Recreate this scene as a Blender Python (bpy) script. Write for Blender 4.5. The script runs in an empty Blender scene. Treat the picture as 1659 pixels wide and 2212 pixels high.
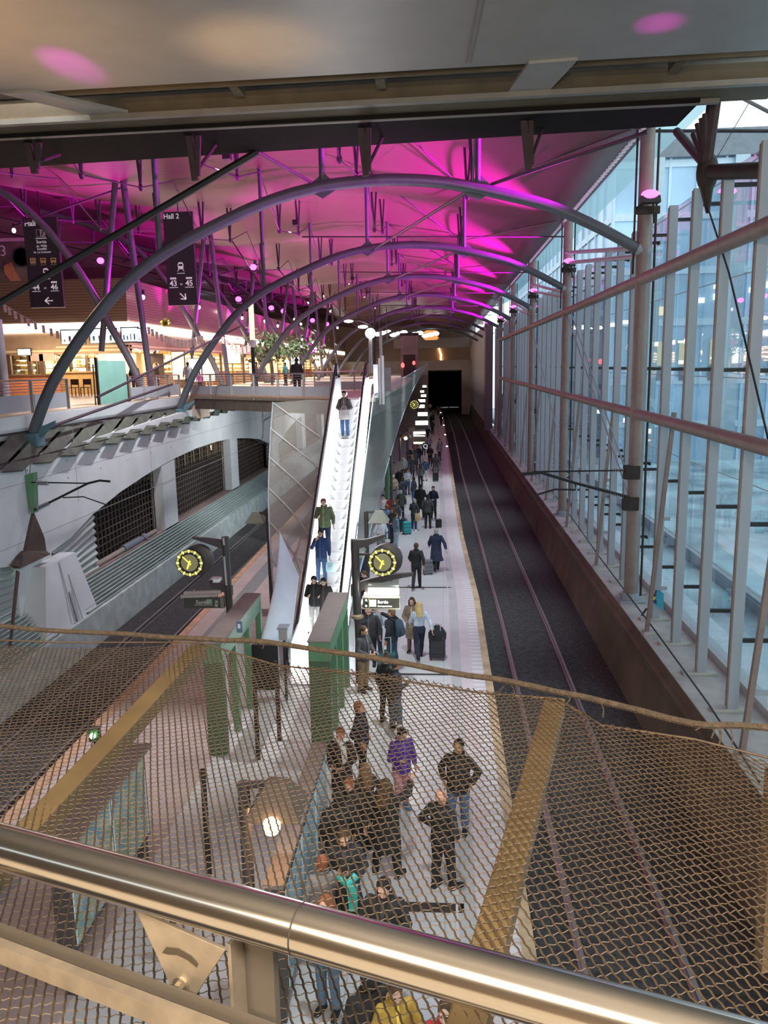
import bpy, bmesh, math, random
from mathutils import Vector, Matrix
random.seed(7)
SC = bpy.context.scene
COL = SC.collection
PI = math.pi
# ------------------------------------------------------------------ camera solve
FPX, CXP, CYP, HC = 1720.0, 829.5, 1106.0, 8.3
_y = Vector(((955 - CXP) / FPX, (790 - CYP) / FPX, 1.0)).normalized()
_up = Vector((math.sin(-.005), -math.cos(-.005), 0.0))
_up = (_up - _y * _up.dot(_y)).normalized()
_x = _y.cross(_up)
CAM = Vector((0, 0, HC))
def ray(u, v):
    d = Vector(((u - CXP) / FPX, (v - CYP) / FPX, 1.0))
    return Vector((_x.dot(d), _y.dot(d), _up.dot(d)))
def gz(u, v, z):
    d = ray(u, v); return CAM + d * ((z - HC) / d.z)
def gy(u, v, y):
    d = ray(u, v); return CAM + d * (y / d.y)
def gx(u, v, x):
    d = ray(u, v); return CAM + d * (x / d.x)

# ------------------------------------------------------------------ materials
MATS = {}
def nd(nt, t, **kw):
    n = nt.nodes.new(t)
    for k, v in kw.items():
        if k in n.inputs: n.inputs[k].default_value = v
        else: setattr(n, k, v)
    return n
def mat(name, col, rough=.6, metal=0., var=.12, scale=3., bump=0., emit=None, estr=0., spec=.5, bscale=None):
    if name in MATS: return MATS[name]
    m = bpy.data.materials.new(name); m.use_nodes = True
    nt = m.node_tree; b = nt.nodes['Principled BSDF']
    b.inputs['Roughness'].default_value = rough; b.inputs['Metallic'].default_value = metal
    b.inputs['Specular IOR Level'].default_value = spec
    c = (*col, 1.)
    b.inputs['Base Color'].default_value = c
    tc = None
    if var > 0:
        tc = nt.nodes.new('ShaderNodeTexCoord')
        n = nt.nodes.new('ShaderNodeTexNoise'); n.inputs['Scale'].default_value = scale; n.inputs['Detail'].default_value = 5
        r = nt.nodes.new('ShaderNodeValToRGB')
        r.color_ramp.elements[0].position = .3; r.color_ramp.elements[1].position = .7
        r.color_ramp.elements[0].color = (*[x * (1 - var) for x in col], 1)
        r.color_ramp.elements[1].color = (*[min(1, x * (1 + var)) for x in col], 1)
        nt.links.new(tc.outputs['Object'], n.inputs['Vector']); nt.links.new(n.outputs['Fac'], r.inputs['Fac'])
        nt.links.new(r.outputs['Color'], b.inputs['Base Color'])
    if bump > 0:
        if tc is None: tc = nt.nodes.new('ShaderNodeTexCoord')
        n2 = nt.nodes.new('ShaderNodeTexNoise'); n2.inputs['Scale'].default_value = bscale or scale * 8; n2.inputs['Detail'].default_value = 4
        bp = nt.nodes.new('ShaderNodeBump'); bp.inputs['Strength'].default_value = bump; bp.inputs['Distance'].default_value = .02
        nt.links.new(tc.outputs['Object'], n2.inputs['Vector']); nt.links.new(n2.outputs['Fac'], bp.inputs['Height'])
        nt.links.new(bp.outputs['Normal'], b.inputs['Normal'])
    if emit:
        b.inputs['Emission Color'].default_value = (*emit, 1); b.inputs['Emission Strength'].default_value = estr
    MATS[name] = m
    return m
def emat(name, col, s):
    return mat(name, tuple(min(1, c) * .6 for c in col), .5, var=0, emit=col, estr=s)
def glassmat(name, col, alpha, rough=.02, refl=.5, tint=None):
    """thin glazing: tinted see-through mixed with a fresnel reflection"""
    if name in MATS: return MATS[name]
    m = bpy.data.materials.new(name); m.use_nodes = True
    nt = m.node_tree; nt.nodes.clear()
    o = nt.nodes.new('ShaderNodeOutputMaterial')
    t = nt.nodes.new('ShaderNodeBsdfTransparent'); t.inputs['Color'].default_value = (*(tint or col), 1)
    d = nt.nodes.new('ShaderNodeBsdfDiffuse'); d.inputs['Color'].default_value = (*col, 1)
    g = nt.nodes.new('ShaderNodeBsdfGlossy'); g.inputs['Roughness'].default_value = rough
    mx = nt.nodes.new('ShaderNodeMixShader'); mx.inputs[0].default_value = alpha
    nt.links.new(t.outputs[0], mx.inputs[1]); nt.links.new(d.outputs[0], mx.inputs[2])
    lw = nt.nodes.new('ShaderNodeLayerWeight'); lw.inputs['Blend'].default_value = .25
    mu = nt.nodes.new('ShaderNodeMath'); mu.operation = 'MULTIPLY'; mu.inputs[1].default_value = refl
    nt.links.new(lw.outputs['Fresnel'], mu.inputs[0])
    m2 = nt.nodes.new('ShaderNodeMixShader')
    nt.links.new(mu.outputs[0], m2.inputs[0]); nt.links.new(mx.outputs[0], m2.inputs[1]); nt.links.new(g.outputs[0], m2.inputs[2])
    nt.links.new(m2.outputs[0], o.inputs['Surface'])
    MATS[name] = m
    return m
def stripe_mat(name, c1, c2, axis='Z', freq=6., duty=.5, rough=.6, bump=.4, metal=0.):
    """two-tone ribs along an object axis (pattern stays inside the material)"""
    if name in MATS: return MATS[name]
    m = bpy.data.materials.new(name); m.use_nodes = True
    nt = m.node_tree; b = nt.nodes['Principled BSDF']; b.inputs['Roughness'].default_value = rough; b.inputs['Metallic'].default_value = metal
    tc = nt.nodes.new('ShaderNodeTexCoord'); sp = nt.nodes.new('ShaderNodeSeparateXYZ')
    nt.links.new(tc.outputs['Object'], sp.inputs[0])
    mu = nt.nodes.new('ShaderNodeMath'); mu.operation = 'MULTIPLY'; mu.inputs[1].default_value = freq
    fr = nt.nodes.new('ShaderNodeMath'); fr.operation = 'FRACT'
    nt.links.new(sp.outputs[axis], mu.inputs[0]); nt.links.new(mu.outputs[0], fr.inputs[0])
    r = nt.nodes.new('ShaderNodeValToRGB'); e = r.color_ramp.elements
    e[0].color = (*c1, 1); e[1].color = (*c2, 1); e[0].position = duty - .06; e[1].position = duty + .06
    nt.links.new(fr.outputs[0], r.inputs[0]); nt.links.new(r.outputs['Color'], b.inputs['Base Color'])
    bp = nt.nodes.new('ShaderNodeBump'); bp.inputs['Strength'].default_value = bump; bp.inputs['Distance'].default_value = .03
    nt.links.new(r.outputs['Color'], bp.inputs['Height']); nt.links.new(bp.outputs['Normal'], b.inputs['Normal'])
    MATS[name] = m
    return m

# ------------------------------------------------------------------ mesh builder (world coordinates)
class MB:
    def __init__(s): s.v = []; s.f = []
    def add(s, vs, fs):
        o = len(s.v); s.v += [Vector(v) for v in vs]; s.f += [tuple(i + o for i in f) for f in fs]; return s
    def box(s, a, b):
        (x0, y0, z0), (x1, y1, z1) = a, b
        return s.add([(x0, y0, z0), (x1, y0, z0), (x1, y1, z0), (x0, y1, z0), (x0, y0, z1), (x1, y0, z1), (x1, y1, z1), (x0, y1, z1)],
                     [(0, 3, 2, 1), (4, 5, 6, 7), (0, 1, 5, 4), (1, 2, 6, 5), (2, 3, 7, 6), (3, 0, 4, 7)])
    def bar(s, p, q, w, h, up=(0, 0, 1)):
        """rectangular bar from p to q, width w (sideways) and height h (along up)"""
        p, q = Vector(p), Vector(q); d = (q - p).normalized(); u = Vector(up)
        if abs(d.dot(u)) > .99: u = Vector((0, 1, 0))
        r = d.cross(u).normalized() * (w / 2); t = r.cross(d).normalized() * (h / 2)
        vs = [p - r - t, p + r - t, p + r + t, p - r + t, q - r - t, q + r - t, q + r + t, q - r + t]
        return s.add(vs, [(0, 1, 2, 3), (7, 6, 5, 4), (0, 4, 5, 1), (1, 5, 6, 2), (2, 6, 7, 3), (3, 7, 4, 0)])
    def tube(s, pts, r, n=10, caps=True):
        pts = [Vector(p) for p in pts]; k = len(pts); rs = r if isinstance(r, (list, tuple)) else [r] * k
        vs = []; fs = []; prev = None
        for i, p in enumerate(pts):
            d = (pts[min(i + 1, k - 1)] - pts[max(i - 1, 0)]).normalized()
            if prev is None:
                a = Vector((0, 0, 1)) if abs(d.z) < .9 else Vector((1, 0, 0))
                e1 = d.cross(a).normalized()
            else:
                e1 = prev - d * prev.dot(d)
                if e1.length < 1e-6: e1 = d.orthogonal()
                e1.normalize()
            prev = e1; e2 = d.cross(e1)
            for j in range(n):
                t = 2 * PI * j / n; vs.append(p + (e1 * math.cos(t) + e2 * math.sin(t)) * rs[i])
        for i in range(k - 1):
            for j in range(n):
                a = i * n + j; b = i * n + (j + 1) % n; fs.append((a, b, b + n, a + n))
        if caps:
            fs.append(tuple(range(n - 1, -1, -1))); fs.append(tuple(range((k - 1) * n, k * n)))
        return s.add(vs, fs)
    def cyl(s, p, q, r, n=14, r2=None): return s.tube([p, q], [r, r if r2 is None else r2], n)
    def prism(s, poly, off):
        """closed polygon (3-D points) pushed along off"""
        n = len(poly); off = Vector(off); a = [Vector(p) for p in poly]; b = [p + off for p in a]
        return s.add(a + b, [tuple(range(n - 1, -1, -1)), tuple(range(n, 2 * n))] + [(i, (i + 1) % n, (i + 1) % n + n, i + n) for i in range(n)])
    def quad(s, a, b, c, d): return s.add([a, b, c, d], [(0, 1, 2, 3)])
    def grid(s, fn, nu, nv):
        vs = [fn(i / nu, j / nv) for i in range(nu + 1) for j in range(nv + 1)]
        fs = [(i * (nv + 1) + j, (i + 1) * (nv + 1) + j, (i + 1) * (nv + 1) + j + 1, i * (nv + 1) + j + 1) for i in range(nu) for j in range(nv)]
        return s.add(vs, fs)
    def ball(s, c, r, n=12, m=8, rot=None):
        c = Vector(c); r = Vector(r) if not isinstance(r, (int, float)) else Vector((r, r, r))
        vs = []; fs = []
        for i in range(m + 1):
            th = PI * i / m
            for j in range(n):
                ph = 2 * PI * j / n
                p = Vector((math.sin(th) * math.cos(ph) * r.x, math.sin(th) * math.sin(ph) * r.y, math.cos(th) * r.z))
                if rot is not None: p = rot @ p
                vs.append(c + p)
        for i in range(m):
            for j in range(n):
                a = i * n + j; b = i * n + (j + 1) % n
                if i == 0: fs.append((a, a + n, b + n))
                elif i == m - 1: fs.append((a, a + n, b))
                else: fs.append((a, a + n, b + n, b))
        return s.add(vs, fs)
    def lathe(s, c, prof, n=16, axis=None):
        c = Vector(c); vs = []; fs = []
        R = Matrix.Identity(3) if axis is None else Vector((0, 0, 1)).rotation_difference(Vector(axis)).to_matrix()
        for r, z in prof:
            for j in range(n):
                t = 2 * PI * j / n; vs.append(c + R @ Vector((r * math.cos(t), r * math.sin(t), z)))
        k = len(prof)
        for i in range(k - 1):
            for j in range(n):
                a = i * n + j; b = i * n + (j + 1) % n; fs.append((a, b, b + n, a + n))
        fs.append(tuple(range(n - 1, -1, -1))); fs.append(tuple(range((k - 1) * n, k * n)))
        return s.add(vs, fs)

def mk(name, mb, m, parent=None, smooth=False, bevel=0., solid=0., kind=None, label=None):
    """link mb as ONE mesh object; under a parent the mesh is stored in the parent's (unrotated) frame"""
    org = Vector((0, 0, 0)); p = parent
    while p is not None: org = org + p.location; p = p.parent
    me = bpy.data.meshes.new(name)
    vs = mb.v
    if parent is None:
        lo = Vector((min(v.x for v in vs), min(v.y for v in vs), min(v.z for v in vs)))
        hi = Vector((max(v.x for v in vs), max(v.y for v in vs), max(v.z for v in vs)))
        org = Vector(((lo.x + hi.x) / 2, (lo.y + hi.y) / 2, lo.z))
    me.from_pydata([tuple(v - org) for v in vs], [], mb.f); me.update()
    bm = bmesh.new(); bm.from_mesh(me); bmesh.ops.recalc_face_normals(bm, faces=bm.faces); bm.to_mesh(me); bm.free()
    if smooth:
        for p in me.polygons: p.use_smooth = True
        try: me.set_sharp_from_angle(angle=math.radians(38))
        except Exception: pass
    me.materials.append(m)
    o = bpy.data.objects.new(name, me); COL.objects.link(o)
    if parent is None: o.location = org
    else: o.parent = parent
    if bevel > 0:
        b = o.modifiers.new('bevel', 'BEVEL'); b.width = bevel; b.segments = 2; b.limit_method = 'ANGLE'
    if solid: 
        b = o.modifiers.new('solid', 'SOLIDIFY'); b.thickness = solid
    if kind: o['kind'] = kind
    if label: o['label'] = label
    return o
def tag(o, label, cat, group=None, kind=None):
    o['label'] = label; o['category'] = cat
    if group: o['group'] = group
    if kind: o['kind'] = kind
    return o
def thing(name, loc, label, cat, group=None):
    o = bpy.data.objects.new(name, None); COL.objects.link(o); o.location = loc; o.empty_display_size = .2
    return tag(o, label, cat, group)
def struct(name, mb, m, **kw): return mk(name, mb, m, kind='structure', **kw)
def text(name, s, loc, size, m, parent, right=(1, 0, 0), up=(0, 0, 1), align='LEFT', depth=.004, bold=0.):
    """lettering as a mesh part; right / up are world directions of the writing"""
    cu = bpy.data.curves.new(name, 'FONT'); cu.body = s; cu.size = size; cu.align_x = align; cu.extrude = depth; cu.resolution_u = 3
    cu.offset = bold
    t = bpy.data.objects.new('tmp_text', cu); COL.objects.link(t)
    me = bpy.data.meshes.new_from_object(t.evaluated_get(bpy.context.evaluated_depsgraph_get()))
    bpy.data.objects.remove(t); bpy.data.curves.remove(cu)
    r = Vector(right).normalized(); u = Vector(up).normalized(); n = r.cross(u)
    M = Matrix((r, u, n)).transposed().to_4x4()
    org = Vector((0, 0, 0)); p = parent
    while p is not None: org = org + p.location; p = p.parent
    M.translation = Vector(loc) - org
    me.transform(M); me.name = name
    me.materials.clear(); me.materials.append(m)
    o = bpy.data.objects.new(name, me); COL.objects.link(o); o.parent = parent
    return o
def dup(root, loc=None, rz=None, label=None, scale=None):
    r = root.copy(); COL.objects.link(r)
    if loc is not None: r.location = loc
    if rz is not None: r.rotation_euler = (0, 0, rz)
    if scale is not None: r.scale = scale
    if label: r['label'] = label
    for ch in list(root.children):
        c = ch.copy(); COL.objects.link(c); c.parent = r
        for g in ch.children:
            d = g.copy(); COL.objects.link(d); d.parent = c
    return r
ORD = ['first', 'second', 'third', 'fourth', 'fifth', 'sixth', 'seventh', 'eighth', 'ninth', 'tenth', 'eleventh', 'twelfth', 'thirteenth',
       'fourteenth', 'fifteenth', 'sixteenth', 'seventeenth', 'eighteenth', 'nineteenth', 'twentieth', 'twenty-first', 'twenty-second', 'twenty-third', 'twenty-fourth', 'twenty-fifth', 'twenty-sixth', 'twenty-seventh', 'twenty-eighth', 'twenty-ninth', 'thirtieth', 'thirty-first', 'thirty-second', 'thirty-third', 'thirty-fourth', 'thirty-fifth', 'thirty-sixth']

# common materials
M_conc = mat('pale concrete', (.60, .62, .64), .75, var=.10, scale=.6, bump=.15, bscale=30)
M_conc_dk = mat('dirty brown concrete', (.12, .085, .062), .85, var=.3, scale=.8, bump=.2, bscale=20)
M_steel = mat('painted grey-blue steel', (.30, .34, .38), .45, var=.12, scale=2.)
M_steel_dk = mat('dark brown painted steel', (.045, .036, .034), .6, var=.2, scale=3., spec=.2)
M_steel_lt = mat('light grey painted steel', (.42, .43, .45), .45, var=.08, scale=2.)
M_tubebr = mat('brownish weathered steel tube', (.25, .19, .17), .5, var=.15, scale=3.)
M_black = mat('matt black', (.015, .015, .016), .5, var=0)
M_stain = mat('stainless steel', (.62, .61, .60), .28, metal=1., var=.05, scale=12.)
M_green = mat('green painted steel', (.11, .24, .13), .4, var=.1, scale=2.)
M_greendk = mat('dark green painted steel', (.06, .11, .06), .5, var=.1, scale=2.)
M_white = mat('white enamel', (.82, .83, .85), .4, var=.03)
M_alu = mat('brushed aluminium', (.52, .51, .52), .38, metal=.9, var=.08, scale=6.)
M_winglass = glassmat('blue-tinted glazing', (.74, .91, .99), .05, refl=.45)
M_mesh = glassmat('grey woven metal fabric', (.46, .47, .41), .32, rough=.5, refl=.06, tint=(.92, .93, .92))
M_emw = emat('white lamp', (1, .98, .95), 9.)
M_emwarm = emat('warm lamp', (1, .62, .25), 14.)
M_emmag = emat('magenta lamp lens', (1, .06, .85), 7.)
# ================================================================== PLATFORM, TRACKS
KX, KY0, KD = 5.78, 24.3, 14.3           # main columns: x, y of the nearest, spacing
def platform_mat():
    m = bpy.data.materials.new('platform paving'); m.use_nodes = True
    nt = m.node_tree; b = nt.nodes['Principled BSDF']; b.inputs['Roughness'].default_value = .32
    ge = nt.nodes.new('ShaderNodeNewGeometry')
    br = nt.nodes.new('ShaderNodeTexBrick'); br.offset = 0; br.inputs['Scale'].default_value = 1.
    br.inputs['Mortar Size'].default_value = .006; br.inputs['Brick Width'].default_value = 1.35; br.inputs['Row Height'].default_value = 1.35
    br.inputs['Color1'].default_value = (.55, .55, .57, 1); br.inputs['Color2'].default_value = (.51, .50, .53, 1); br.inputs['Mortar'].default_value = (.30, .30, .31, 1)
    n = nt.nodes.new('ShaderNodeTexNoise'); n.inputs['Scale'].default_value = .5; n.inputs['Detail'].default_value = 6
    mx = nt.nodes.new('ShaderNodeMix'); mx.data_type = 'RGBA'; mx.blend_type = 'MULTIPLY'; mx.inputs[0].default_value = .35
    r = nt.nodes.new('ShaderNodeValToRGB'); r.color_ramp.elements[0].color = (.62, .60, .60, 1); r.color_ramp.elements[0].position = .3; r.color_ramp.elements[1].position = .7
    nt.links.new(ge.outputs['Position'], br.inputs['Vector']); nt.links.new(ge.outputs['Position'], n.inputs['Vector'])
    nt.links.new(n.outputs['Fac'], r.inputs[0]); nt.links.new(br.outputs['Color'], mx.inputs[6]); nt.links.new(r.outputs[0], mx.inputs[7])
    nt.links.new(mx.outputs[2], b.inputs['Base Color'])
    return m
M_plat = platform_mat()
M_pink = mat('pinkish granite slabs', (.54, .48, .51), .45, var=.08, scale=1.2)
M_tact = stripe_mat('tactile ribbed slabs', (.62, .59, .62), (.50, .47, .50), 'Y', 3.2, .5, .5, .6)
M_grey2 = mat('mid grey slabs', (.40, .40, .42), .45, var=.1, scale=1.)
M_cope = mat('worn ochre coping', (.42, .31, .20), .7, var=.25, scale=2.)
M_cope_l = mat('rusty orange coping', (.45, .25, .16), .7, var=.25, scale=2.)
M_ball = mat('dark ballast', (.040, .038, .040), .95, var=.55, scale=9., bump=1., bscale=11.)
M_rail = mat('rail head', (.26, .23, .23), .4, metal=.6, var=.1)
M_slp = mat('concrete sleeper', (.045, .044, .047), .9, var=.2)
# right edge: straight to y=32, then it follows the curve of the track
edgeR = [Vector((1.27, y, 0)) for y in (4, 12, 20, 28)] + [gz(u, v, 0) for u, v in ((1000, 1158), (985, 1069), (971, 980), (963, 934), (957, 898), (949, 874), (936, 860))]
edgeL = [(-8.3, 4), (-8.35, 20), (-8.5, 40), (-8.9, 70), (-10, 110), (-13.5, 160)]
fl = MB()
Rp = [Vector((p.x, p.y, 0)) for p in edgeR] + [Vector((edgeR[-1].x - 2, 175, 0))]
Lp = [Vector((x, y, 0)) for x, y in edgeL] + [Vector((-15, 175, 0))]
fl.prism(Rp + Lp[::-1], (0, 0, -1.15))
struct('floor', fl, M_plat)
def strip(name, off0, off1, z, m, pts, sgn, y0=4, y1=170):
    b = MB(); vs = []; P = [p for p in pts]
    for i, p in enumerate(P):
        vs += [(p.x + sgn * off0, p.y, z), (p.x + sgn * off1, p.y, z), (p.x + sgn * off1, p.y, -.03), (p.x + sgn * off0, p.y, -.03)]
    fs = []
    for i in range(len(P) - 1):
        a = 4 * i
        fs += [(a, a + 4, a + 5, a + 1), (a + 1, a + 5, a + 6, a + 2), (a, a + 3, a + 7, a + 4)]
    b.add(vs, fs); return struct(name, b, m)
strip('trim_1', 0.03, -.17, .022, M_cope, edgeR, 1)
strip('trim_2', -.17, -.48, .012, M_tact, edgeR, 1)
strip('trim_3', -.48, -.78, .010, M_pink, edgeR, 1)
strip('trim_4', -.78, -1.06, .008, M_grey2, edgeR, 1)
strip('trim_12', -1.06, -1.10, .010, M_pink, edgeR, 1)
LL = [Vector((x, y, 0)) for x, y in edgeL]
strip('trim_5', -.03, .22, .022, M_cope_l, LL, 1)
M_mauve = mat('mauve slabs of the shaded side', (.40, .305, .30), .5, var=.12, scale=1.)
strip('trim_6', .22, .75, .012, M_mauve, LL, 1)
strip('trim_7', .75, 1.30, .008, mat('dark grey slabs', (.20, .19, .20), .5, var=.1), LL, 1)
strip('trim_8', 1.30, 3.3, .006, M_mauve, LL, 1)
struct('floor_subgrade', MB().box((-60, -12, -2.2), (6.9, 200, -1.35)), M_ball)
for (ya, yb, i) in ((11.0, 11.22, 9), (29.3, 29.42, 10), (20.6, 20.7, 11)):
    struct('trim_%d' % i, MB().box((-2.2, ya, -.02), (.3, yb, .008)), M_steel_dk)
# ballast beds
def bed(nm, xa, xb):
    b = MB()
    b.grid(lambda s, t: (xa + (xb - xa) * s, 2 + 173 * t, -.84 + .155 * math.exp(-((s - .5) / .44) ** 8)), 12, 60)
    return struct(nm, b, M_ball)
bed('floor_ballast_right', 0.6, 5.3)
bed('floor_ballast_left', -12.2, -7.8)
def track(nm, lab, railsL, railsR):
    t = thing(nm, (railsL[0].x, railsL[0].y, -.8), lab, 'railway track')
    for P in (railsL, railsR):
        b = MB()
        prof = [(-.07, -.17), (.07, -.17), (.07, -.14), (.012, -.12), (.012, -.045), (.036, -.03), (.036, 0), (-.036, 0), (-.036, -.03), (-.012, -.045), (-.012, -.12), (-.07, -.14)]
        vs = []; fs = []; n = len(prof)
        for p in P: vs += [(p.x + a, p.y, p.z + c) for a, c in prof]
        for i in range(len(P) - 1):
            for j in range(n): fs.append((i * n + j, i * n + (j + 1) % n, (i + 1) * n + (j + 1) % n, (i + 1) * n + j))
        fs.append(tuple(range(n))); b.add(vs, fs)
        mk('rail', b, M_rail, t)
    b = MB()
    def at(P, y):
        for a, c in zip(P, P[1:]):
            if a.y <= y <= c.y: return a.x + (c.x - a.x) * (y - a.y) / (c.y - a.y)
        return P[-1].x
    y = 6.
    while y < 110:
        b.box((at(railsL, y) - .45, y - .13, -.80), (at(railsR, y) + .45, y + .13, -.69)); y += .6
    mk('sleepers', b, M_slp, t, kind='stuff')
    return t
zr = -.55
rl = [Vector((2.07, y, zr)) for y in (5, 12, 20, 27)] + [gz(u, v, zr) for u, v in ((1057, 1238), (997, 1016), (987, 962), (980, 934), (970.5, 905), (958, 884), (949, 873))]
rr = [Vector((p.x + 1.53, p.y, zr)) for p in rl]
track('railway_track', 'railway track in dark ballast below the glass wall, two rails curving into the tunnel', rl, rr)
ll = [Vector((-10.65, 5, zr)), Vector((-10.65, 60, zr)), Vector((-11.2, 100, zr)), Vector((-13, 150, zr))]
lr = [Vector((p.x + 1.53, p.y, zr)) for p in ll]
track('railway_track', 'railway track in shadow along the arched concrete wall on the left', ll, lr)

# ================================================================== RIGHT RETAINING WALL + LEDGE
M_ledge = mat('pale stained concrete ledge', (.45, .45, .43), .8, var=.2, scale=1.5, bump=.1)
b = MB()
sec = [(4.95, -.9), (5.25, .55), (5.18, .6), (5.18, .78), (5.32, .82), (5.36, 1.0), (5.75, 1.0), (5.75, -.9)]
b.prism([(x, 4, z) for x, z in sec], (0, 160, 0))
struct('wall_right_lower', b, M_conc_dk)
struct('floor_ledge', MB().box((5.38, 4, .4), (6.75, 98, 1.03)), M_ledge)
struct('trim_13', MB().box((6.62, 4, 1.0), (6.95, 98, 1.22)), M_steel_lt)

# ================================================================== GLASS WALL
GX = 6.78
M_fin = mat('pale blue-grey glazing fin', (.36, .39, .435), .4, var=.05, scale=1.)
M_panel = stripe_mat('grey ribbed metal cladding', (.55, .53, .57), (.42, .40, .44), 'Y', .55, .9, .5, .3)
g = MB()
for j in range(0, 45):
    y = 4 + j * 2.043
    if y > 95: break
    g.add([(GX, y + .01, 1.2), (GX, y + 2.03, 1.2), (GX, y + 2.03, 12.7), (GX, y + .01, 12.7)], [(0, 1, 2, 3)])
struct('window_1', g, M_winglass)
gj = MB()
for z in (3.3, 5.6, 7.9, 10.2, 12.55):
    gj.box((GX - .012, 4, z - .010), (GX + .012, 95.5, z + .010))
struct('window_2', gj, mat('pale glazing joint', (.50, .60, .64), .5, var=0))   # horizontal glazing joints
# main round columns with their uplights
for k in range(5):
    y = KY0 + KD * k
    c = thing('steel_column', (KX, y, 1.03), 'tall round steel column of the glass wall, %s from the bridge' % ORD[k], 'column', 'round columns of the glass wall')
    top = 14.75
    mk('shaft', MB().tube([(KX, y, 1.03), (KX, y, top)], .20, 18), M_tubebr, c, smooth=True)
    mk('base_plate', MB().box((KX - .38, y - .36, 1.03), (KX + .38, y + .36, 1.09)).cyl((KX, y, 1.09), (KX, y, 1.3), .27), M_steel, c, bevel=.01)
    mk('conduit', MB().tube([(KX - .28, y, 10.8), (KX - .28, y, 14.7)], .03, 6).tube([(KX + .3, y - .05, 1.2), (KX + .3, y - .05, 14.7)], .035, 6), M_steel_dk, c)
    lz = 12.75
    f = mk('uplight_bracket', MB().box((KX - .34, y - .32, lz - .35), (KX + .34, y - .2, lz - .15)).bar((KX - .3, y - .26, lz - .25), (KX - .05, y - .55, lz + .05), .08, .08).bar((KX + .2, y - .26, lz - .6), (KX + .1, y - .5, lz - .1), .06, .06), M_steel_dk, c)
    hd = mk('floodlight', MB().prism([(KX - .26, y - .72, lz - .12), (KX + .26, y - .72, lz - .12), (KX + .26, y - .42, lz - .12), (KX - .26, y - .42, lz - .12)], (-.03, 0, .18)), M_black, c)
    mk('floodlight_lens', MB().ball((KX - .03, y - .66, lz + .09), (.25, .12, .13), 14, 8), M_emmag, c, smooth=True)
# nearest column outside the frame on the right is not in view
# glazing fins between the columns
fin0 = None; nf = 0
def make_fin():
    t = thing('glazing_fin', (6.05, 0, 1.03), 'fin', 'glazing fin')
    mk('post', MB().box((5.94, -.055, 1.08), (6.16, .055, 12.3)), M_fin, t, bevel=.008)
    mk('edge_reflection', MB().box((5.915, -.045, 1.15), (5.94, .045, 12.25)), M_tubebr, t)  # brown strip paints the interior's reflection on the fin edge
    mk('base_plate', MB().box((5.62, -.10, 1.03), (6.4, .16, 1.10)), M_ledge, t, bevel=.01)
    for z in (2.55, 5.0, 8.05, 11.9):
        mk('bracket', MB().box((6.16, -.035, z), (6.76, .035, z + .085)).box((6.72, -.09, z - .02), (6.77, .09, z + .08)), M_black, t)
    return t
fins = []
for k in range(-1, 5):
    for j in range(1, 7):
        y = KY0 + KD * k + 2.043 * j + .1
        if y < 14.2 or y > 92: continue
        fins.append(y)
fins.append(KY0 + .62)
fins.sort()
for i, y in enumerate(fins):
    if fin0 is None:
        fin0 = make_fin(); fin0.location.y = y; o = fin0
    else:
        o = dup(fin0, (6.05, y, 1.03))
    o['label'] = 'slender upright glazing fin of the glass wall, %s from the bridge' % (ORD[i] if i < len(ORD) else 'one of the farthest')
    o['group'] = 'upright fins of the glass wall'
# leaning brace posts: foot on the inner ledge edge, head at the lower tube
for i, y in enumerate([KY0 + KD * k + o for k in range(-1, 5) for o in (4.2, 11.2)]):
    if y < 14 or y > 86: continue
    o = thing('brace_post', (5.5, y, 1.03), 'thin leaning brace post in front of the glazing fins, %s from the bridge' % ORD[i], 'brace post', 'leaning braces of the glass wall')
    mk('post', MB().bar((5.52, y, 1.05), (5.98, y, 7.0), .10, .10), M_tubebr, o)
    mk('base_plate', MB().box((5.42, y - .15, 1.03), (5.85, y + .15, 1.09)), M_ledge, o)
    mk('tie', MB().bar((5.62, y, 2.3), (6.0, y, 2.3), .06, .09), M_steel, o); mk('tie', MB().bar((5.8, y, 4.2), (6.0, y, 4.2), .06, .09), M_steel, o)
# two long tubes
tl = mk('purlin_tube', MB().tube([(KX - .02, 5, 10.62), (KX - .02, KY0 + KD * 4, 10.72)], .165, 14), M_tubebr, smooth=True)
tag(tl, 'upper thick brown tube running the length of the glass wall', 'steel tube', 'long tubes of the glass wall')
tl = mk('purlin_tube', MB().tube([(KX - .02, 5, 6.72), (KX - .02, KY0 + KD * 4, 7.0)], .15, 14), M_tubebr, smooth=True)
tag(tl, 'lower thick brown tube running the length of the glass wall', 'steel tube', 'long tubes of the glass wall')
for k in range(4):   # short twin spacer tubes between neighbouring columns
    y = KY0 + KD * k
    o = thing('spacer_tube', (KX, y, 11), 'twin grey spacer tubes high between the %s and %s round columns' % (ORD[k], ORD[k + 1]), 'steel tube', 'twin spacer tubes')
    mk('tube', MB().tube([(KX, y, 11.30), (KX, y + KD, 12.85)], .075, 8), M_steel_lt, o, smooth=True)
    mk('tube', MB().tube([(KX - .1, y, 11.52), (KX - .1, y + KD, 13.3)], .075, 8), M_steel_lt, o, smooth=True)
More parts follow.
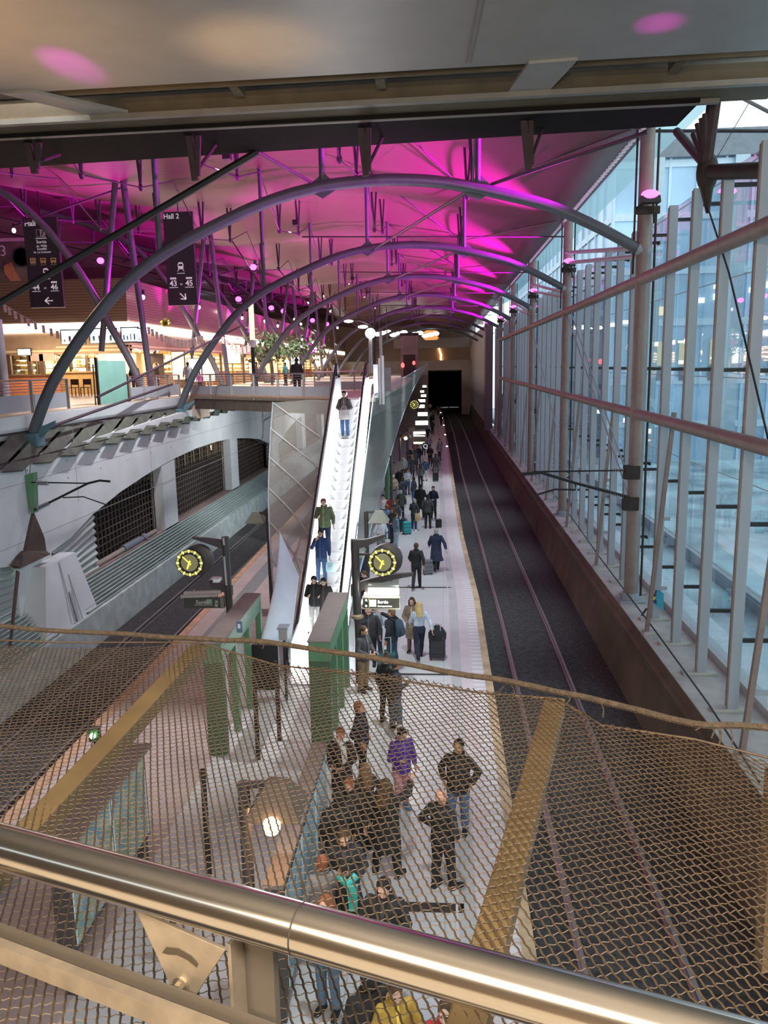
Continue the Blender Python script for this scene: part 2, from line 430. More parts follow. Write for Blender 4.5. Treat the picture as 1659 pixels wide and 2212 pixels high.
# wire braces
W = [((KX, KY0, 3.9), (KX, KY0 + KD, 10.6)), ((KX + .1, KY0, 4.1), (KX + .1, KY0 + KD, 10.9)), ((KX, KY0 + KD, 3.9), (KX, KY0 + 2 * KD, 10.6))]
for i, (a, c) in enumerate(W):
    tag(mk('bracing_rod', MB().tube([a, c], .03, 6), M_steel), ['lower of the two slanting steel rods rising from the nearest round column', 'upper of the two slanting steel rods rising from the nearest round column', 'slanting steel rod rising from the second round column'][i], 'steel rod')
tag(mk('ledge_cable', MB().tube([gz(u, v, 1.3) for u, v in ((1640, 1690), (1530, 1520), (1412, 1358), (1300, 1210), (1215, 1090), (1130, 985))], .022, 6), M_black), 'thin black cable stretched low along the glass wall ledge', 'cable')
# sign board at the foot of the wall
p = gz(1414, 1312, 1.3)
sb = thing('warning_sign', (5.72, p.y, 1.03), 'small tilted blue notice board standing on the ledge by the glass wall', 'sign')
A = [gx(u, v, 5.72 + d) for u, v, d in ((1408, 1262, 0), (1434, 1282, .28), (1433, 1320, .28), (1408, 1300, 0))]
mk('board', MB().prism(A, (0, .02, 0)), mat('cyan board', (.05, .42, .62), .4, var=0), sb)
B = [A[0].lerp(A[1], .03) + Vector((0, -.006, -.03)), A[0].lerp(A[1], .42) + Vector((0, -.006, -.03)), A[3].lerp(A[2], .42) + Vector((0, -.006, .03)), A[3].lerp(A[2], .03) + Vector((0, -.006, .03))]
mk('dark_field', MB().prism(B, (0, .004, 0)), mat('navy print', (.03, .05, .16), .4, var=0), sb)
for s, cc in ((.3, (.75, .25, .35)), (.7, (.8, .65, .1))):
    c = B[0].lerp(B[1], .55).lerp(B[3].lerp(B[2], .55), s) + Vector((0, -.006, 0))
    mk('pictogram', MB().box((c.x - .05, c.y, c.z - .05), (c.x + .05, c.y + .003, c.z + .05)), mat('picto %g' % s, cc, .5, var=0), sb)
mk('stake', MB().bar((5.76, p.y + .05, 1.03), (5.9, p.y + .06, 1.25), .04, .04), M_steel_dk, sb)
# catenary cantilever on the nearest column
ca = thing('catenary_bracket', (KX - .2, KY0, 4.0), 'black overhead-line bracket reaching out from the nearest round column', 'overhead line bracket', 'overhead-line brackets')
q = [gy(u, v, KY0 - .1) for u, v in ((1358, 1016), (1140, 1020), (1128, 1022), (1355, 1073), (1245, 1044), (1170, 1021), (1155, 1068), (1200, 1056))]
mk('stay', MB().tube([q[0], gy(1150, 1019, KY0 - .1)], .025, 8), M_black, ca)
mk('boom', MB().tube([q[3], q[4], q[5], gy(1125, 1024, KY0 - .1)], .045, 8), M_black, ca)
mk('steady_arm', MB().tube([gy(1243, 1045, KY0 - .1), gy(1243, 1058, KY0 - .1), gy(1200, 1057, KY0 - .1), gy(1158, 1069, KY0 - .1)], .03, 8), M_black, ca)
for u, v in ((1340, 1016), (1335, 1069)):
    a = gy(u - 16, v - (4 if v > 1050 else 0), KY0 - .1); c = gy(u + 16, v + (4 if v > 1050 else 0), KY0 - .1)
    b = MB()
    for j in range(8): b.lathe(a.lerp(c, j / 7.), [(.02, -.015), (.075, 0), (.02, .015)], 10, (c - a))
    mk('insulator', b, mat('grey porcelain', (.35, .38, .42), .3, var=0), ca, smooth=True)
mk('clamp', MB().box((KX - .34, KY0 - .25, 4.85), (KX + .1, KY0 + .1, 5.25)), M_steel_dk, ca); mk('clamp', MB().box((KX - .34, KY0 - .25, 3.9), (KX + .1, KY0 + .1, 4.3)), M_steel_dk, ca)

# grey clad far end wall, tunnel portal, deck over the tracks
b = MB().prism([(5.45, 96, 1), (5.45, 165, 1), (5.45, 165, 13.6), (5.45, 96, 13.2)], (.4, 0, 0)).box((5.0, 95.2, .9), (5.85, 96.4, 13.2))
struct('wall_right_far', b, M_panel)
tag(mk('clad_column', MB().box((4.9, 92.6, .8), (5.75, 95.0, 12.9)), mat('dark mauve cladding', (.19, .15, .16), .6, var=.1)), 'broad dark clad pier where the glass wall ends', 'pier')
M_port = mat('warm grey portal concrete', (.42, .36, .32), .7, var=.15, scale=.4)
M_portdk = mat('black tunnel', (.004, .004, .004), 1., var=0)
pt = gy(925, 800, 150); pr = gy(998, 800, 150)
tun = MB().box((-3.0, 151, -.9), (-2.6, 185, 7.5)).box((3.6, 151, -.9), (4.0, 185, 7.5)).box((-3, 151, 7.4), (4, 185, 7.8)).box((-3, 184.5, -1), (4, 185, 7.5)).box((-3, 151, -1.3), (4, 185, -1.25))
struct('wall_tunnel', tun, M_portdk)
b = MB().box((-30, 150, 7.45), (6.5, 151.5, 9.3)).box((3.6, 150, -1), (5.6, 151.5, 7.5)).box((-30, 150, -1), (-2.6, 151.5, 7.5))
struct('wall_far_portal', b, M_port)
b = MB().box((-45, 158, 7.1), (6.5, 159, 16.5))
struct('wall_far', b.box((-52, 158.1, 16), (8, 159, 22)), mat('warm beige back wall', (.40, .27, .20), .7, var=.2, scale=.15))
struct('trim_14', MB().box((-9, 152, 11.6), (5.5, 153, 13.4)), M_port)
tl = thing('strip_light', gy(953, 770, 151), 'crooked warm strip of light on the wall above the tunnel', 'lamp')
mk('tube', MB().tube([gy(948, 752, 157.8), gy(953, 768, 157.8), gy(952, 775, 157.8), gy(957, 786, 157.8)], .16, 8), emat('amber strip', (1, .55, .2), 5.), tl)

# ================================================================== OUTSIDE
M_plaza = mat('wet pale plaza', (.48, .62, .72), .35, var=.55, scale=.35)
struct('floor_plaza', MB().box((6.95, -10, .3), (90, 140, .9)), M_plaza)
struct('floor_channel', MB().box((7.0, -10, .85), (7.7, 140, 1.0)), mat('pale blue kerb', (.62, .72, .78), .5, var=.1))
struct('wall_planter', MB().box((9.2, -10, .9), (9.5, 140, 1.35)), mat('grey kerb', (.42, .48, .52), .6, var=.1))
M_bld = mat('pale blue-grey facade', (.58, .74, .86), .4, var=.05)
M_bgl = mat('blue office glass', (.40, .60, .80), .3, var=.30, scale=.15, spec=.5)
M_bgl2 = mat('pale office glass', (.60, .80, .92), .12, var=.15, scale=.1, spec=.9)
M_blk = mat('slate parapet', (.18, .22, .25), .5, var=.1)
BY = 62.
bd = thing('office_building', (26, 70, .9), 'pale blue glass office building outside beyond the glass wall', 'building')
mk('facade', MB().box((12.5, BY, .9), (48, 150, 22.6)), M_bgl, bd)
mk('parapet', MB().box((12.2, BY - .5, 22.6), (48, 150, 24.4)), M_blk, bd)
for z in (3.4, 6.6, 10.9, 14.6, 18.4, 22.0):
    mk('floor_band', MB().box((12.4, BY - .12, z), (48, BY + .1, z + .5)), M_bld, bd)
    mk('floor_band', MB().box((12.38, BY, z), (12.5, 150, z + .5)), M_bld, bd)
for j in range(18):
    x = 12.5 + j * 1.95
    mk('mullion', MB().box((x - .09, BY - .14, .9), (x + .09, BY + .05, 22.6)), M_bld, bd)
for j in range(26):
    y = BY + 3.2 * j; mk('mullion', MB().box((12.36, y - .09, .9), (12.5, y + .09, 22.6)), M_bld, bd)
M_pier = mat('pale grey pier', (.42, .55, .62), .5, var=.05)
for x in (15.4, 21.3, 27.1): mk('pier', MB().box((x - .5, BY - .5, .9), (x + .5, BY, 22.6)), M_pier, bd)
def onb(u, v): return gy(u, v, BY - .16)
for u0, v0, u1, v1 in ((1412, 790, 1440, 738), (1465, 788, 1500, 735), (1532, 786, 1578, 732)):
    p, q = onb(u0, v0), onb(u1, v1); mk('lit_window', MB().box((p.x, BY - .16, p.z), (q.x, BY - .13, q.z)), emat('dim office light', (.80, .70, .45), .55), bd)
for u0, v0, u1, v1 in ((1464, 741, 1500, 735), (1534, 776, 1578, 770), (1465, 786, 1500, 778)):
    p, q = onb(u0, v0), onb(u1, v1); mk('desk_lamp', MB().box((p.x, BY - .2, p.z), (q.x, BY - .17, q.z)), emat('bright office light', (1, .93, .7), 2.), bd)
for u0, v0, u1, v1 in ((1489, 655, 1522, 643), (1540, 648, 1562, 634), (1563, 640, 1598, 626), (1617, 632, 1634, 621), (1650, 622, 1668, 608), (1541, 624, 1556, 615), (1408, 682, 1446, 662), (1340, 700, 1362, 692), (1310, 706, 1330, 698), (1285, 712, 1300, 704), (1236, 712, 1270, 702)):
    p, q = onb(u0, v0), onb(u1, v1); mk('reflection_strip', MB().box((p.x, BY - .2, p.z), (q.x, BY - .17, q.z)), emat('reflected lamp row' if u0 != 1408 else 'amber reflected lamp', (1, .97, .9) if u0 != 1408 else (1, .75, .45), 2.6 if u0 != 1408 else 1.2), bd)  # glowing strips painted for light rows reflected in the glazing
for u0, v0, u1, v1 in ((1412, 822, 1432, 795), (1466, 822, 1482, 793), (1528, 822, 1545, 790), (1552, 822, 1576, 790), (1605, 818, 1640, 788)):
    p, q = onb(u0, v0), onb(u1, v1); mk('dark_window', MB().box((p.x, BY - .16, p.z), (q.x, BY - .13, q.z)), mat('dusky window', (.10, .16, .22), .3, var=.1), bd)
# ================================================================== ROOF
def lerp_tab(tab, x):
    if x >= tab[0][0]: return tab[0][1]
    for (a, b), (c, d) in zip(tab, tab[1:]):
        if x >= c:
            t = (x - a) / (c - a); return b + (d - b) * t
    return tab[-1][1]
RT = [(5.5, 14.8), (3, 15.95), (.5, 16.9), (-3, 17.6), (-7, 17.8), (-11, 17.5), (-15, 17.3), (-20, 18.0), (-27, 19.4), (-36, 19.9), (-52, 19.4)]
def roofz(x, y):
    w = min(1., max(0., (5.5 - x) / 5.)) * .42
    far = max(0., (y - 95) / 60.) * -1.2 * min(1, max(0, (5.5 - x) / 6))
    return lerp_tab(RT, x) - w * math.cos(2 * PI * (y - KY0 - 3) / KD) + far
def roof_mat():
    m = bpy.data.materials.new('ribbed roof lining'); m.use_nodes = True
    nt = m.node_tree; b = nt.nodes['Principled BSDF']; b.inputs['Roughness'].default_value = .42
    ge = nt.nodes.new('ShaderNodeNewGeometry'); sp = nt.nodes.new('ShaderNodeSeparateXYZ')
    nt.links.new(ge.outputs['Position'], sp.inputs[0])
    mu = nt.nodes.new('ShaderNodeMath'); mu.operation = 'MULTIPLY'; mu.inputs[1].default_value = 3.2
    fr = nt.nodes.new('ShaderNodeMath'); fr.operation = 'FRACT'
    nt.links.new(sp.outputs['Y'], mu.inputs[0]); nt.links.new(mu.outputs[0], fr.inputs[0])
    r = nt.nodes.new('ShaderNodeValToRGB'); e = r.color_ramp.elements
    e[0].position = .80; e[1].position = .95; e[0].color = (.15, .068, .074, 1); e[1].color = (.115, .053, .058, 1)
    nt.links.new(fr.outputs[0], r.inputs[0]); nt.links.new(r.outputs[0], b.inputs['Base Color'])
    bp = nt.nodes.new('ShaderNodeBump'); bp.inputs['Strength'].default_value = .5; bp.inputs['Distance'].default_value = .02
    nt.links.new(r.outputs[0], bp.inputs['Height']); nt.links.new(bp.outputs['Normal'], b.inputs['Normal'])
    return m
M_roof = roof_mat()
rf = MB().grid(lambda s, t: (5.5 - 57.5 * s, -6 + 164 * t, roofz(5.5 - 57.5 * s, -6 + 164 * t)), 60, 126)
struct('ceiling', rf, M_roof, smooth=True, solid=-.18)
b = MB().box((5.36, 16, 14.68), (5.8, 152, 14.86))
ec = MB()
for j in range(330):
    y = 16 + j * .41; ec.box((5.50, y, 14.60), (5.62, y + .2, 14.68))
struct('trim_23', ec, mat('white daylight gap', (.9, .9, .9), .4, var=0))  # white blocks stand in for daylight gaps along the roof edge
struct('trim_15', b, mat('dark mauve roof edge', (.16, .10, .13), .6, var=.1))
# eave outside the glass
M_eave = glassmat('frosted eave glazing', (.80, .93, .96), .45, rough=.3, refl=.1)
struct('ceiling_eave', MB().prism([(5.8, 16, 14.9), (7.75, 16, 15.55), (7.75, 16, 15.7), (5.8, 16, 15.05)], (0, 82, 0)), M_eave)
# ------------------------------------------------------------------ arches
M_arch = mat('blue-grey painted arch tube', (.085, .10, .12), .42, var=.1, scale=1.5)
AP = [(72, 934), (111, 832), (181, 720), (265, 618), (361, 543), (500, 470), (600, 428), (700, 402), (780, 392), (850, 388), (940, 392), (1030, 407), (1159, 437), (1219, 458), (1298, 494), (1370, 533), (1394, 546)]
def smooth_pts(P, n=4):
    out = []
    for i in range(len(P) - 1):
        p0, p1, p2, p3 = P[max(i - 1, 0)], P[i], P[i + 1], P[min(i + 2, len(P) - 1)]
        for j in range(n):
            t = j / n
            out.append(.5 * ((2 * p1) + (p2 - p0) * t + (2 * p0 - 5 * p1 + 4 * p2 - p3) * t * t + (3 * p1 - p0 - 3 * p2 + p3) * t ** 3))
    out.append(P[-1]); return out
A0 = smooth_pts([gy(u, v, KY0) for u, v in AP], 3)
def arch_at(x, k):
    for a, c in zip(A0, A0[1:]):
        if a.x <= x <= c.x: return a.z + (c.z - a.z) * (x - a.x) / (c.x - a.x) + lift(k)
    return A0[-1].z + lift(k)
def lift(k): return [0, .24, .36, .42, .45, .45, .4, .35, .3][k]
NX = (1.05, -3.45, -8.4)
NA = 8
for k in range(NA):
    y = KY0 + KD * k
    P = [Vector((p.x, y, p.z + lift(k) * min(1, max(0, (p.x + 13) / 3)))) for p in A0]
    t = thing('roof_arch', (P[0].x, y, P[0].z), 'great blue-grey tubular steel arch spanning the tracks, %s from the bridge' % ORD[k], 'arch', 'steel arches over the tracks')
    n = len(P); rad = [.172 - .022 * max(0, (i / n - .6) / .4) for i in range(n)]
    mk('arch_tube', MB().tube(P, rad, 16), M_arch, t, smooth=True)
    a = P[0]
    mk('foot_shoe', MB().box((a.x - .28, y - .28, a.z - .42), (a.x + .22, y + .28, a.z - .02)).prism([(a.x + .1, y - .05, a.z + .1), (a.x + .75, y - .05, a.z + .36), (a.x + .75, y - .05, a.z + .25), (a.x + .2, y - .05, a.z - .2)], (0, .1, 0)), mat('teal steel shoe', (.10, .20, .24), .5, var=.1), t)
    c = P[-1]
    mk('end_cap', MB().cyl((c.x - .25, y, c.z + .12), (c.x + .12, y, c.z - .04), .19, 16), M_steel, t, smooth=True)
    for x in NX:
        z0 = arch_at(x, k); z1 = roofz(x, y)
        h = mk('hanger', MB().tube([(x, y, z0), (x, y, z1)], .085, 10), M_arch, t, smooth=True)
        if x > -5: mk('gusset', MB().prism([(x - .5, y - .04, z0 - .05), (x + .05, y - .04, z0 + .38), (x + .5, y - .04, z0 - .05), (x, y - .04, z0 - .34)], (0, .08, 0)), M_arch, t)
# roof trusses that run with the tracks: queen posts + rods, one thing per line and bay
M_rod = mat('thin dark roof rod', (.055, .042, .055), .45, var=0)
def truss_line(x, k, nm, drop=2.0):
    y0, y1 = KY0 + KD * k, KY0 + KD * (k + 1)
    ym = (y0 + y1) / 2; q0, q1 = y0 + KD * .3, y1 - KD * .3
    t = thing('roof_truss', (x, ym, roofz(x, ym) - drop), nm, 'roof truss', 'slim roof trusses')
    za, zb = roofz(x, y0), roofz(x, y1)
    for q in (q0, q1):
        zt = roofz(x, q); zl = zt - drop
        mk('post', MB().tube([(x - .12, q, zt), (x, q, zl)], .06, 6).tube([(x + .14, q, zt), (x, q, zl)], .05, 6), M_rod, t)
        mk('node', MB().ball((x, q, zl), (.10, .10, .16), 8, 6), M_rod, t)
    mk('bottom_rod', MB().tube([(x, y0, za - .3), (x, q0, roofz(x, q0) - drop), (x, q1, roofz(x, q1) - drop), (x, y1, zb - .3)], .03, 5), M_rod, t)
    return t
NMX = {1.05: 'right-hand', -3.45: 'middle', -8.4: 'left-hand', -12.5: 'far-left'}
for k in range(-1, 6):
    for x in NMX:
        if k == -1 and x < -4: continue
        truss_line(x, k, 'slim %s roof truss %s' % (NMX[x], 'just beyond the bridge' if k == -1 else 'between the %s and %s arches' % (ORD[k], ORD[k + 1])))
# cross rods between arches
def rod(name, a, c, r, label, cat='steel rod', m=None, group=None):
    return tag(mk(name, MB().tube([a, c], r, 6), m or M_rod, smooth=True), label, cat, group)
for k in range(5):
    y, y2 = KY0 + KD * k, KY0 + KD * (k + 1)
    rod('bracing_rod', (1.05, y, arch_at(1.05, k) + .1), (-3.2, y2, arch_at(-3.2, k + 1) - .1), .05, 'slanting rod from the right of the %s arch to the crown of the %s arch' % (ORD[k], ORD[k + 1]), group='rods between the arches')
    rod('bracing_rod', (5.3, y, 14.7), (1.2, y2, roofz(1.2, y2) - .5), .035, 'thin rod from the top of the %s round column up to the roof' % ORD[k], group='rods under the roof')
    rod('tie_rod', (KX, y2, 14.0), (-6.5, y2, 14.35), .035, 'thin level tie rod across the %s arch' % ORD[k + 1], group='level tie rods')
    rod('bracing_rod', (-3.45, y, roofz(-3.45, y) - .3), (1.05, y2, roofz(1.05, y2) - .4), .03, 'thin crossing rod under the roof from the %s arch to the %s arch' % (ORD[k], ORD[k + 1]), group='rods under the roof')
    rod('bracing_rod', (-8.4, y, arch_at(-8.4, k)), (-13.5, y2, 16.5), .045, 'slanting rod left of the %s arch rising to the hall roof' % ORD[k], group='rods under the roof')
rod('bracing_rod', gy(1062, 398, KY0), gy(1400, 285, 20.0), .05, 'dark slanting rod from the first arch up to the bridge beam on the right')
rod('brace_bar', gy(-30, 672, 20.5), gy(556, 328, 20.0), .085, 'thick black slanting brace from the left edge up to the bridge beam', 'steel brace', M_black)
rod('bracing_rod', gy(556, 328, 20.0), gy(675, 395, KY0), .045, 'short dark rod from the bridge beam down to the crown of the first arch')
rod('bracing_rod', gy(92, 928, KY0), gy(372, 830, 38), .055, 'dark rod from the foot of the first arch to the foot of the second arch')
rod('bracing_rod', gy(210, 858, KY0 + 1), gy(520, 705, 40), .045, 'dark rod rising in front of the green glass screen')
# ------------------------------------------------------------------ hall side: leaning columns and side arches
M_colv = mat('violet-grey steel column', (.11, .10, .14), .45, var=.08)
SA = [(-14.6, 7.2), (-15.2, 8.8), (-16.0, 10.4), (-16.7, 11.8), (-17.4, 13.1), (-18.2, 14.3), (-19.1, 15.4), (-20.2, 16.4), (-21.4, 17.1), (-24, 18.1), (-26, 18.7)]
M_sarch = mat('grey hall arch tube', (.15, .155, .17), .45, var=.1)
for k in range(1, 7):
    y = KY0 + KD * k
    t = thing('side_arch', (-14.6, y, 7.15), 'grey tubular arch of the hall leaning left from the concourse floor, %s from the bridge' % ORD[k - 1], 'arch', 'side arches of the hall')
    mk('arch_tube', MB().tube(smooth_pts([Vector((x, y, z)) for x, z in SA], 3), .185, 12), M_sarch, t, smooth=True)
    mk('base_plate', MB().cyl((-14.6, y, 7.15), (-14.6, y, 7.3), .4), M_steel_dk, t)
    t = thing('hall_column', (-14.2, y, 7.15), 'tall slim violet-grey column of the hall beside the %s side arch' % ORD[k - 1], 'column', 'slim hall columns')
    mk('shaft', MB().tube([(-14.2, y, 7.15), (-14.9, y, roofz(-14.9, y))], .15, 10), M_colv, t, smooth=True)
    mk('leaning_strut', MB().tube([(-16.6, y, 9.3), (-15.25, y, roofz(-15.25, y))], .14, 10), M_colv, t, smooth=True)
    for x in (-18, -22, -27):
        tr = truss_line(x, k - 1, 'slim hall roof truss over the shops, %s in the bay past the %s arch' % ({-18: 'nearest', -22: 'middle', -27: 'farthest'}[x], ORD[k - 1]), 1.6)
    for i, (a, c) in enumerate((((-15, y, 16.8), (-22, y + 3, 15.8)), ((-20, y, 15.4), (-29, y, 17.5)))):
        rod('bracing_rod', a, c, .05, '%s cross rod under the hall roof by the %s side arch' % (('upper', 'lower')[i], ORD[k - 1]), group='hall roof rods')

# ================================================================== BRIDGE OVERHEAD
M_soff = mat('brushed warm grey soffit plate', (.30, .275, .255), .42, metal=.2, var=.06, scale=1.2)
M_chan = mat('khaki painted steel channel', (.105, .08, .052), .6, var=.15, scale=2., spec=.15)
M_lip = mat('pale steel lip', (.20, .18, .155), .5, var=.1)
def line(u0, v0, u1, v1, z, xl, xr):
    a, c = gz(u0, v0, z), gz(u1, v1, z); d = (c - a) / (c.x - a.x)
    return a + d * (xl - a.x), a + d * (xr - a.x)
XL, XR = -16., 6.6
s0, s1 = line(0, 203, 1659, 108, 13.6, XL, 8.5)
struct('ceiling_soffit', MB().prism([s0, s1, (8.5, -4, 13.6), (XL, -4, 13.6)], (0, 0, .12)), M_soff)
jt = MB()
for (u0, v0, u1, v1) in ((1047, 0, 1018, 134), (1035, 0, 1008, 136)):
    a, c = gz(u0, v0, 13.59), gz(u1, v1, 13.59); jt.bar(a + (a - c) * 2, c, .03, .02)
struct('trim_16', jt, M_lip)
def slab(nm, l0, l1, z, m, th=.15, xl=XL, xr=XR):
    a, c = line(*l0, z, xl, xr); e, f = line(*l1, z, xl, xr)
    return MB().prism([a, c, f, e], (0, 0, th))
rec = slab('r', (0, 190, 1659, 95), (0, 275, 1659, 185), 14.2, M_steel_dk)
struct('ceiling_recess', rec, M_steel_dk)
bm_ = thing('bridge_beam', (0, 18.5, 13.3), 'long dark steel edge beam of the bridge overhead with pale flanges', 'beam')
mk('bottom_plate', slab('p', (0, 298, 1530, 219), (0, 364, 1480, 271), 13.42, M_steel_dk, .12, XL, 5.2), mat('near-black painted beam', (.012, .009, .008), .7, var=.2, spec=.08), bm_)
mk('channel', slab('c', (0, 265, 1659, 175), (0, 300, 1530, 221), 13.5, M_chan, .35, XL, XR), M_chan, bm_)
a, c = line(0, 297, 1530, 219, 13.46, XL, 5.6); mk('lower_lip', MB().bar(a, c, .13, .10), M_lip, bm_)
a, c = line(0, 267, 1659, 176, 13.5, XL, XR); mk('upper_lip', MB().bar(a, c, .16, .10), M_lip, bm_)
a, c = line(255, 219, 1659, 139, 13.9, XL, XR); mk('inner_tube', MB().tube([a, c], .14, 12), M_lip, bm_, smooth=True)
a, c = line(0, 244, 1659, 160, 14.05, XL, XR); mk('web', MB().bar(a, c, .1, .4), MATS['dark brown painted steel'], bm_)
a, c = line(0, 205, 1659, 110, 13.7, XL, XR); mk('soffit_edge_angle', MB().bar(a, c, .08, .16), M_chan, bm_)
b = MB()
for u in (505, 820, 1470):
    v = 203 - 95 * u / 1659.
    p = gz(u, v + 8, 13.72); b.box((p.x - .09, p.y - .05, 13.65), (p.x + .09, p.y + .5, 14.2))
mk('stiffeners', b, M_chan, bm_)
for nm, quad in (('left', ((0, 203), (70, 200), (285, 246), (200, 250))), ('right', ((1142, 138), (1248, 130), (1180, 203), (1092, 206)))):
    pl = MB().prism([gz(u, v, 13.55) for u, v in quad], (0, 0, .06))
    tag(mk('brace_plate', pl, M_soff), 'flat pale brace plate crossing the dark slot of the beam on the %s' % nm, 'brace plate')
M_brk = mat('brown bracket steel', (.055, .036, .038), .6, var=.15, spec=.2)
for i, (u, v0, v1, w) in enumerate(((72, 300, 374, 26), (418, 278, 390, 22), (787, 262, 380, 18), (1138, 238, 366, 16))):
    yb = 18.6 - .05 * i
    t = thing('beam_bracket', gy(u, v0, yb), 'brown V-shaped steel bracket under the bridge beam, %s from the left' % ORD[i], 'bracket', 'brackets under the beam')
    a = gy(u - w * .55, v0, yb); bb = gy(u + w * .5, v0, yb); c = gy(u + 4, v1, yb)
    mk('arm', MB().bar(a, c, .10, .14, (1, 0, 0)), M_brk, t); mk('arm', MB().bar(bb, c + Vector((.06, 0, .1)), .09, .10, (1, 0, 0)), M_brk, t)
    mk('brace', MB().tube([gy(u + w * 2.2, v0 + 34, yb + .8), gy(u + 10, v1 - 24, yb)], .04, 6), M_brk, t)
# right-hand strut node over the glass wall
nn = thing('strut_node', gx(1528, 372, 5.8), 'dark cast node where fanned struts meet above the glass wall', 'strut node')
N = gx(1528, 372, 5.8)
mk('casting', MB().ball(N, (.24, .2, .42), 14, 10).cyl(N + Vector((0, 0, -.3)), N + Vector((.06, .02, -.85)), .15, 12, .04), M_steel_dk, nn, smooth=True)
for (u, v, d, r) in ((1462, 284, 0., .10), (1497, 290, .6, .06), (1505, 268, .9, .05), (1514, 255, 1.1, .05), (1522, 246, 1.3, .05), (1543, 215, .2, .15)):
    e = gx(u, v, 5.8 - d * .2); mk('fan_strut', MB().tube([e, N + Vector((-.05, 0, .15))], r, 8), M_brk, nn, smooth=True)
mk('outrigger', MB().tube([N, gx(1700, 366, 6.4)], .16, 12), M_steel_dk, nn, smooth=True)
mk('cable', MB().tube([N + Vector((0, 0, -.6)), gx(1575, 590, 5.85), gx(1668, 985, 5.9)], .022, 6), M_black, nn)
rod('tie_rod', gx(1380, 283, 6.0), gx(1700, 283, 9.0), .05, 'black level rod crossing the bright sky at upper right', 'steel rod', M_black)
rod('tie_rod', gx(1590, 205, 8.5), gx(1700, 262, 8.8), .05, 'black slanting rod in the sky at the upper right corner', 'steel rod', M_black)
tag(mk('stay_cable', MB().tube([gx(1622, 215, 9), gx(1530, 372, 9)], .012, 5), M_steel_dk), 'thin stay cable with a turnbuckle against the bright sky', 'cable')
# ================================================================== LEFT CONCRETE WALL
WX = -12.6
AR = [(24.2, 2.62), (25.6, 2.78), (27.4, 3.25), (30, 3.66), (32.6, 3.93), (35.8, 4.2), (40, 4.36), (44, 4.35), (47.4, 4.2), (51, 3.9), (54.2, 3.55), (58.4, 2.7)]
def wall_curve(off):
    return [(y + off, z) for y, z in AR]
bot = []
for off in (-36.4, 0, 36.4, 72.8):
    c = wall_curve(off)
    bot += [(c[0][0] - .01, 1.0)] + c + [(c[-1][0] + .01, 1.0)]
bot = [p for p in bot if 4 < p[0] < 132]
poly = [(4, 5.0), (4, bot[0][1] if bot[0][0] < 5 else 3.4)] + bot + [(132, 1.0), (150, 1.0), (150, 6.9), (45, 6.45), (40, 6.35), (28, 5.95), (21.7, 5.6)]
b = MB().prism([(WX, y, z) for y, z in poly], (-.55, 0, 0))
struct('wall_left', b, M_conc)
# faint pour joints and tie holes
b = MB()
for z0 in (5.05, 3.3):
    b.box((WX + .0, 14, z0), (WX + .004, 60, z0 + .018))
for y in (20.0, 26.4, 33.5): b.box((WX, y, 3.9), (WX + .004, y + .03, 6.4))
struct('trim_17', b, mat('joint grey', (.30, .31, .32), .9, var=0))
b = MB()
for i in range(9):
    for z in (5.75, 5.4, 4.8): b.cyl((WX - .02, 18 + i * 2.6, z), (WX + .006, 18 + i * 2.6, z), .028, 8)
struct('trim_18', b, M_black)
# piers in the arch bays
for i, off in enumerate((0, 36.4, 72.8)):
    for j, (y0, y1) in enumerate(((34.8, 36.6), (46.6, 48.3))):
        struct('wall_pier_%d' % (2 * i + j + 1), MB().box((-13.15, y0 + off, 0), (-12.62, y1 + off, 4.6)), M_conc)
M_skirt = mat('grey-green corrugated cladding', (.36, .42, .41), .5, var=.08, scale=.6)
def skirt(y0, y1, nm):
    b = MB(); N = 108
    def f(s, t):
        c = .085 * math.tanh(2.2 * math.sin(t * 9 * 2 * PI)); x = -11.78 - .84 * t; z = .40 + .78 * t
        return (x + c * .76, y0 + (y1 - y0) * s, z + c * .64)
    b.grid(f, 1, N); return struct(nm, b, M_skirt, smooth=True)
skirt(24.6, 140, 'wall_left_cladding_1'); skirt(4, 22.6, 'wall_left_cladding_2')
for n_, (ya, yb) in enumerate(((24.4, 27.7), (19.5, 22.6), (57.0, 60.6))):
    b = MB()
    def f(s, t):
        c = .05 * math.sin(t * 8 * 2 * PI); y = ya + (yb - ya) * s
        zt = min([z for (yy, z) in wall_curve(0 if ya > 22 else -36.4) if True], key=lambda z: 0) if False else None
        C = wall_curve(0 if ya > 22 else -36.4); zt = 2.6
        for p, q in zip(C, C[1:]):
            if p[0] <= y <= q[0]: zt = p[1] + (q[1] - p[1]) * (y - p[0]) / (q[0] - p[0])
        return (WX - .10 + c, y, 1.15 + (zt - 1.15) * t)
    b.grid(f, 4, 64); struct('wall_left_cladding_%d' % (n_ + 3), b, M_skirt, smooth=True)
M_kerb = mat('pale blue-green kerb concrete', (.42, .47, .47), .8, var=.2, scale=2.)
struct('trim_19', MB().prism([(-11.55, 4, -.9), (-11.62, 4, .40), (-11.9, 4, .40), (-12.6, 4, -.9)], (0, 146, 0)), M_kerb)
struct('trim_20', MB().prism([(-12.62, 24.5, 1.10), (-12.62, 24.5, 1.18), (-13.2, 24.5, 1.18), (-13.2, 24.5, 1.10)], (0, 110, 0)), mat('rust-brown sill', (.25, .18, .17), .7, var=.2))
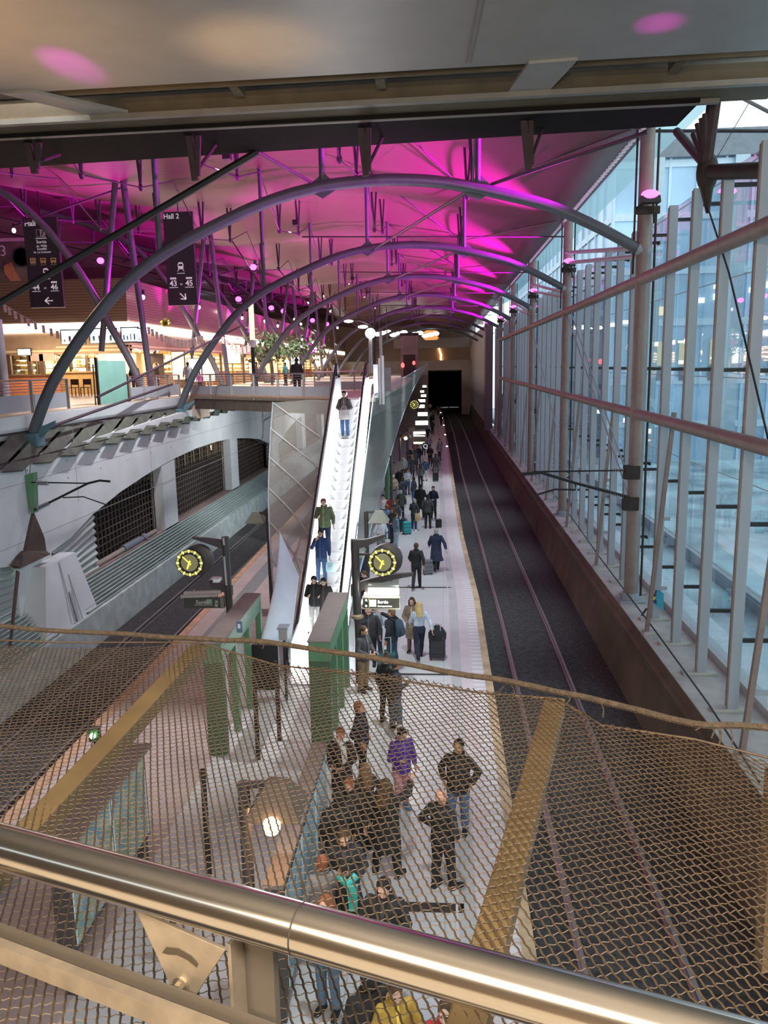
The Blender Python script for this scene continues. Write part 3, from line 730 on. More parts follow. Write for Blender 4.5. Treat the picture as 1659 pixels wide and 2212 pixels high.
# dark void behind and the security grilles
struct('wall_left_back', MB().box((-13.9, 4, 0), (-13.4, 140, 5.0)), mat('near-black void', (.006, .005, .005), .9, var=0))
M_grille = mat('brown steel grille', (.13, .10, .085), .5, metal=.3, var=.1)
bays = [('window grille of the first arched opening left of the near pier', 27.4, 34.8), ('window grille between the two concrete piers', 36.6, 46.6), ('window grille past the second concrete pier', 48.3, 57.4), ('window grille of the next arch seen through the metal fabric', 61.5, 70.6), ('second window grille of the next arch seen through the metal fabric', 72.4, 82.6)]
for lab, y0, y1 in bays:
    b = MB(); g_ = thing('window_grille', (-13.05, (y0 + y1) / 2, 1.1), 'dark brown ' + lab, 'grille', 'grilles of the arched wall')
    y = y0 + .2
    while y < y1:
        b.box((-13.08, y - .025, 1.1), (-13.04, y + .025, 4.6)); y += .36
    for i in range(13): b.box((-13.07, y0, 1.2 + i * .27), (-13.04, y1, 1.235 + i * .27))
    mk('bars', b, M_grille, g_)
    b = MB(); y = y0 + .1
    while y < y1 - .1:
        b.box((-13.2, y, 3.5), (-13.16, y + .18, 4.5)); y += .5
    mk('hanging_strips', b, mat('dusty ochre strips', (.22, .17, .11), .8, var=.3), g_)
pp = thing('pipe', (-12.8, 30, 1.2), 'long jointed drain pipe lying on the sill of the first arched opening', 'pipe')
for ya_, yb_ in ((27.4, 30.4), (32., 34.)): mk('pipe_length', MB().tube([(-12.8, ya_, 1.28), (-12.8, yb_, 1.28)], .10, 10), mat('pale brown pipe', (.28, .23, .21), .5, var=.1), pp, smooth=True)
mk('pipe_sleeve', MB().tube([(-12.8, 30.3, 1.3), (-12.8, 32.1, 1.3)], .15, 10).ball((-12.75, 32.5, 1.32), .17), mat('slate pipe sleeve', (.16, .18, .22), .5, var=.1), pp, smooth=True)
p = gx(455, 966, -13.4)
lp = thing('bulkhead_lamp', p, 'small warm bulkhead lamp glowing under the arch past the first pier', 'lamp')
mk('lens', MB().ball(p, (.10, .16, .16), 12, 8), M_emwarm, lp, smooth=True); mk('housing', MB().box((p.x - .3, p.y - .12, p.z + .12), (p.x + .05, p.y + .12, p.z + .2)), M_steel_dk, lp)
# buttress, and notch shade put into dark brown prisms
M_butt = mat('smooth pale concrete buttress', (.62, .65, .68), .65, var=.1, scale=.8)
b = MB()
b.add([(-12.7, 21.2, -.9), (-11.6, 21.2, -.9), (-11.6, 25.8, -.9), (-12.7, 25.8, -.9), (-12.7, 22.9, 2.45), (-12.15, 22.9, 2.45), (-12.15, 24.9, 2.45), (-12.7, 24.9, 2.45)],
      [(0, 3, 2, 1), (4, 5, 6, 7), (0, 1, 5, 4), (1, 2, 6, 5), (2, 3, 7, 6), (3, 0, 4, 7)])
struct('wall_buttress', b, M_butt)
struct('trim_21', MB().bar((-11.6, 23.6, -.3), (-12.12, 23.7, 2.4), .03, .03).bar((-11.6, 24.2, -.3), (-12.05, 24.1, 1.9), .025, .025).bar((-11.62, 23.95, -.3), (-11.95, 23.9, 1.4), .16, .03), mat('grey drain strip', (.40, .43, .47), .6, var=.1))
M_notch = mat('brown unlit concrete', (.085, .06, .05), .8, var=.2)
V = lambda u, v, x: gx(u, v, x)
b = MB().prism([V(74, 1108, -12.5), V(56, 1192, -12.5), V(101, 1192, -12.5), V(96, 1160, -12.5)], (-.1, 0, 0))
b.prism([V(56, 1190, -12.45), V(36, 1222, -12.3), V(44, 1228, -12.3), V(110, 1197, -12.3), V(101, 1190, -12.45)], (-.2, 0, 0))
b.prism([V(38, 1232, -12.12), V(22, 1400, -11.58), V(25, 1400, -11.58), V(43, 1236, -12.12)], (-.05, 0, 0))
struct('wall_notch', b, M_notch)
# overhead-line bracket on the left
t = thing('catenary_bracket', V(70, 1060, -12.4), 'green tapered bracket on the white wall carrying an overhead-line arm', 'overhead line bracket', 'overhead-line brackets')
Y0 = V(70, 1060, -12.4).y
def VY(u, v): return gy(u, v, Y0)
mk('tapered_plate', MB().prism([VY(50, 1027), VY(72, 1021), VY(75, 1108), VY(68, 1110)], (0, .25, 0)), M_green, t, bevel=.01)
mk('stay', MB().tube([VY(68, 1042), VY(190, 1044)], .022, 8), M_black, t)
mk('boom', MB().tube([VY(74, 1102), VY(190, 1044), VY(215, 1038), VY(238, 1040)], .035, 8), M_black, t)
mk('steady_arm', MB().tube([VY(136, 1075), VY(180, 1073), VY(226, 1089), VY(228, 1092)], .02, 8), M_black, t)
for a_, c_ in ((VY(80, 1043), VY(104, 1044)), (VY(82, 1098), VY(105, 1087))):
    b = MB()
    for j in range(8): b.lathe(a_.lerp(c_, j / 7.), [(.02, -.012), (.075, 0), (.02, .012)], 10, (c_ - a_))
    mk('insulator', b, MATS['grey porcelain'], t, smooth=True)
mk('prongs', MB().tube([VY(56, 1024), VY(54, 1006)], .01, 5).tube([VY(64, 1022), VY(66, 1004)], .01, 5), M_black, t)
o = thing('catenary_bracket', (-12.5, 50, 4), 'dark overhead-line arm by the wall edge seen beside the metal fabric', 'overhead line bracket', 'overhead-line brackets')
mk('mast', MB().tube([V(588, 880, -11.9), V(590, 930, -11.9), V(583, 960, -11.9), V(580, 1060, -11.7)], .10, 8), M_black, o)
mk('boom', MB().tube([V(590, 905, -11.9), V(640, 882, -11.2), V(668, 876, -10.9)], .06, 6), M_black, o)
struct('wall_left_upper', MB().box((-13.75, 8, 4.4), (-13.35, 46, 6.9)), mat('dark gap shade', (.05, .05, .045), .9, var=.1))  # dark colour puts shade into the gaps behind the louvre blades
# louvre blades
M_louv = mat('mossy dark green louvre', (.085, .098, .074), .6, var=.35, scale=2.)
lt = thing('louvre_row', (-13, 30, 5.7), 'row of slanted mossy louvre blades under the concourse edge beam', 'louvres')
for i in range(16):
    y = 19.9 + i * 1.76
    a = Vector((-13.05, y + 3.6, 6.48)); c = Vector((-12.42, y - .2, 5.52 + .028 * i))
    d = Vector((0.02, 1.12, -.10))
    mk('blade', MB().prism([a, c, c + d, a + d], (0.03, .0, .05)), M_louv, lt)
mk('rail', MB().bar((-12.55, 17, 5.72), (-12.5, 46, 5.95), .05, .05).bar((-13.0, 17, 6.5), (-13.0, 46, 6.52), .06, .06), M_steel_dk, lt)

# ================================================================== CONCOURSE DECK
ZF = 7.05
EX = -13.1
wl = gy(412, 830, 40.0); wr = gy(716, 830, 33.0)
M_cfloor = mat('warm terrazzo floor', (.50, .40, .33), .35, var=.12, scale=1.)
WRX = -2.75
deck = [(EX, 12), (EX, 40), (wl.x, 40.0), (wr.x, 33.0), (WRX, 33.0), (WRX, 62), (-4.5, 150), (-50, 150), (-50, 12)]
struct('floor_concourse', MB().prism([(x, y, ZF) for x, y in deck], (0, 0, -.16)), M_cfloor)
struct('wall_edge_beam', MB().prism([(EX + .02, 12, 6.62), (EX + .06, 12, 7.0), (EX - .45, 12, 7.02), (EX - .45, 12, 6.3), (EX - .1, 12, 6.3)], (0, 28.4, 0)), M_conc)
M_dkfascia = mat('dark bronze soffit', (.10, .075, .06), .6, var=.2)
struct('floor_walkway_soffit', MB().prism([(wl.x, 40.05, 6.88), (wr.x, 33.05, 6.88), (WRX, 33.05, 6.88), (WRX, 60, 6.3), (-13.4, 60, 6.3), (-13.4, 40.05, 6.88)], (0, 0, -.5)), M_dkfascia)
ww = gy(428, 868, 40.6)
struct('wall_abutment', MB().box((-13.3, 39.9, 5.9), (wl.x + .45, 41.5, 6.9)), mat('warm lit concrete block', (.55, .42, .33), .7, var=.1))
# orange lip strip under the walkway panels
M_lipc = mat('copper edge trim', (.55, .33, .22), .4, metal=.4, var=.1)
struct('trim_22', MB().bar((wl.x, 40.0 - .03, ZF + .02), (wr.x, 33 - .03, ZF + .02), .06, .09), M_lipc)
M_rpanel = mat('grey railing panel', (.36, .37, .40), .4, var=.05)
M_rpost = mat('grey railing post', (.32, .31, .31), .45, var=.08)
def railing(nm, a, c, n, label, hp=.52, ztop=8.08, z0=ZF, rails=4):
    a = Vector(a); c = Vector(c)
    t = thing(nm, a, label, 'railing', 'concourse railings')
    d = (c - a); 
    for i in range(n + 1):
        p = a + d * (i / n); mk('post', MB().bar((p.x, p.y, z0 - .12), (p.x, p.y, ztop), .10, .05), M_rpost, t)
    for i in range(n):
        p = a + d * ((i + .06) / n); q = a + d * ((i + .94) / n)
        mk('panel', MB().bar((p.x, p.y, z0 + .06 + hp / 2), (q.x, q.y, z0 + .06 + hp / 2), .03, hp), M_rpanel, t)
    for j in range(rails):
        z = z0 + .06 + hp + .09 + j * (ztop - z0 - hp - .15) / rails
        mk('rail', MB().tube([(a.x, a.y, z), (c.x, c.y, z)], .016, 6), M_stain, t)
    mk('handrail', MB().tube([(a.x, a.y, ztop), (c.x, c.y, ztop)], .035, 8), mat('reddish handrail', (.34, .22, .18), .4, var=.1) if 'nearest' in label else M_stain, t)
    return t
railing('railing', (EX - .12, 17.5, ZF), (EX - .12, 27.6, ZF), 4, 'railing with grey panels at the nearest left edge of the concourse')
railing('railing', (EX - .12, 33.3, ZF), (EX - .12, 39.8, ZF), 4, 'railing with grey panels between the green glass screen and the walkway corner')
railing('railing', (wl.x, 40.0, ZF), (wr.x, 33.0, ZF), 6, 'long railing with grey panels along the walkway to the escalator', hp=.42)
rw = thing('railing', (-3.6, 46, ZF), 'short railing at the far side of the escalator landing', 'railing')
for i in range(4): mk('post', MB().bar((-7 + i * 1.1, 44, ZF), (-7 + i * 1.1, 44, 8.1), .08, .05), M_rpost, rw)
mk('handrail', MB().tube([(-7, 44, 8.1), (-3.7, 44, 8.1)], .035, 8).tube([(-7, 44, 7.7), (-3.7, 44, 7.7)], .02, 6), M_stain, rw)
mk('panel', MB().box((-7, 43.98, ZF + .05), (-3.7, 44.02, ZF + .5)), M_rpanel, rw)
# green glass screen
gs = thing('glass_screen', (EX - .1, 31.5, ZF), 'tall frosted green glass screen in a dark frame on the concourse edge', 'glass screen')
mk('glass', MB().box((EX - .14, 30.25, ZF - .2), (EX - .10, 33.0, 8.74)), mat('frosted green glass', (.22, .44, .36), .25, var=.08, scale=1.5), gs)
mk('frame', MB().bar((EX - .12, 30.15, 6.7), (EX - .12, 30.15, 8.85), .10, .08).bar((EX - .2, 30.0, 6.8), (EX - .2, 30.05, 8.6), .04, .04).bar((EX - .12, 33.08, 6.8), (EX - .12, 33.08, 8.2), .08, .08).bar((EX - .12, 30.1, 6.85), (EX - .12, 33.1, 6.85), .06, .05), M_steel_dk, gs)
# ================================================================== SHOPS
FY, FX = 46.0, -18.1
M_brown = stripe_mat('brown slatted timber fascia', (.24, .155, .11), (.10, .062, .045), 'Z', 6.5, .78, .5, .6)
M_sign = mat('tan shop fascia', (.42, .29, .20), .5, var=.08)
def canopy(nm, pts):
    return MB().prism(pts, (0, 0, 0.01))
b = MB()
b.add([(-40, FY, 11.15), (FX, FY, 11.15), (FX, 150, 11.15), (-40, FY - .6, 13.5), (FX + .3, FY - .6, 13.5), (FX + .3, 150, 13.5)], [(0, 1, 4, 3), (1, 2, 5, 4)])
b.add([(-40, FY - .6, 13.5), (FX + .3, FY - .6, 13.5), (FX + .3, 150, 13.5), (-40, FY + 4, 13.7), (FX - 4, FY + 4, 13.7), (FX - 4, 150, 13.7)], [(0, 1, 4, 3), (1, 2, 5, 4)])
struct('wall_shop_canopy', b, M_brown)
b = MB().box((-27, FY - .02, 10.62), (FX + .1, FY + .25, 11.14)).box((FX - .2, FY, 10.62), (FX + .08, 150, 11.14))
lb = tag(mk('light_band', b, emat('shop light band', (1, .90, .78), 8.0)), 'long glowing white light band running above all the shop fronts', 'light band')
struct('wall_shop_fascia', MB().box((-40, FY + .05, 9.35), (FX, FY + .4, 10.62)).box((FX - .35, FY, 9.6), (FX - .02, 150, 10.62)), M_sign)
M_shopin = mat('warm cream shop interior', (.80, .66, .42), .6, var=.1, scale=.8)
struct('wall_shop_back', MB().box((-40, FY + 4.2, ZF), (FX - 4, FY + 4.6, 10)).box((FX - 4.4, FY + 4, ZF), (FX - 4, 150, 10.5)), M_shopin)
struct('ceiling_shop', MB().box((-40, FY, 9.5), (FX, FY + 4.6, 9.62)).box((FX - 4.4, FY, 9.72), (FX, 150, 9.82)), M_shopin)
M_lit = emat('lit shop panel', (1, .80, .42), 2.4)
M_lit2 = emat('bright shop lamp', (1, .93, .78), 8.)
M_orange = mat('orange-brown counter front', (.50, .20, .085), .5, var=.08)
M_ocher = mat('ochre counter front', (.42, .27, .11), .5, var=.1)
M_wood = mat('dark brown wood', (.10, .06, .04), .5, var=.2)
GOOD = [mat('goods %d' % i, c, .5, var=.1) for i, c in enumerate(((.75, .55, .25), (.85, .78, .55), (.55, .30, .12), (.30, .20, .10), (.80, .70, .30), (.45, .50, .45)))]
def shopx(u, y): return gy(u, 800, y).x
# bakery kiosk on the far left
k1 = thing('shop_counter', (shopx(60, 45), 45, ZF), 'orange-brown shop counter at the far left of the concourse', 'counter')
mk('front', MB().box((shopx(16, 44.6), 44.6, ZF), (shopx(127, 44.6), 45.4, 8.15)), M_orange, k1)
mk('worktop', MB().box((shopx(14, 44.5), 44.5, 8.15), (shopx(128, 44.5), 45.5, 8.24)), M_wood, k1)
k2 = thing('shop_counter', (shopx(180, 45), 45, ZF), 'ochre shop counter in front of the lit shelves left of the green screen', 'counter')
mk('front', MB().box((shopx(130, 44.8), 44.8, ZF), (shopx(212, 44.8), 45.6, 8.28)), M_ocher, k2)
mk('worktop', MB().box((shopx(129, 44.7), 44.7, 8.28), (shopx(213, 44.7), 45.7, 8.36)), M_lipc, k2)
def shelf_unit(u0, u1, y, z0, z1, label, lit=True):
    x0, x1 = shopx(u0, y), shopx(u1, y)
    t = thing('display_shelf', ((x0 + x1) / 2, y, z0), label, 'shelf', 'lit shop shelves')
    mk('back_panel', MB().box((x0, y + .4, z0), (x1, y + .45, z1)), M_lit if lit else M_shopin, t)
    n = 4
    for i in range(n + 1):
        z = z0 + (z1 - z0) * i / n; mk('shelf_board', MB().box((x0, y, z - .02), (x1, y + .42, z + .02)), M_wood if i % 2 else M_shopin, t)
    mk('upright', MB().box((x0 - .05, y, z0), (x0, y + .42, z1)).box((x1, y, z0), (x1 + .05, y + .42, z1)), M_wood, t)
    rr_ = random.Random(u0)
    for i in range(n):
        z = z0 + (z1 - z0) * i / n + .02
        x = x0 + .06
        while x < x1 - .2:
            w = rr_.uniform(.14, .34); h = rr_.uniform(.12, (z1 - z0) / n * .75)
            if rr_.random() < .72:
                o = mk('packet', MB().box((x, y + .05, z), (x + w * .9, y + .3, z + h)), rr_.choice(GOOD))
                tag(o, 'small packet of goods on ' + label, 'packet', 'goods on ' + label)
            x += w + .05
    return t
shelf_unit(30, 78, 48.2, 8.25, 9.45, 'brightly lit bakery shelves at the far left')
shelf_unit(86, 124, 48.4, 8.25, 9.45, 'lit bakery shelves right of the brown post')
shelf_unit(152, 186, 48.0, 8.3, 9.45, 'yellow lit shelves above the ochre counter')
shelf_unit(190, 206, 48.2, 8.3, 9.45, 'narrow lit shelves beside the green screen')
def screen(u0, v0, u1, v1, y, label, blue=True):
    a, c = gy(u0, v1, y), gy(u1, v0, y)
    t = thing('menu_screen', ((a.x + c.x) / 2, y, a.z), label, 'screen', 'menu screens over the counters')
    mk('bezel', MB().box((a.x - .06, y, a.z - .06), (c.x + .06, y + .12, c.z + .06)), M_black, t)
    mk('display', MB().box((a.x, y - .01, a.z), (c.x, y, c.z)), emat('menu screen', (.80, .93, 1.), 1.15), t)
    w = c.x - a.x; h = c.z - a.z; b = MB(); r_ = random.Random(u0)
    for i in range(4):
        x = a.x + w * (.1 + .22 * i); b.box((x, y - .014, a.z + h * .12), (x + w * r_.uniform(.03, .10), y - .011, a.z + h * r_.uniform(.25, .6)))
    mk('menu_picture', b, mat('menu picture %d' % (u0 % 3), ((.2, .3, .6), (.25, .55, .55), (.35, .3, .3))[u0 % 3], .5, var=0), t)
screen(134, 713, 180, 743, 44.2, 'wide menu screen hung left of the first arch')
screen(196, 710, 249, 741, 44.2, 'wide menu screen hung right of the first arch')
screen(264, 708, 296, 738, 44.2, 'menu screen right of the side arch')
screen(297, 710, 308, 738, 44.2, 'narrow menu screen beside the slim column')
o = thing('price_display', (shopx(50, 45.8), 45.8, 9.3), 'small glowing price display over the orange counter', 'screen')
a, c = gy(39, 767, 45.8), gy(64, 754, 45.8)
mk('display', MB().box((a.x, 45.8, a.z), (c.x, 45.84, c.z)), emat('price display', (1, .97, .9), 2.5), o); mk('bezel', MB().box((a.x - .05, 45.84, a.z - .05), (c.x + .05, 45.9, c.z + .05)), M_black, o)
o = tag(mk('shop_sign', MB().box((shopx(66, 46), 45.9, 9.0), (shopx(122, 46), 46., 9.45)), mat('pale pink board', (.62, .42, .36), .5, var=.1)), 'pale pink menu board at the back of the left kiosk', 'sign')
# posts of the kiosk
for u, lab in ((22, 'left'), (66, 'middle'), (93, 'right')):
    tag(mk('kiosk_post', MB().box((shopx(u, 46) - .12, 45.9, ZF), (shopx(u, 46) + .12, 46.1, 9.4)), M_wood), 'brown upright post of the bakery kiosk, the %s one' % lab, 'post')
tag(mk('hall_column', MB().tube([gy(-8, 690, 30), gy(12, 872, 30)], .20, 12), M_sarch, smooth=True), 'thick grey leaning column cut by the left edge of the photo', 'column')
# cafe bays running away along the hall
rr_ = random.Random(5)
for i in range(13):
    y = FY + 4.2 + i * 7.6
    t = thing('shop_bay', (FX - 3.9, y + 3, ZF), 'warmly lit shop bay along the hall, %s past the corner' % ORD[i], 'shop bay', 'shop bays along the hall')
    mk('lit_wall', MB().box((FX - 3.95, y + .6, 8.2), (FX - 3.85, y + 6.6, 9.55)), emat('lit shop panel %d' % (i % 3), ((1, .80, .42), (1, .68, .30), (1, .88, .6))[i % 3], 2.0), t)
    mk('counter', MB().box((FX - 1.6, y + .5, ZF), (FX - .9, y + 6.0, 8.2)), (M_ocher, M_wood, M_orange)[i % 3], t)
    mk('mullion', MB().box((FX - .1, y - .1, ZF), (FX + .05, y + .12, 9.58)), M_wood, t); mk('mullion', MB().box((FX - .06, y + 3.6, ZF), (FX + .02, y + 3.7, 9.58)), M_wood, t)
    b = MB()
    for j in range(6):
        for z in (8.3, 8.75, 9.2): b.box((FX - 3.8, y + .8 + j * .95, z), (FX - 3.6, y + .8 + j * .95 + rr_.uniform(.3, .8), z + rr_.uniform(.12, .32)))
    mk('stock', b, rr_.choice(GOOD), t, kind='stuff')
# globe lamps of the cafe
for i, (u, v, d) in enumerate(((268, 752, 50), (286, 754, 50), (301, 756, 51), (316, 757, 52), (327, 757, 53), (337, 757, 54), (345, 770, 55), (362, 772, 56))):
    p = gy(u, v, d)
    t = thing('globe_lamp', p, 'round white globe lamp hanging in the cafe, %s from the left' % ORD[i], 'lamp', 'globe lamps of the cafe')
    mk('globe', MB().ball(p, .17, 12, 8), M_lit2, t, smooth=True); mk('cord', MB().tube([p + Vector((0, 0, .15)), p + Vector((0, 0, 1.0))], .012, 5), M_black, t)
o = thing('chalkboard', gy(338, 800, 49), 'black chalkboard hanging in front of the cafe', 'board')
a, c = gy(323, 818, 49), gy(352, 764, 49); mk('panel', MB().box((a.x, 49, a.z), (c.x, 49.06, c.z)), mat('chalkboard', (.05, .03, .025), .6, var=.1), o)
mk('drawing', MB().lathe(((a.x + c.x) / 2, 48.99, (a.z + c.z) / 2), [(.16, 0), (.22, .004)], 14, (0, -1, 0)), mat('chalk tan', (.55, .35, .22), .7, var=.1), o)
for i, (u, v, w, h, d, colr) in enumerate(((385, 790, 22, 60, 52, (1, .75, .4)), (420, 800, 26, 50, 55, (1, .97, .9)), (450, 798, 24, 50, 58, (1, .8, .5)), (500, 765, 36, 40, 62, (1, .82, .5)), (585, 790, 26, 40, 70, (1, .5, .25)), (638, 785, 16, 34, 80, (.85, .95, 1)), (690, 780, 30, 24, 96, (1, .75, .45)), (548, 795, 18, 30, 66, (1, .7, .35)))):
    a, c = gy(u - w / 2, v + h / 2, d), gy(u + w / 2, v - h / 2, d)
    a.x = max(a.x, -40); t = thing('lit_sign', ((a.x + c.x) / 2, d, a.z), 'glowing shop display panel standing along the hall, %s from the left' % ORD[i], 'illuminated panel', 'glowing panels of the shops')
    mk('panel', MB().box((a.x, d, a.z), (c.x, d + .12, c.z)), emat('shop panel %d' % i, colr, 2.0), t); mk('frame', MB().box((a.x - .05, d + .02, a.z - .05), (c.x + .05, d + .16, c.z + .05)), M_wood, t)
# plants
M_leaf = mat('dark leaves', (.06, .10, .03), .7, var=.5, scale=4.)
for i, (u, v, d, s) in enumerate(((585, 755, 62, 1.5), (655, 755, 74, 1.6))):
    p = gy(u, v, d); t = thing('hall_tree', (p.x, d, ZF), 'dark leafy tree in the hall, the %s one' % ('nearer', 'farther')[i], 'tree', 'hall trees')
    b = MB(); r_ = random.Random(i)
    for j in range(420):
        q = p + Vector((r_.gauss(0, s * .6), r_.gauss(0, s * .5), r_.gauss(.1, s * .33))); e = Vector((r_.uniform(-1, 1), r_.uniform(-1, 1), r_.uniform(-1, 1))).normalized() * .22; f = e.orthogonal().normalized() * .10
        b.quad(q - e, q + f, q + e, q - f)
    mk('foliage', b, M_leaf, t); mk('trunk', MB().tube([(p.x, d, ZF), p], [.10, .06], 8), M_wood, t)
# bunting strings of small flags
M_flag = mat('white and red paper flag', (.80, .70, .68), .7, var=.25, scale=6.)
for i, (P, n, d) in enumerate((([(6, 655), (60, 688), (128, 716)], 9, 42.), ([(318, 704), (360, 726), (400, 734), (438, 724)], 14, 44.), ([(478, 725), (515, 750), (545, 742)], 8, 48.))):
    pts = smooth_pts([gy(u, v, d) for u, v in P], 8)
    t = thing('bunting', pts[0], 'string of little white and red flags, the %s one' % ('left', 'middle', 'right-hand')[i], 'bunting', 'flag strings in front of the shops')
    mk('cord', MB().tube(pts, .012, 5), M_white, t)
    for j in range(n):
        s = (j + .5) / n * (len(pts) - 1); k_ = int(s); p = pts[k_].lerp(pts[k_ + 1], s - k_)
        mk('flag', MB().prism([p + Vector((-.09, 0, 0)), p + Vector((.09, 0, -.03)), p + Vector((.08, .03, -.42)), p + Vector((-.085, .04, -.40))], (0, .008, 0)), M_flag, t)
p = gy(357, 698, 46); t = thing('balloon_ball', p, 'yellow-green tinsel ball hanging before the light band', 'decoration')
b = MB(); r_ = random.Random(3)
for j in range(160):
    d_ = Vector((r_.gauss(0, 1), r_.gauss(0, 1), r_.gauss(0, 1))).normalized(); e = d_.orthogonal().normalized() * .05; b.add([p + e, p - e, p + d_ * r_.uniform(.2, .36)], [(0, 1, 2)])
mk('tinsel', b, mat('gold tinsel', (.42, .40, .05), .3, metal=.5, var=.5, scale=9.), t); mk('cord', MB().tube([p, p + Vector((0, 0, 1.2))], .01, 4), M_black, t)
# poster on the left with a pointing hand, on the hall wall
pa, pc = gy(-30, 640, 52), gy(66, 520, 52)
ps = thing('advert_panel', ((pa.x + pc.x) / 2, 52, pa.z), 'large dark advertising panel hung at the left edge above the shops', 'poster')
mk('print', MB().box((pa.x, 52, pa.z), (pc.x, 52.15, pc.z)), mat('dark grey photo print', (.16, .11, .11), .5, var=.5, scale=.8), ps)
mk('frame', MB().box((pa.x, 51.95, pa.z - .3), (pc.x + .1, 52.2, pa.z)).box((pa.x, 51.95, pc.z), (pc.x + .1, 52.2, pc.z + .2)), mat('pale frame', (.62, .5, .5), .5, var=.05), ps)
mk('printed_hand', MB().prism([gy(u, v, 51.97) for u, v in ((34, 622), (10, 590), (8, 574), (20, 568), (25, 566), (27, 572), (30, 580), (52, 618), (46, 626))], (0, .01, 0)), mat('printed skin tone', (.50, .20, .12), .6, var=.15), ps)
text('lettering', '3', gy(0, 553, 51.96), .95, M_white, ps)
mk('printed_clock', MB().lathe(gy(46, 555, 51.97), [(.55, 0), (.62, .004), (.66, 0)], 24, (0, -1, 0)), mat('dark print', (.06, .05, .055), .5, var=0), ps)
# ================================================================== HANGING HALL SIGNS
M_sgn = mat('dark aubergine sign panel', (.045, .035, .045), .45, var=.05)
M_ltr = mat('white lettering', (.85, .83, .85), .5, var=0, emit=(1, .95, 1), estr=.25)
M_ylw = mat('yellow pictogram', (.75, .58, .22), .5, var=0)
def tram(x, y, z, s, parent, m):
    mk('pictogram', MB().prism([(x - .30 * s, y, z), (x - .36 * s, y, z + .55 * s), (x - .22 * s, y, z + .8 * s), (x + .22 * s, y, z + .8 * s), (x + .36 * s, y, z + .55 * s), (x + .30 * s, y, z)], (0, .012, 0)).bar((x - .2 * s, y, z), (x - .42 * s, y, z - .25 * s), .02, .06 * s).bar((x + .2 * s, y, z), (x + .42 * s, y, z - .25 * s), .02, .06 * s), m, parent)
    mk('pictogram_window', MB().box((x - .24 * s, y - .006, z + .36 * s), (x + .24 * s, y, z + .6 * s)), M_sgn, parent)
def arrow(p, d, L, w, m, parent):
    p = Vector(p); d = Vector(d).normalized(); e = p + d * L; s = d.cross(Vector((0, 1, 0)))
    mk('arrow', MB().bar(p, e, .012, w, s).bar(e, e - d * L * .5 + s * L * .42, .012, w, Vector((0, 1, 0)).cross(d)).bar(e, e - d * L * .5 - s * L * .42, .012, w, Vector((0, 1, 0)).cross(d)), m, parent)
def bigsign(u0, v0, u1, v1, y, label):
    a, c = gy(u0, v1, y), gy(u1, v0, y)
    t = thing('hall_sign', ((a.x + c.x) / 2, y, a.z), label, 'sign')
    mk('panel', MB().box((a.x, y, a.z), (c.x, y + .2, c.z)), M_sgn, t, bevel=.02)
    mk('hanger', MB().tube([((a.x + c.x) / 2, y + .1, c.z), ((a.x + c.x) / 2, y + .1, roofz((a.x + c.x) / 2, y) - .1)], .025, 6), M_steel_dk, t)
    W = c.x - a.x; H = c.z - a.z
    return t, (lambda s, r: (a.x + s * W, y - .012, c.z - r * H)), W, H
t, P, W_, H_ = bigsign(66, 468, 122, 665, 42., 'tall dark hanging sign for Hall with tracks 44 et 46 and a left arrow')
text('lettering', 'Hall 1', P(.05, .092), H_ * .085, M_ltr, t, bold=.006)
a = P(.5, .175); mk('exit_pictogram', MB().box((a[0] - .24, a[1], a[2] - .2), (a[0] + .24, a[1] + .01, a[2] + .2)), mat('pale sign grey', (.55, .5, .55), .5, var=0), t)
mk('pictogram_door', MB().box((a[0] - .2, a[1] - .01, a[2] - .17), (a[0] - .04, a[1], a[2] + .17)).bar((a[0] + .02, a[1] - .005, a[2] - .15), (a[0] + .15, a[1] - .005, a[2] + .12), .01, .05), M_sgn, t)
mk('underline', MB().box((a[0] - .3, a[1], a[2] - .27), (a[0] + .3, a[1] + .01, a[2] - .24)), M_ltr, t)
text('lettering', 'Sortie', P(.5, .285), H_ * .05, M_ltr, t, align='CENTER')
for r, s in ((.325, 'av. Willy'), (.358, 'Euralille'), (.392, 'Av. Le Corbusier')): text('lettering', s, P(.5, r), H_ * (.036 if r < .38 else .03), M_ltr, t, align='CENTER')
for i, ch in enumerate(('M', 'tram', 'bus')):
    a = P(.2 + .3 * i, .475)
    if i == 0:
        mk('pictogram', MB().box((a[0] - .15, a[1], a[2] - .14), (a[0] + .15, a[1] + .01, a[2] + .14)), M_ylw, t); text('lettering', 'M', (a[0], a[1] - .006, a[2] - .08), .24, M_sgn, t, align='CENTER')
    else:
        mk('pictogram', MB().box((a[0] - .15, a[1], a[2] - .10), (a[0] + .15, a[1] + .01, a[2] + .12)).box((a[0] - .12, a[1], a[2] - .15), (a[0] - .05, a[1] + .01, a[2] - .10)).box((a[0] + .05, a[1], a[2] - .15), (a[0] + .12, a[1] + .01, a[2] - .10)), M_ylw, t)
        mk('pictogram_window', MB().box((a[0] - .1, a[1] - .005, a[2]), (a[0] + .1, a[1], a[2] + .07)), M_sgn, t)
    mk('underline', MB().box((a[0] - .15, a[1], a[2] - .22), (a[0] + .15, a[1] + .01, a[2] - .2)), M_ylw, t)
a = P(.55, .635); tram(a[0], a[1], a[2], .42, t, M_ltr)
mk('underline', MB().box((a[0] - .2, a[1], a[2] - .22), (a[0] + .2, a[1] + .01, a[2] - .19)), M_ltr, t)
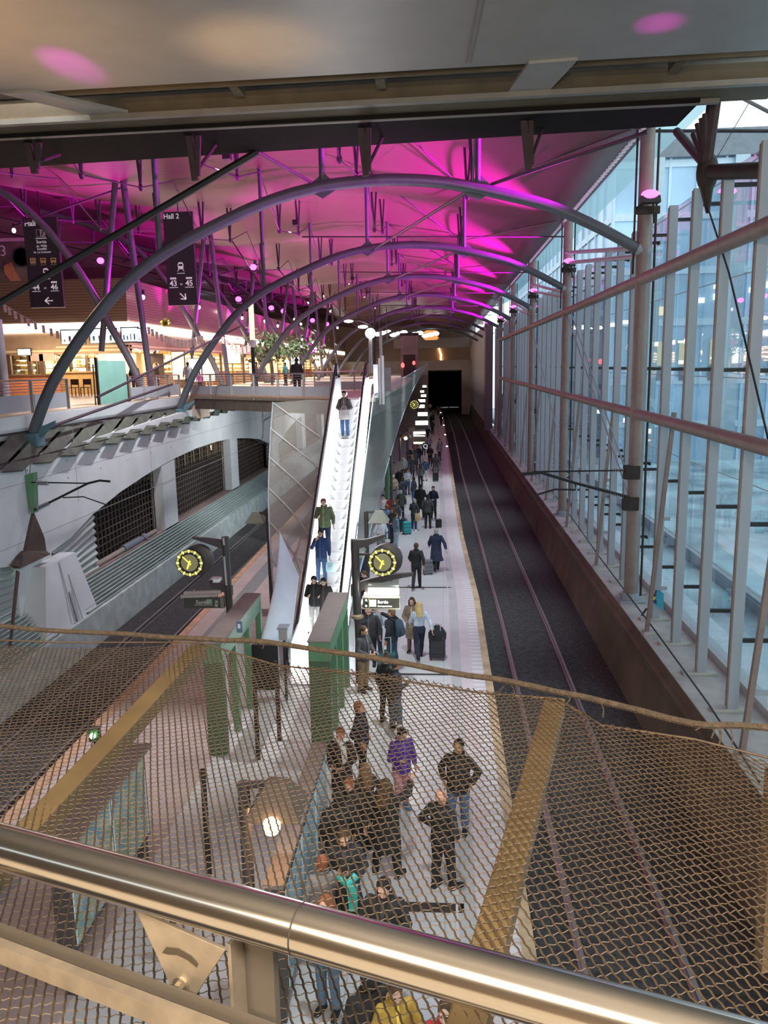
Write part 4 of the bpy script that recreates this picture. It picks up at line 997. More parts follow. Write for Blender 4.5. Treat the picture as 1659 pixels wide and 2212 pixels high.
def platnum(P, H, t, n1, n2, r):
    for s, n in ((.22, n1), (.76, n2)):
        a = P(s, r); text('lettering', n, (a[0], a[1], a[2]), H * .085, M_ltr, t, align='CENTER', bold=.008)
        mk('underline', MB().box((a[0] - H * .05, a[1], a[2] - H * .02), (a[0] + H * .05, a[1] + .01, a[2] - H * .013)), M_ltr, t)
        mk('tab', MB().box((a[0] - H * .035, a[1], a[2] + H * .072), (a[0] + H * .035, a[1] + .01, a[2] + H * .092)), M_ltr, t)
    a = P(.49, r); text('lettering', 'et', (a[0], a[1], a[2] + .04), H * .035, M_ltr, t, align='CENTER')
platnum(P, H_, t, '44', '46', .80)
a = P(.68, .925); arrow((a[0], a[1], a[2]), (-1, 0, 0), .42, .06, M_ltr, t)
t, P, W_, H_ = bigsign(364, 456, 415, 660, 41., 'tall dark hanging sign for Hall 2, tracks 43 et 45, down-right arrow')
text('lettering', 'Hall 2', P(.02, .072), H_ * .075, M_ltr, t, bold=.006)
a = P(.5, .61); tram(a[0], a[1], a[2], .42, t, M_ltr)
mk('underline', MB().box((a[0] - .2, a[1], a[2] - .22), (a[0] + .2, a[1] + .01, a[2] - .19)), M_ltr, t)
platnum(P, H_, t, '43', '45', .79)
a = P(.42, .87); arrow((a[0], a[1], a[2]), (.7, 0, -.7), .42, .06, M_ltr, t)
# spot lamps on the canopy: magenta uplights and white downlights
for i, (u, v, y) in enumerate(((217, 563, FY - .8), (515, 646, 66), (586, 665, 80), (547, 577, 56), (675, 692, 100), (706, 700, 112), (240, 430, 50), (612, 672, 86))):
    p = gy(u, v, y); s = .17 if i in (0,) else .13 + .0012 * y
    t = thing('uplight', p, 'magenta spotlight glowing over the hall, %s' % ('big one nearest the hanging signs', 'left of the tall lit lamp post', 'low one in the middle of the hall', 'high one beside a hall column', 'far one near the escalator top', 'farthest small one', 'small one high by the hall columns', 'second low one in the middle')[i], 'spotlight', 'magenta spotlights of the hall')
    mk('lens', MB().ball(p, (s * 1.2, s, s), 12, 8), M_emmag, t, smooth=True); mk('housing', MB().box((p.x - s, p.y + s * .6, p.z - s * 1.6), (p.x + s, p.y + s * 1.8, p.z - s * .3)), M_black, t)
for i, (u, v) in enumerate(((30, 498), (113, 604), (222, 624), (309, 642), (430, 664), (475, 674), (511, 683), (523, 687), (572, 664), (572, 694), (600, 704), (636, 690), (650, 700), (665, 655), (690, 660), (714, 672), (698, 640), (729, 708), (652, 733), (676, 740))):
    y = (47 if u < 330 else 47 + (u - 330) * .12); p = gy(u, v, y)
    t = thing('downlight', p, 'small white downlight under the canopy, %s from the left' % ORD[i], 'downlight', 'white downlights of the hall')
    mk('lens', MB().ball(p, (.11, .11, .14), 10, 8), M_emw, t, smooth=True); mk('housing', MB().cyl(p + Vector((0, .05, .08)), p + Vector((0, .1, .4)), .09, 8), M_black, t)
# ================================================================== ESCALATOR
es = thing('escalator', (-3.6, 21, 0), 'brightly lit white escalator climbing from the platform to the walkway', 'escalator')
EXL, EXR = -4.25, -3.02
SL = .716; Y1, Z1 = 31.6, ZF; Y0_ = Y1 - (ZF - .05) / SL
def hz(y): return Z1 + .93 + (y - Y1) * SL
def rail_path(x):
    return [(x, 33.1, Z1 + .30), (x, 33.3, Z1 + .62), (x, 33.1, Z1 + .93), (x, 32.2, Z1 + .95), (x, 31.5, hz(31.5)), (x, Y0_ + .3, hz(Y0_ + .3)), (x, Y0_ - .5, .98), (x, Y0_ - 1.2, .92), (x, Y0_ - 1.42, .62), (x, Y0_ - 1.25, .3)]
M_hr = mat('black rubber handrail', (.012, .012, .014), .35, var=0)
for x in (EXL, EXR - .04):
    b = MB(); pp_ = smooth_pts([Vector(p) for p in rail_path(x)], 3)
    b.tube(pp_, .05, 8); mk('handrail', b, M_hr, es, smooth=True)
M_bal = mat('white lit balustrade', (.80, .82, .84), .3, var=0)
def side(xa, xb, m, nm, top=-.06):
    pr = [(33.2, Z1 - .1), (33.2, Z1 + .86), (31.5, hz(31.5) + top), (Y0_ + .2, hz(Y0_ + .2) + top), (Y0_ - 1.2, .86), (Y0_ - 1.35, .05), (Y0_ - 1.0, -.0), (Y0_ + .4, .0), (31.3, Z1 - .45)]
    return mk(nm, MB().prism([(xa, y, z) for y, z in pr], (xb - xa, 0, 0)), m, es)
side(EXL + .03, EXL + .07, M_bal, 'balustrade'); side(EXR - .03, EXR + .01, M_bal, 'balustrade')
M_strip = emat('white balustrade lighting', (.97, .99, 1), 9.)
for xa, xb, nm in ((EXL + .06, EXL + .34, 'lit_skirt'), (EXR + .0, EXR + .26, 'lit_outer_deck')):
    pr = [(Y0_ - 1.2, .16 if nm == 'lit_skirt' else .72), (Y0_ + .1, .30 if nm == 'lit_skirt' else .85), (31.4, hz(31.4) - (.72 if nm == 'lit_skirt' else .16)), (33, Z1 + (.22 if nm == 'lit_skirt' else .75))]
    b = MB().prism([(xa, y, z) for y, z in pr] + [(xa, y, z - .07) for y, z in pr[::-1]], (xb - xa, 0, 0))
    mk(nm, b, M_strip, es)
xa = EXR - .22
pr = [(Y0_ - 1.0, .16), (Y0_ + .1, .28), (31.4, hz(31.4) - .74), (33, Z1 + .2)]
mk('lit_skirt', MB().prism([(xa, y, z) for y, z in pr] + [(xa, y, z - .06) for y, z in pr[::-1]], (.16, 0, 0)), M_strip, es)
NS = 26
M_step = stripe_mat('grooved aluminium step', (.82, .83, .84), (.72, .73, .75), 'X', 28., .5, .35, .15)
M_rise = mat('step riser', (.62, .63, .65), .4, var=0)
for i in range(NS):
    y = Y0_ + (Y1 - Y0_) * i / NS; z = ZF * (i + 1) / NS; dy = (Y1 - Y0_) / NS; dz = ZF / NS
    st = mk('step', MB().box((EXL + .34, y, z - dz - .02), (EXR - .22, y + dy + .05, z)), M_step, es)
    x0, x1 = EXL + .34, EXR - .22
    for tri_ in ([(x0, y - .004, z - dz), (x0 + .17, y - .004, z - dz), (x0, y - .004, z - .02)], [(x1, y - .004, z - dz), (x1, y - .004, z - .02), (x1 - .17, y - .004, z - dz)]): mk('riser_corner', MB().prism(tri_, (0, .004, 0)), mat('step brush shade', (.22, .25, .25), .7, var=0), st)  # dark triangles carry the skirt brush shading in their colour
mk('landing_plate', MB().box((EXL + .1, Y1, ZF - .08), (EXR, 33.2, ZF + .012)), M_alu, es)
mk('landing_plate', MB().box((EXL + .1, Y0_ - 2.0, 0), (EXR, Y0_, .03)), M_alu, es)
mk('truss_casing', MB().prism([(EXL + .05, Y0_ + .6, 0), (EXL + .05, Y1, ZF - .1), (EXL + .05, Y1 + 1.4, ZF - .2), (EXL + .05, Y1 + .9, ZF - 1.1), (EXL + .05, Y0_ + 2.2, 0)], (EXR - EXL - .05, 0, 0)), M_steel_dk, es)
for x in (EXL - .12, EXR + .30):   # bright end posts at the top
    p = tag(mk('landing_post', MB().box((x - .09, 33.0, ZF), (x + .09, 33.25, ZF + 1.35)), M_white), 'white post at the top of the escalator on the %s' % ('left' if x < -4 else 'right'), 'post')
tag(mk('landing_post', MB().tube([(EXR + .55, 33.6, ZF - .3), (EXR + .55, 33.6, ZF + 1.7)], .06, 10).tube([(EXR + .42, 33.6, ZF - .3), (EXR + .42, 33.6, ZF + 1.6)], .05, 10), M_white, smooth=True), 'pair of white tubes right of the escalator top', 'post')
# fabric side screens
def fabric(nm, fn, label, nu=14, nv=14):
    t = thing(nm, (0, 0, 0), label, 'mesh screen', 'woven metal screens of the escalator')
    b = MB().grid(fn, nu, nv); t.location = b.v[0]; mk('cloth', b, M_mesh, t, smooth=True); return t
A = Vector((EXR + .3, 31.9, ZF + .15)); B_ = gy(924, 786, 75); C = Vector((EXR + .2, Y0_ - .5, .9))
def fright(s, t):
    top = A.lerp(B_, s); bot = C.lerp(B_, s)
    low = C + (B_ - C) * s + Vector((.28 * math.sin(PI * s) ** .8 - .5 * math.sin(PI * s), 0, .95 * math.sin(PI * s)))
    return top.lerp(low, t)
tr = fabric('fabric_screen', fright, 'grey woven metal screen stretched in a triangle right of the escalator')
mk('edge_cable', MB().tube([fright(i / 14, 1) for i in range(15)], .03, 6).tube([A, C], .03, 6).tube([A, B_], .04, 6), M_steel, tr)
gp_ = gz(838, 1128, 0)
tag(mk('green_post', MB().tube([gp_, gp_ + Vector((0, 0, 3.4))], .13, 12), M_green, smooth=True), 'round green post at the edge of the right fabric screen', 'post')
P00, P10 = gy(590, 862, 36), Vector((EXL - .08, 32.5, ZF - .05))
P01, P11 = gy(604, 1395, 19.6), Vector((EXL - .08, Y0_ - .7, .95))
def fleft(s, t):
    p = P00.lerp(P10, s).lerp(P01.lerp(P11, s), t)
    return p + Vector((-.30 * (1 - s) * math.sin(PI * t) * .9, 0, -.45 * math.sin(PI * t) * (1 - s)))
tl = fabric('fabric_screen', fleft, 'grey woven metal screen hanging left of the escalator')
for k in range(6):
    t0 = .02 + .14 * k
    mk('stay_rod', MB().tube([fleft(i / 8, t0 + (.22) * i / 8) + Vector((0, -.04, .0)) for i in range(9)], .035, 6), mat('pale stay rod', (.40, .42, .40), .5, var=0), tl)
mk('edge_cable', MB().tube([fleft(0, i / 14) for i in range(15)], .03, 6), M_steel, tl)
# white tarpaulin
TP = [gy(u, v, d) for u, v, d in ((604, 1146, 22.5), (560, 1392, 19.2), (628, 1388, 19.6), (646, 1245, 21.5))]
def tarp(s, t):
    a = TP[0].lerp(TP[1], t); c = TP[0].lerp(TP[3], min(1, t * 2)) if t < .5 else TP[3].lerp(TP[2], t * 2 - 1)
    p = a.lerp(c, s); return p + Vector((.12 * math.sin(PI * t) * (1 - s), -.10 * math.sin(PI * 2 * s) * t, 0))
tag(mk('tarpaulin', MB().grid(tarp, 12, 14), mat('pale blue-white tarpaulin', (.66, .71, .82), .6, var=.05), smooth=True, solid=.02), 'white tarpaulin sheet hanging in folds at the foot of the escalator', 'tarpaulin')
o = thing('barrier_box', gy(590, 1450, 18.6), 'black panel standing under the tarpaulin', 'panel')
a, c = gy(538, 1450, 18.9), gy(600, 1395, 18.9); mk('panel', MB().box((a.x, 18.9, a.z - .5), (c.x, 18.98, c.z)), M_black, o); mk('leg', MB().bar((a.x + .1, 18.94, 0), (a.x + .1, 18.94, a.z), .05, .05), M_steel_dk, o); mk('leg', MB().bar((c.x - .1, 18.94, 0), (c.x - .1, 18.94, a.z), .05, .05), M_steel_dk, o)
o = thing('key_switch', gy(614, 1490, 18.6), 'grey control head on a dark pole at the foot of the escalator', 'control post')
p = gy(613, 1368, 18.8); mk('pole', MB().tube([(p.x, p.y, 0), (p.x, p.y, p.z)], .035, 8), M_black, o); mk('head', MB().box((p.x - .10, p.y - .16, p.z - .14), (p.x + .12, p.y + .12, p.z + .16)), M_steel_lt, o, bevel=.02); mk('head_cap', MB().box((p.x - .13, p.y - .2, p.z + .16), (p.x + .14, p.y + .14, p.z + .2)), M_steel, o)
# ------------------------------------------------------------------ green stair-well frames
def portal(nm, near, far, zt, label, w=.46, side=1):
    (xn, yn), (xf, yf) = near, far
    t = thing('platform_portal', (xn, yn, 0), label, 'steel frame', 'green frames on the platform')
    mk('top_beam', MB().prism([(xn, yn, zt - .42), (xn + w, yn, zt - .42), (xn + w, yn, zt), (xn, yn, zt)], (xf - xn, yf - yn, 0)), M_green, t)
    mk('top_cover', MB().prism([(xn - .02, yn - .02, zt), (xn + w + .02, yn - .02, zt), (xn + w + .02, yn - .02, zt + .03), (xn - .02, yn - .02, zt + .03)], (xf - xn, yf - yn, 0)), mat('mauve brown cover', (.20, .155, .145), .6, var=.1), t)
    mk('front_post', MB().box((xn, yn, 0), (xn + w, yn + .22, zt - .42)), M_greendk, t)
    for i in range(1, 4):
        s = i / 3.
        x, y = xn + (xf - xn) * s, yn + (yf - yn) * s
        mk('post', MB().box((x + w - .14, y - .12, 0), (x + w, y + .06, zt - .42)), M_green, t)
    return t
q = gz(665, 1388, 2.55); q2 = gz(712, 1281, 2.55)
portal('green_frame', (q.x, q.y), (q2.x, q2.y), 2.55, 'green steel frame with a mauve top right of the escalator foot')
q = gz(437, 1392, 2.55); q2 = gz(530, 1283, 2.55)
tP = portal('green_frame', (q.x, q.y), (q2.x, q2.y), 2.55, 'green steel frame with a mauve top left of the tarpaulin', w=.40)
o = thing('number_sign', (q.x + 1, q.y + 1, 2.), 'small blue number plate fixed to the left green frame', 'sign')
a, c = gy(512, 1366, q.y + .6), gy(523, 1342, q.y + .6)
mk('plate', MB().box((a.x, q.y + .58, a.z), (c.x, q.y + .6, c.z)), mat('slate blue plate', (.12, .18, .28), .5, var=0), o); mk('print', MB().box((a.x + .03, q.y + .57, a.z + .1), (c.x - .04, q.y + .58, c.z - .06)), M_white, o)
# white narrow panels between posts
for i, (u, v0, v1) in enumerate(((480, 1420, 1500), (518, 1390, 1500))):
    a, c = gy(u, v1, 17.5 + i), gy(u + 9, v0, 17.5 + i)
    tag(mk('stair_panel', MB().box((a.x, a.y, a.z - .6), (c.x, a.y + .05, c.z)), M_white), 'narrow white panel behind the left green frame, the %s one' % ('nearer', 'farther')[i], 'panel')
for i, (u, v) in enumerate(((604, 1600), (452, 1890), (558, 1640), (380, 2080))):
    p = gz(u, v, 0); tag(mk('bollard_post', MB().tube([(p.x, p.y, 0), (p.x, p.y, 1.9 if i != 3 else 1.4)], .05, 8), M_steel_dk, smooth=True), 'thin dark post on the platform, %s' % ('beside the escalator foot', 'right of the map boards', 'behind the left green frame', 'below the handrail bracket')[i], 'post')
# ------------------------------------------------------------------ clocks
M_olive = mat('olive clock centre', (.20, .19, .11), .5, var=.05, emit=(.4, .36, .15), estr=.25)
M_yel = emat('lit yellow clock mark', (.95, .85, .12), 1.1)
M_yelw = emat('lit pale clock mark', (1, .95, .6), 1.1)
M_dkbr = mat('dark bronze housing', (.055, .045, .045), .4, var=.1)
def clock(parent_lab, cx, y, cz, R, hx):
    t = thing('platform_clock', (cx, y, cz), parent_lab, 'clock', 'platform clocks')
    mk('housing', MB().lathe((cx + hx, y + .34, cz + .04), [(R * 1.0, -.0), (R * 1.15, .04), (R * 1.15, .22), (R * .9, .26)], 40, (0, -1, 0)), M_dkbr, t, smooth=True)
    mk('dial', MB().lathe((cx, y, cz), [(R * 1.03, 0), (R * 1.03, .012), (R * .0, .013)], 48, (0, -1, 0)), M_black, t)
    mk('dial_centre', MB().lathe((cx, y - .013, cz), [(R * .64, 0), (R * .62, .008), (0, .009)], 40, (0, -1, 0)), M_olive, t)
    mi = MB(); ho = MB()
    for k in range(60):
        a_ = 2 * PI * k / 60; d = Vector((math.sin(a_), 0, math.cos(a_))); c = Vector((cx, y - .017, cz))
        s = Vector((math.cos(a_), 0, -math.sin(a_)))
        if k % 5: mi.bar(c + d * R * .82, c + d * R * .97, R * .035, .008, (0, 1, 0))
        else: 
            w = R * .055; ho.prism([c + d * R * 1.0 + s * w, c + d * R * 1.0 - s * w, c + d * R * .76 - s * w * .6, c + d * R * .76 + s * w * .6], (0, -.006, 0))
    mk('minute_marks', mi, M_yel, t); mk('hour_marks', ho, M_yelw, t)
    for nm, ang, L, w in (('minute_hand', (52.6 / 60) * 2 * PI, .70, .075), ('hour_hand', (6.75 / 12) * 2 * PI, .48, .11)):
        d = Vector((math.sin(ang), 0, math.cos(ang))); c = Vector((cx, y - .030, cz)); s = Vector((d.z, 0, -d.x))
        mk(nm, MB().prism([c - d * R * .18 - s * R * w * .6, c - d * R * .18 + s * R * w * .6, c + d * R * L + s * R * w * .5, c + d * R * L - s * R * w * .5], (0, -.01, 0)), M_yel, t)
    return t
# right clock mast
yC = 20.0
def R_(u, v): return gy(u, v, yC)
mast = thing('sign_mast', (R_(770, 1300).x, yC, 0), 'dark bronze mast with curved arms carrying the clock and lit sign right of the escalator', 'mast', 'platform sign masts')
mp = [R_(766, 1168), R_(768, 1300), R_(772, 1340)]
mk('pole', MB().tube([(mp[0].x, yC, mp[0].z), (mp[2].x, yC, mp[2].z)], .11, 12).tube([(mp[2].x, yC, mp[2].z), (mp[2].x, yC, 0)], .085, 12), M_dkbr, mast, smooth=True)
mk('collar', MB().lathe((mp[2].x, yC, R_(772, 1330).z), [(.09, -.08), (.17, -.05), (.17, .02), (.1, .06)], 16), mat('bronze collar', (.35, .28, .18), .4, metal=.5, var=.1), mast, smooth=True)
for pts in (((758, 1176), (790, 1172), (832, 1156)), ((758, 1275), (800, 1258), (840, 1247), (893, 1240))):
    P = smooth_pts([R_(u, v) for u, v in pts], 4); k_ = len(P)
    hh = [.15 - .115 * i_ / (k_ - 1) for i_ in range(k_)]
    mk('arm', MB().prism([p + Vector((0, -.07, h)) for p, h in zip(P, hh)] + [p + Vector((0, -.07, -h)) for p, h in reversed(list(zip(P, hh)))], (0, .14, 0)), M_dkbr, mast)
mk('bracket', MB().bar(R_(760, 1196), R_(800, 1198), .06, .06), M_dkbr, mast)
c = R_(828, 1203); clock('round yellow-marked platform clock right of the escalator', c.x, yC - .35, c.z - .06, .355, .10)
lt_ = thing('platform_sign', R_(825, 1300), 'dark direction sign under a glaring white lamp on the right mast', 'sign', 'platform direction signs')
a, c = R_(785, 1312), R_(863, 1291)
mk('panel', MB().box((a.x, yC - .06, a.z), (c.x, yC + .06, c.z)), mat('dark olive sign face', (.055, .055, .045), .4, var=.2), lt_)
mk('frame', MB().box((a.x - .02, yC - .07, c.z), (c.x + .02, yC + .07, c.z + .03)).box((a.x - .02, yC - .07, a.z - .03), (c.x + .02, yC + .07, a.z)).box((c.x, yC - .07, a.z), (c.x + .02, yC + .07, c.z)), mat('pale olive frame', (.42, .40, .32), .4, var=0), lt_)
M_lw = mat('white sign print', (.85, .85, .82), .5, var=0, emit=(1, 1, .95), estr=.7)
def xz(u, v, dy=-.065): p = R_(u, v); return Vector((p.x, yC + dy, p.z))
a, c = xz(799, 1309), xz(813, 1294); mk('exit_pictogram', MB().box((a.x, a.y - .004, a.z), (c.x, a.y, c.z)), M_lw, lt_)
text('lettering', 'Sortie', xz(816, 1302, -.066), .115, M_lw, lt_, bold=.004)
text('lettering', 'Correspondance', xz(816, 1309.2, -.066), .055, M_lw, lt_, bold=.004)
a = xz(792, 1300.5); 
arrow(xz(794, 1297.5), (-1, 0, 1), .07, .018, M_lw, lt_); arrow(xz(789, 1305), (1, 0, -1), .07, .018, M_lw, lt_)
a, c = xz(797, 1312), xz(798.5, 1291); mk('divider', MB().box((a.x, a.y - .006, a.z), (c.x, a.y, c.z)), mat('brass divider', (.6, .5, .3), .4, var=0), lt_)
lm = thing('sign_lamp', R_(828, 1278), 'glaring white reflector lamp above the right direction sign', 'lamp', 'lamps over the direction signs')
a = R_(797, 1280); c = R_(862, 1268)
b = MB().tube([(a.x, yC - .15, (a.z + c.z) / 2), (c.x, yC - .15, (a.z + c.z) / 2)], .10, 12)
mk('lamp_tube', b, emat('glaring sign lamp', (1, .99, .94), 14.), lm, smooth=True)
mk('reflector', MB().prism([(a.x, yC - .28, c.z + .05), (a.x, yC + .12, c.z + .16), (a.x, yC + .12, c.z + .19), (a.x, yC - .28, c.z + .08)], (c.x - a.x, 0, 0)), mat('pale reflector', (.75, .75, .7), .4, var=0), lm)
mk('suspension', MB().tube([R_(844, 1251), R_(850, 1266)], .015, 6), M_dkbr, lm)
# left clock mast
yL = 20.4
def L_(u, v): return gy(u, v, yL)
mast = thing('sign_mast', (L_(486, 1250).x, yL, 0), 'dark bronze mast with clock and unlit sign over the left platform edge', 'mast', 'platform sign masts')
P = [L_(480, 1160), L_(486, 1262), L_(494, 1300)]
mk('pole', MB().tube([(P[0].x + .08, yL, P[0].z), (P[1].x + .08, yL, P[1].z), (P[1].x + .12, yL, 0)], .10, 12), M_dkbr, mast, smooth=True)
mk('pole_highlight_strip', MB().bar(L_(484, 1200) + Vector((.03, -.1, 0)), L_(489, 1262) + Vector((.03, -.1, 0)), .05, .02, (0, 1, 0)).bar(L_(482, 1160) + Vector((.03, -.1, 0)), L_(484, 1176) + Vector((.03, -.1, 0)), .05, .02, (0, 1, 0)), M_steel_lt, mast)
mk('arm', MB().prism([L_(413, 1161), L_(450, 1164), L_(480, 1168), L_(480, 1186), L_(440, 1172), L_(416, 1164)], (0, .14, 0)), M_dkbr, mast)
mk('arm', MB().prism([L_(456, 1256), L_(484, 1266), L_(500, 1268), L_(494, 1284), L_(484, 1280), L_(455, 1268)], (0, .14, 0)), M_dkbr, mast)
mk('arm_end', MB().box((L_(486, 1280).x, yL - .08, L_(486, 1286).z), (L_(501, 1266).x, yL + .1, L_(501, 1266).z)), M_dkbr, mast)
c = L_(417, 1210); clock('round yellow-marked clock over the left platform edge', c.x, yL - .3, c.z, .36, .18)
sg = thing('platform_sign', L_(440, 1300), 'unlit dark Sortie sign hanging from the left mast over the track', 'sign', 'platform direction signs')
def xl(u, v, dy=-.065): p = L_(u, v); return Vector((p.x, yL + dy, p.z))
a, c = xl(400, 1312), xl(480, 1291); mk('panel', MB().box((a.x, yL - .06, a.z), (c.x, yL + .06, c.z)), MATS['dark olive sign face'], sg)
mk('end_frame', MB().box((c.x - .03, yL - .08, a.z), (c.x + .06, yL + .08, c.z + .03)), mat('dull olive frame', (.20, .20, .15), .5, var=0), sg)
M_lwd = mat('dim sign print', (.50, .50, .50), .6, var=0)
text('lettering', 'Sortie', xl(425, 1303, -.066), .15, M_lwd, sg, bold=.003)
a, c = xl(421, 1306), xl(461, 1305); mk('underline', MB().box((a.x, a.y - .003, a.z), (c.x, a.y, c.z)), M_lwd, sg)
a, c = xl(448, 1303), xl(459, 1293); mk('exit_pictogram', MB().box((a.x, a.y - .003, a.z), (c.x, a.y, c.z)), mat('green white pictogram', (.22, .34, .26), .6, var=.3, scale=12), sg)
arrow(xl(466, 1302), (1, 0, 1), .10, .025, M_lwd, sg); arrow(xl(472, 1303), (-1, 0, -1), .10, .025, M_lwd, sg)
tb = thing('sign_lamp', L_(440, 1282), 'pair of unlit tubes above the left Sortie sign', 'lamp', 'lamps over the direction signs')
M_tub = mat('dull pink-white tube', (.46, .40, .40), .4, var=.05)
mk('lamp_tube', MB().tube([L_(398, 1282), L_(478, 1278)], .055, 10), M_tub, tb, smooth=True); mk('lamp_tube', MB().tube([L_(391, 1289), L_(470, 1286)], .055, 10), M_tub, tb, smooth=True)
for u in (414, 462): mk('clip', MB().bar(L_(u, 1292), L_(u + 6, 1275), .05, .05), M_steel, tb)
cam_ = thing('camera_dome', L_(470, 1250), 'small white surveillance camera on the left mast', 'camera')
a, c = L_(459, 1253), L_(480, 1245); mk('body', MB().box((a.x, yL - .3, a.z), (c.x, yL + .02, c.z)), M_white, cam_, bevel=.03); mk('lens', MB().cyl((a.x + .06, yL - .3, (a.z + c.z) / 2), (a.x + .06, yL - .36, (a.z + c.z) / 2), .045, 10), M_black, cam_)
# ------------------------------------------------------------------ lanterns
def lantern(u, v, zt, lit, label, s=1., side=1, post=True):
    p = gz(u, v, zt)
    t = thing('lantern', (p.x, p.y, 0), label, 'lantern', 'hooded platform lanterns')
    M_h = mat('grey-green lantern hood', (.20, .20, .165), .5, var=.1) if not lit else mat('brown lantern hood', (.09, .06, .045), .5, var=.2) 
    w = .34 * s
    mk('hood', MB().add([(p.x - w, p.y - w, p.z - .28 * s), (p.x + w, p.y - w, p.z - .28 * s), (p.x + w, p.y + w, p.z - .28 * s), (p.x - w, p.y + w, p.z - .28 * s), (p.x - w * .35, p.y - w * .2, p.z + .08 * s), (p.x + w * .35, p.y - w * .2, p.z + .08 * s), (p.x + w * .35, p.y + w * .3, p.z + .08 * s), (p.x - w * .35, p.y + w * .3, p.z + .08 * s)],
        [(4, 5, 6, 7), (0, 1, 5, 4), (1, 2, 6, 5), (2, 3, 7, 6), (3, 0, 4, 7)]), M_h, t, solid=.02)
    mk('lamp', MB().ball((p.x, p.y - (.38 * s if lit else 0), p.z - .30 * s), .11 * s, 14, 10), emat('lantern glow', (1, .68, .34), 22.) if lit else mat('unlit lantern globe', (.40, .40, .36), .3, var=0), t, smooth=True)
    if post:
        x = p.x + .42 * s * side
        mk('post', MB().tube([(x, p.y, 0), (x, p.y, p.z + .05)], .075 * s, 10), M_dkbr, t, smooth=True); mk('arm', MB().bar((x, p.y, p.z + .02), (p.x, p.y, p.z + .04), .06, .08), M_dkbr, t)
    return p
LANT = []
lantern(553, 1110, 3.3, False, 'unlit hooded lantern on a post left of the fabric screen')
lantern(818, 1108, 3.3, False, 'unlit hooded lantern in front of the man in the white shirt', 1.05, -1)
lantern(862, 1000, 3.3, False, 'unlit hooded lantern among the waiting crowd', 1., -1)
LANT.append(lantern(877, 936, 3.3, True, 'glowing orange lantern over the waiting crowd', 1.15, -1))
LANT.append(lantern(598, 1700, 3.2, True, 'glowing lantern with brown hood behind the netting', 1.0, -1))
lantern(890, 925, 3.3, False, 'small unlit lantern behind the glowing orange lantern', 1., -1)
tag(mk('lamp_mast', MB().tube([gz(848, 1172, 0), gz(848, 1172, 0) + Vector((0, 0, 4.2))], .07, 10), M_dkbr, smooth=True), 'slim dark mast standing among the waiting crowd', 'mast')
# lit destination boxes receding along the platform
for i, (u, v, w, y) in enumerate(((906, 938, 26, 62), (911, 914, 27, 71), (913, 895, 21, 80), (908, 878, 18, 92), (911, 866, 15, 105), (915, 855, 11, 120), (912, 846, 8, 135), (917, 835, 8, 150))):
    p = gy(u, v, y); W = w * y / FPX
    t = thing('light_box', p, 'glaring white light box over the platform crowd, %s from the camera' % ORD[i], 'light box', 'white light boxes along the platform')
    mk('lamp', MB().box((p.x - W / 2, y - .05, p.z - .16), (p.x + W / 2, y + .1, p.z + .2)), emat('light box glow', (1, .98, .93), 2.6), t); mk('panel', MB().box((p.x - W / 2, y - .02, p.z - .55), (p.x + W / 2, y + .06, p.z - .2)), M_dkbr, t)
    if i == 0: mk('lamp', MB().box((p.x - W / 2, y - .05, p.z - .75), (p.x + W / 2, y + .1, p.z - .6)), emat('dim cream box', (1, .9, .62), 1.2), t)
for i, (u, v) in enumerate(((965.5, 965.5), (961.5, 940), (958.5, 919.5), (956.5, 904), (952, 892), (947, 881))):  # small glowing balls drawn for the white spots along the edge
    p = gz(u, v, .05); t = thing('edge_spot', p, 'small round glowing white spot at the platform edge, %s from the camera' % ORD[i], 'lamp', 'white spots along the platform edge')
    mk('lens', MB().ball((p.x, p.y, .1), (.12, .14, .09), 10, 6), emat('edge spot glow', (1, .97, .9), 3.), t, smooth=True); mk('rim', MB().cyl((p.x, p.y, .0), (p.x, p.y, .06), .26, 12), M_steel_dk, t)
p0 = gy(919, 964, 55); t = thing('track_letter_sign', (p0.x, 55, p0.z), 'black square sign with a white letter Q above the crowd', 'sign')
mk('panel', MB().box((p0.x - .18, 55, p0.z - .25), (p0.x + .18, 55.06, p0.z + .25)), M_black, t); text('lettering', 'Q', (p0.x, 54.99, p0.z - .14), .42, M_ltr, t, align='CENTER', bold=.01)
mk('hanger', MB().tube([(p0.x, 55.03, p0.z + .25), (p0.x, 55.03, p0.z + .8), (p0.x - 1.2, 55.03, p0.z + .8), (p0.x - 1.2, 55.03, 0)], .05, 8), M_dkbr, t)
p0 = gy(895, 874, 80); clock('small distant yellow-marked clock above the crowd', p0.x, 80, p0.z, .42, .1)
# ------------------------------------------------------------------ map boards
M_map1 = bpy.data.materials.new('city map print'); M_map1.use_nodes = True
def mapmat(m, ramp, sc):
    nt = m.node_tree; b = nt.nodes['Principled BSDF']; b.inputs['Roughness'].default_value = .25
    tc = nt.nodes.new('ShaderNodeTexCoord'); vo = nt.nodes.new('ShaderNodeTexVoronoi'); vo.inputs['Scale'].default_value = sc
    r = nt.nodes.new('ShaderNodeValToRGB'); r.color_ramp.interpolation = 'CONSTANT'
    e = r.color_ramp.elements
    while len(e) < len(ramp): e.new(.5)
    for el, (p, c) in zip(e, ramp): el.position = p; el.color = (*c, 1)
    sp = nt.nodes.new('ShaderNodeSeparateColor')
    nt.links.new(tc.outputs['Object'], vo.inputs['Vector']); nt.links.new(vo.outputs['Color'], sp.inputs[0]); nt.links.new(sp.outputs[0], r.inputs[0]); nt.links.new(r.outputs[0], b.inputs['Base Color'])
mapmat(M_map1, [(0, (.30, .32, .22)), (.3, (.24, .36, .38)), (.5, (.38, .40, .33)), (.72, (.30, .17, .15)), (.78, (.20, .30, .22)), (.9, (.13, .28, .36))], 7.)
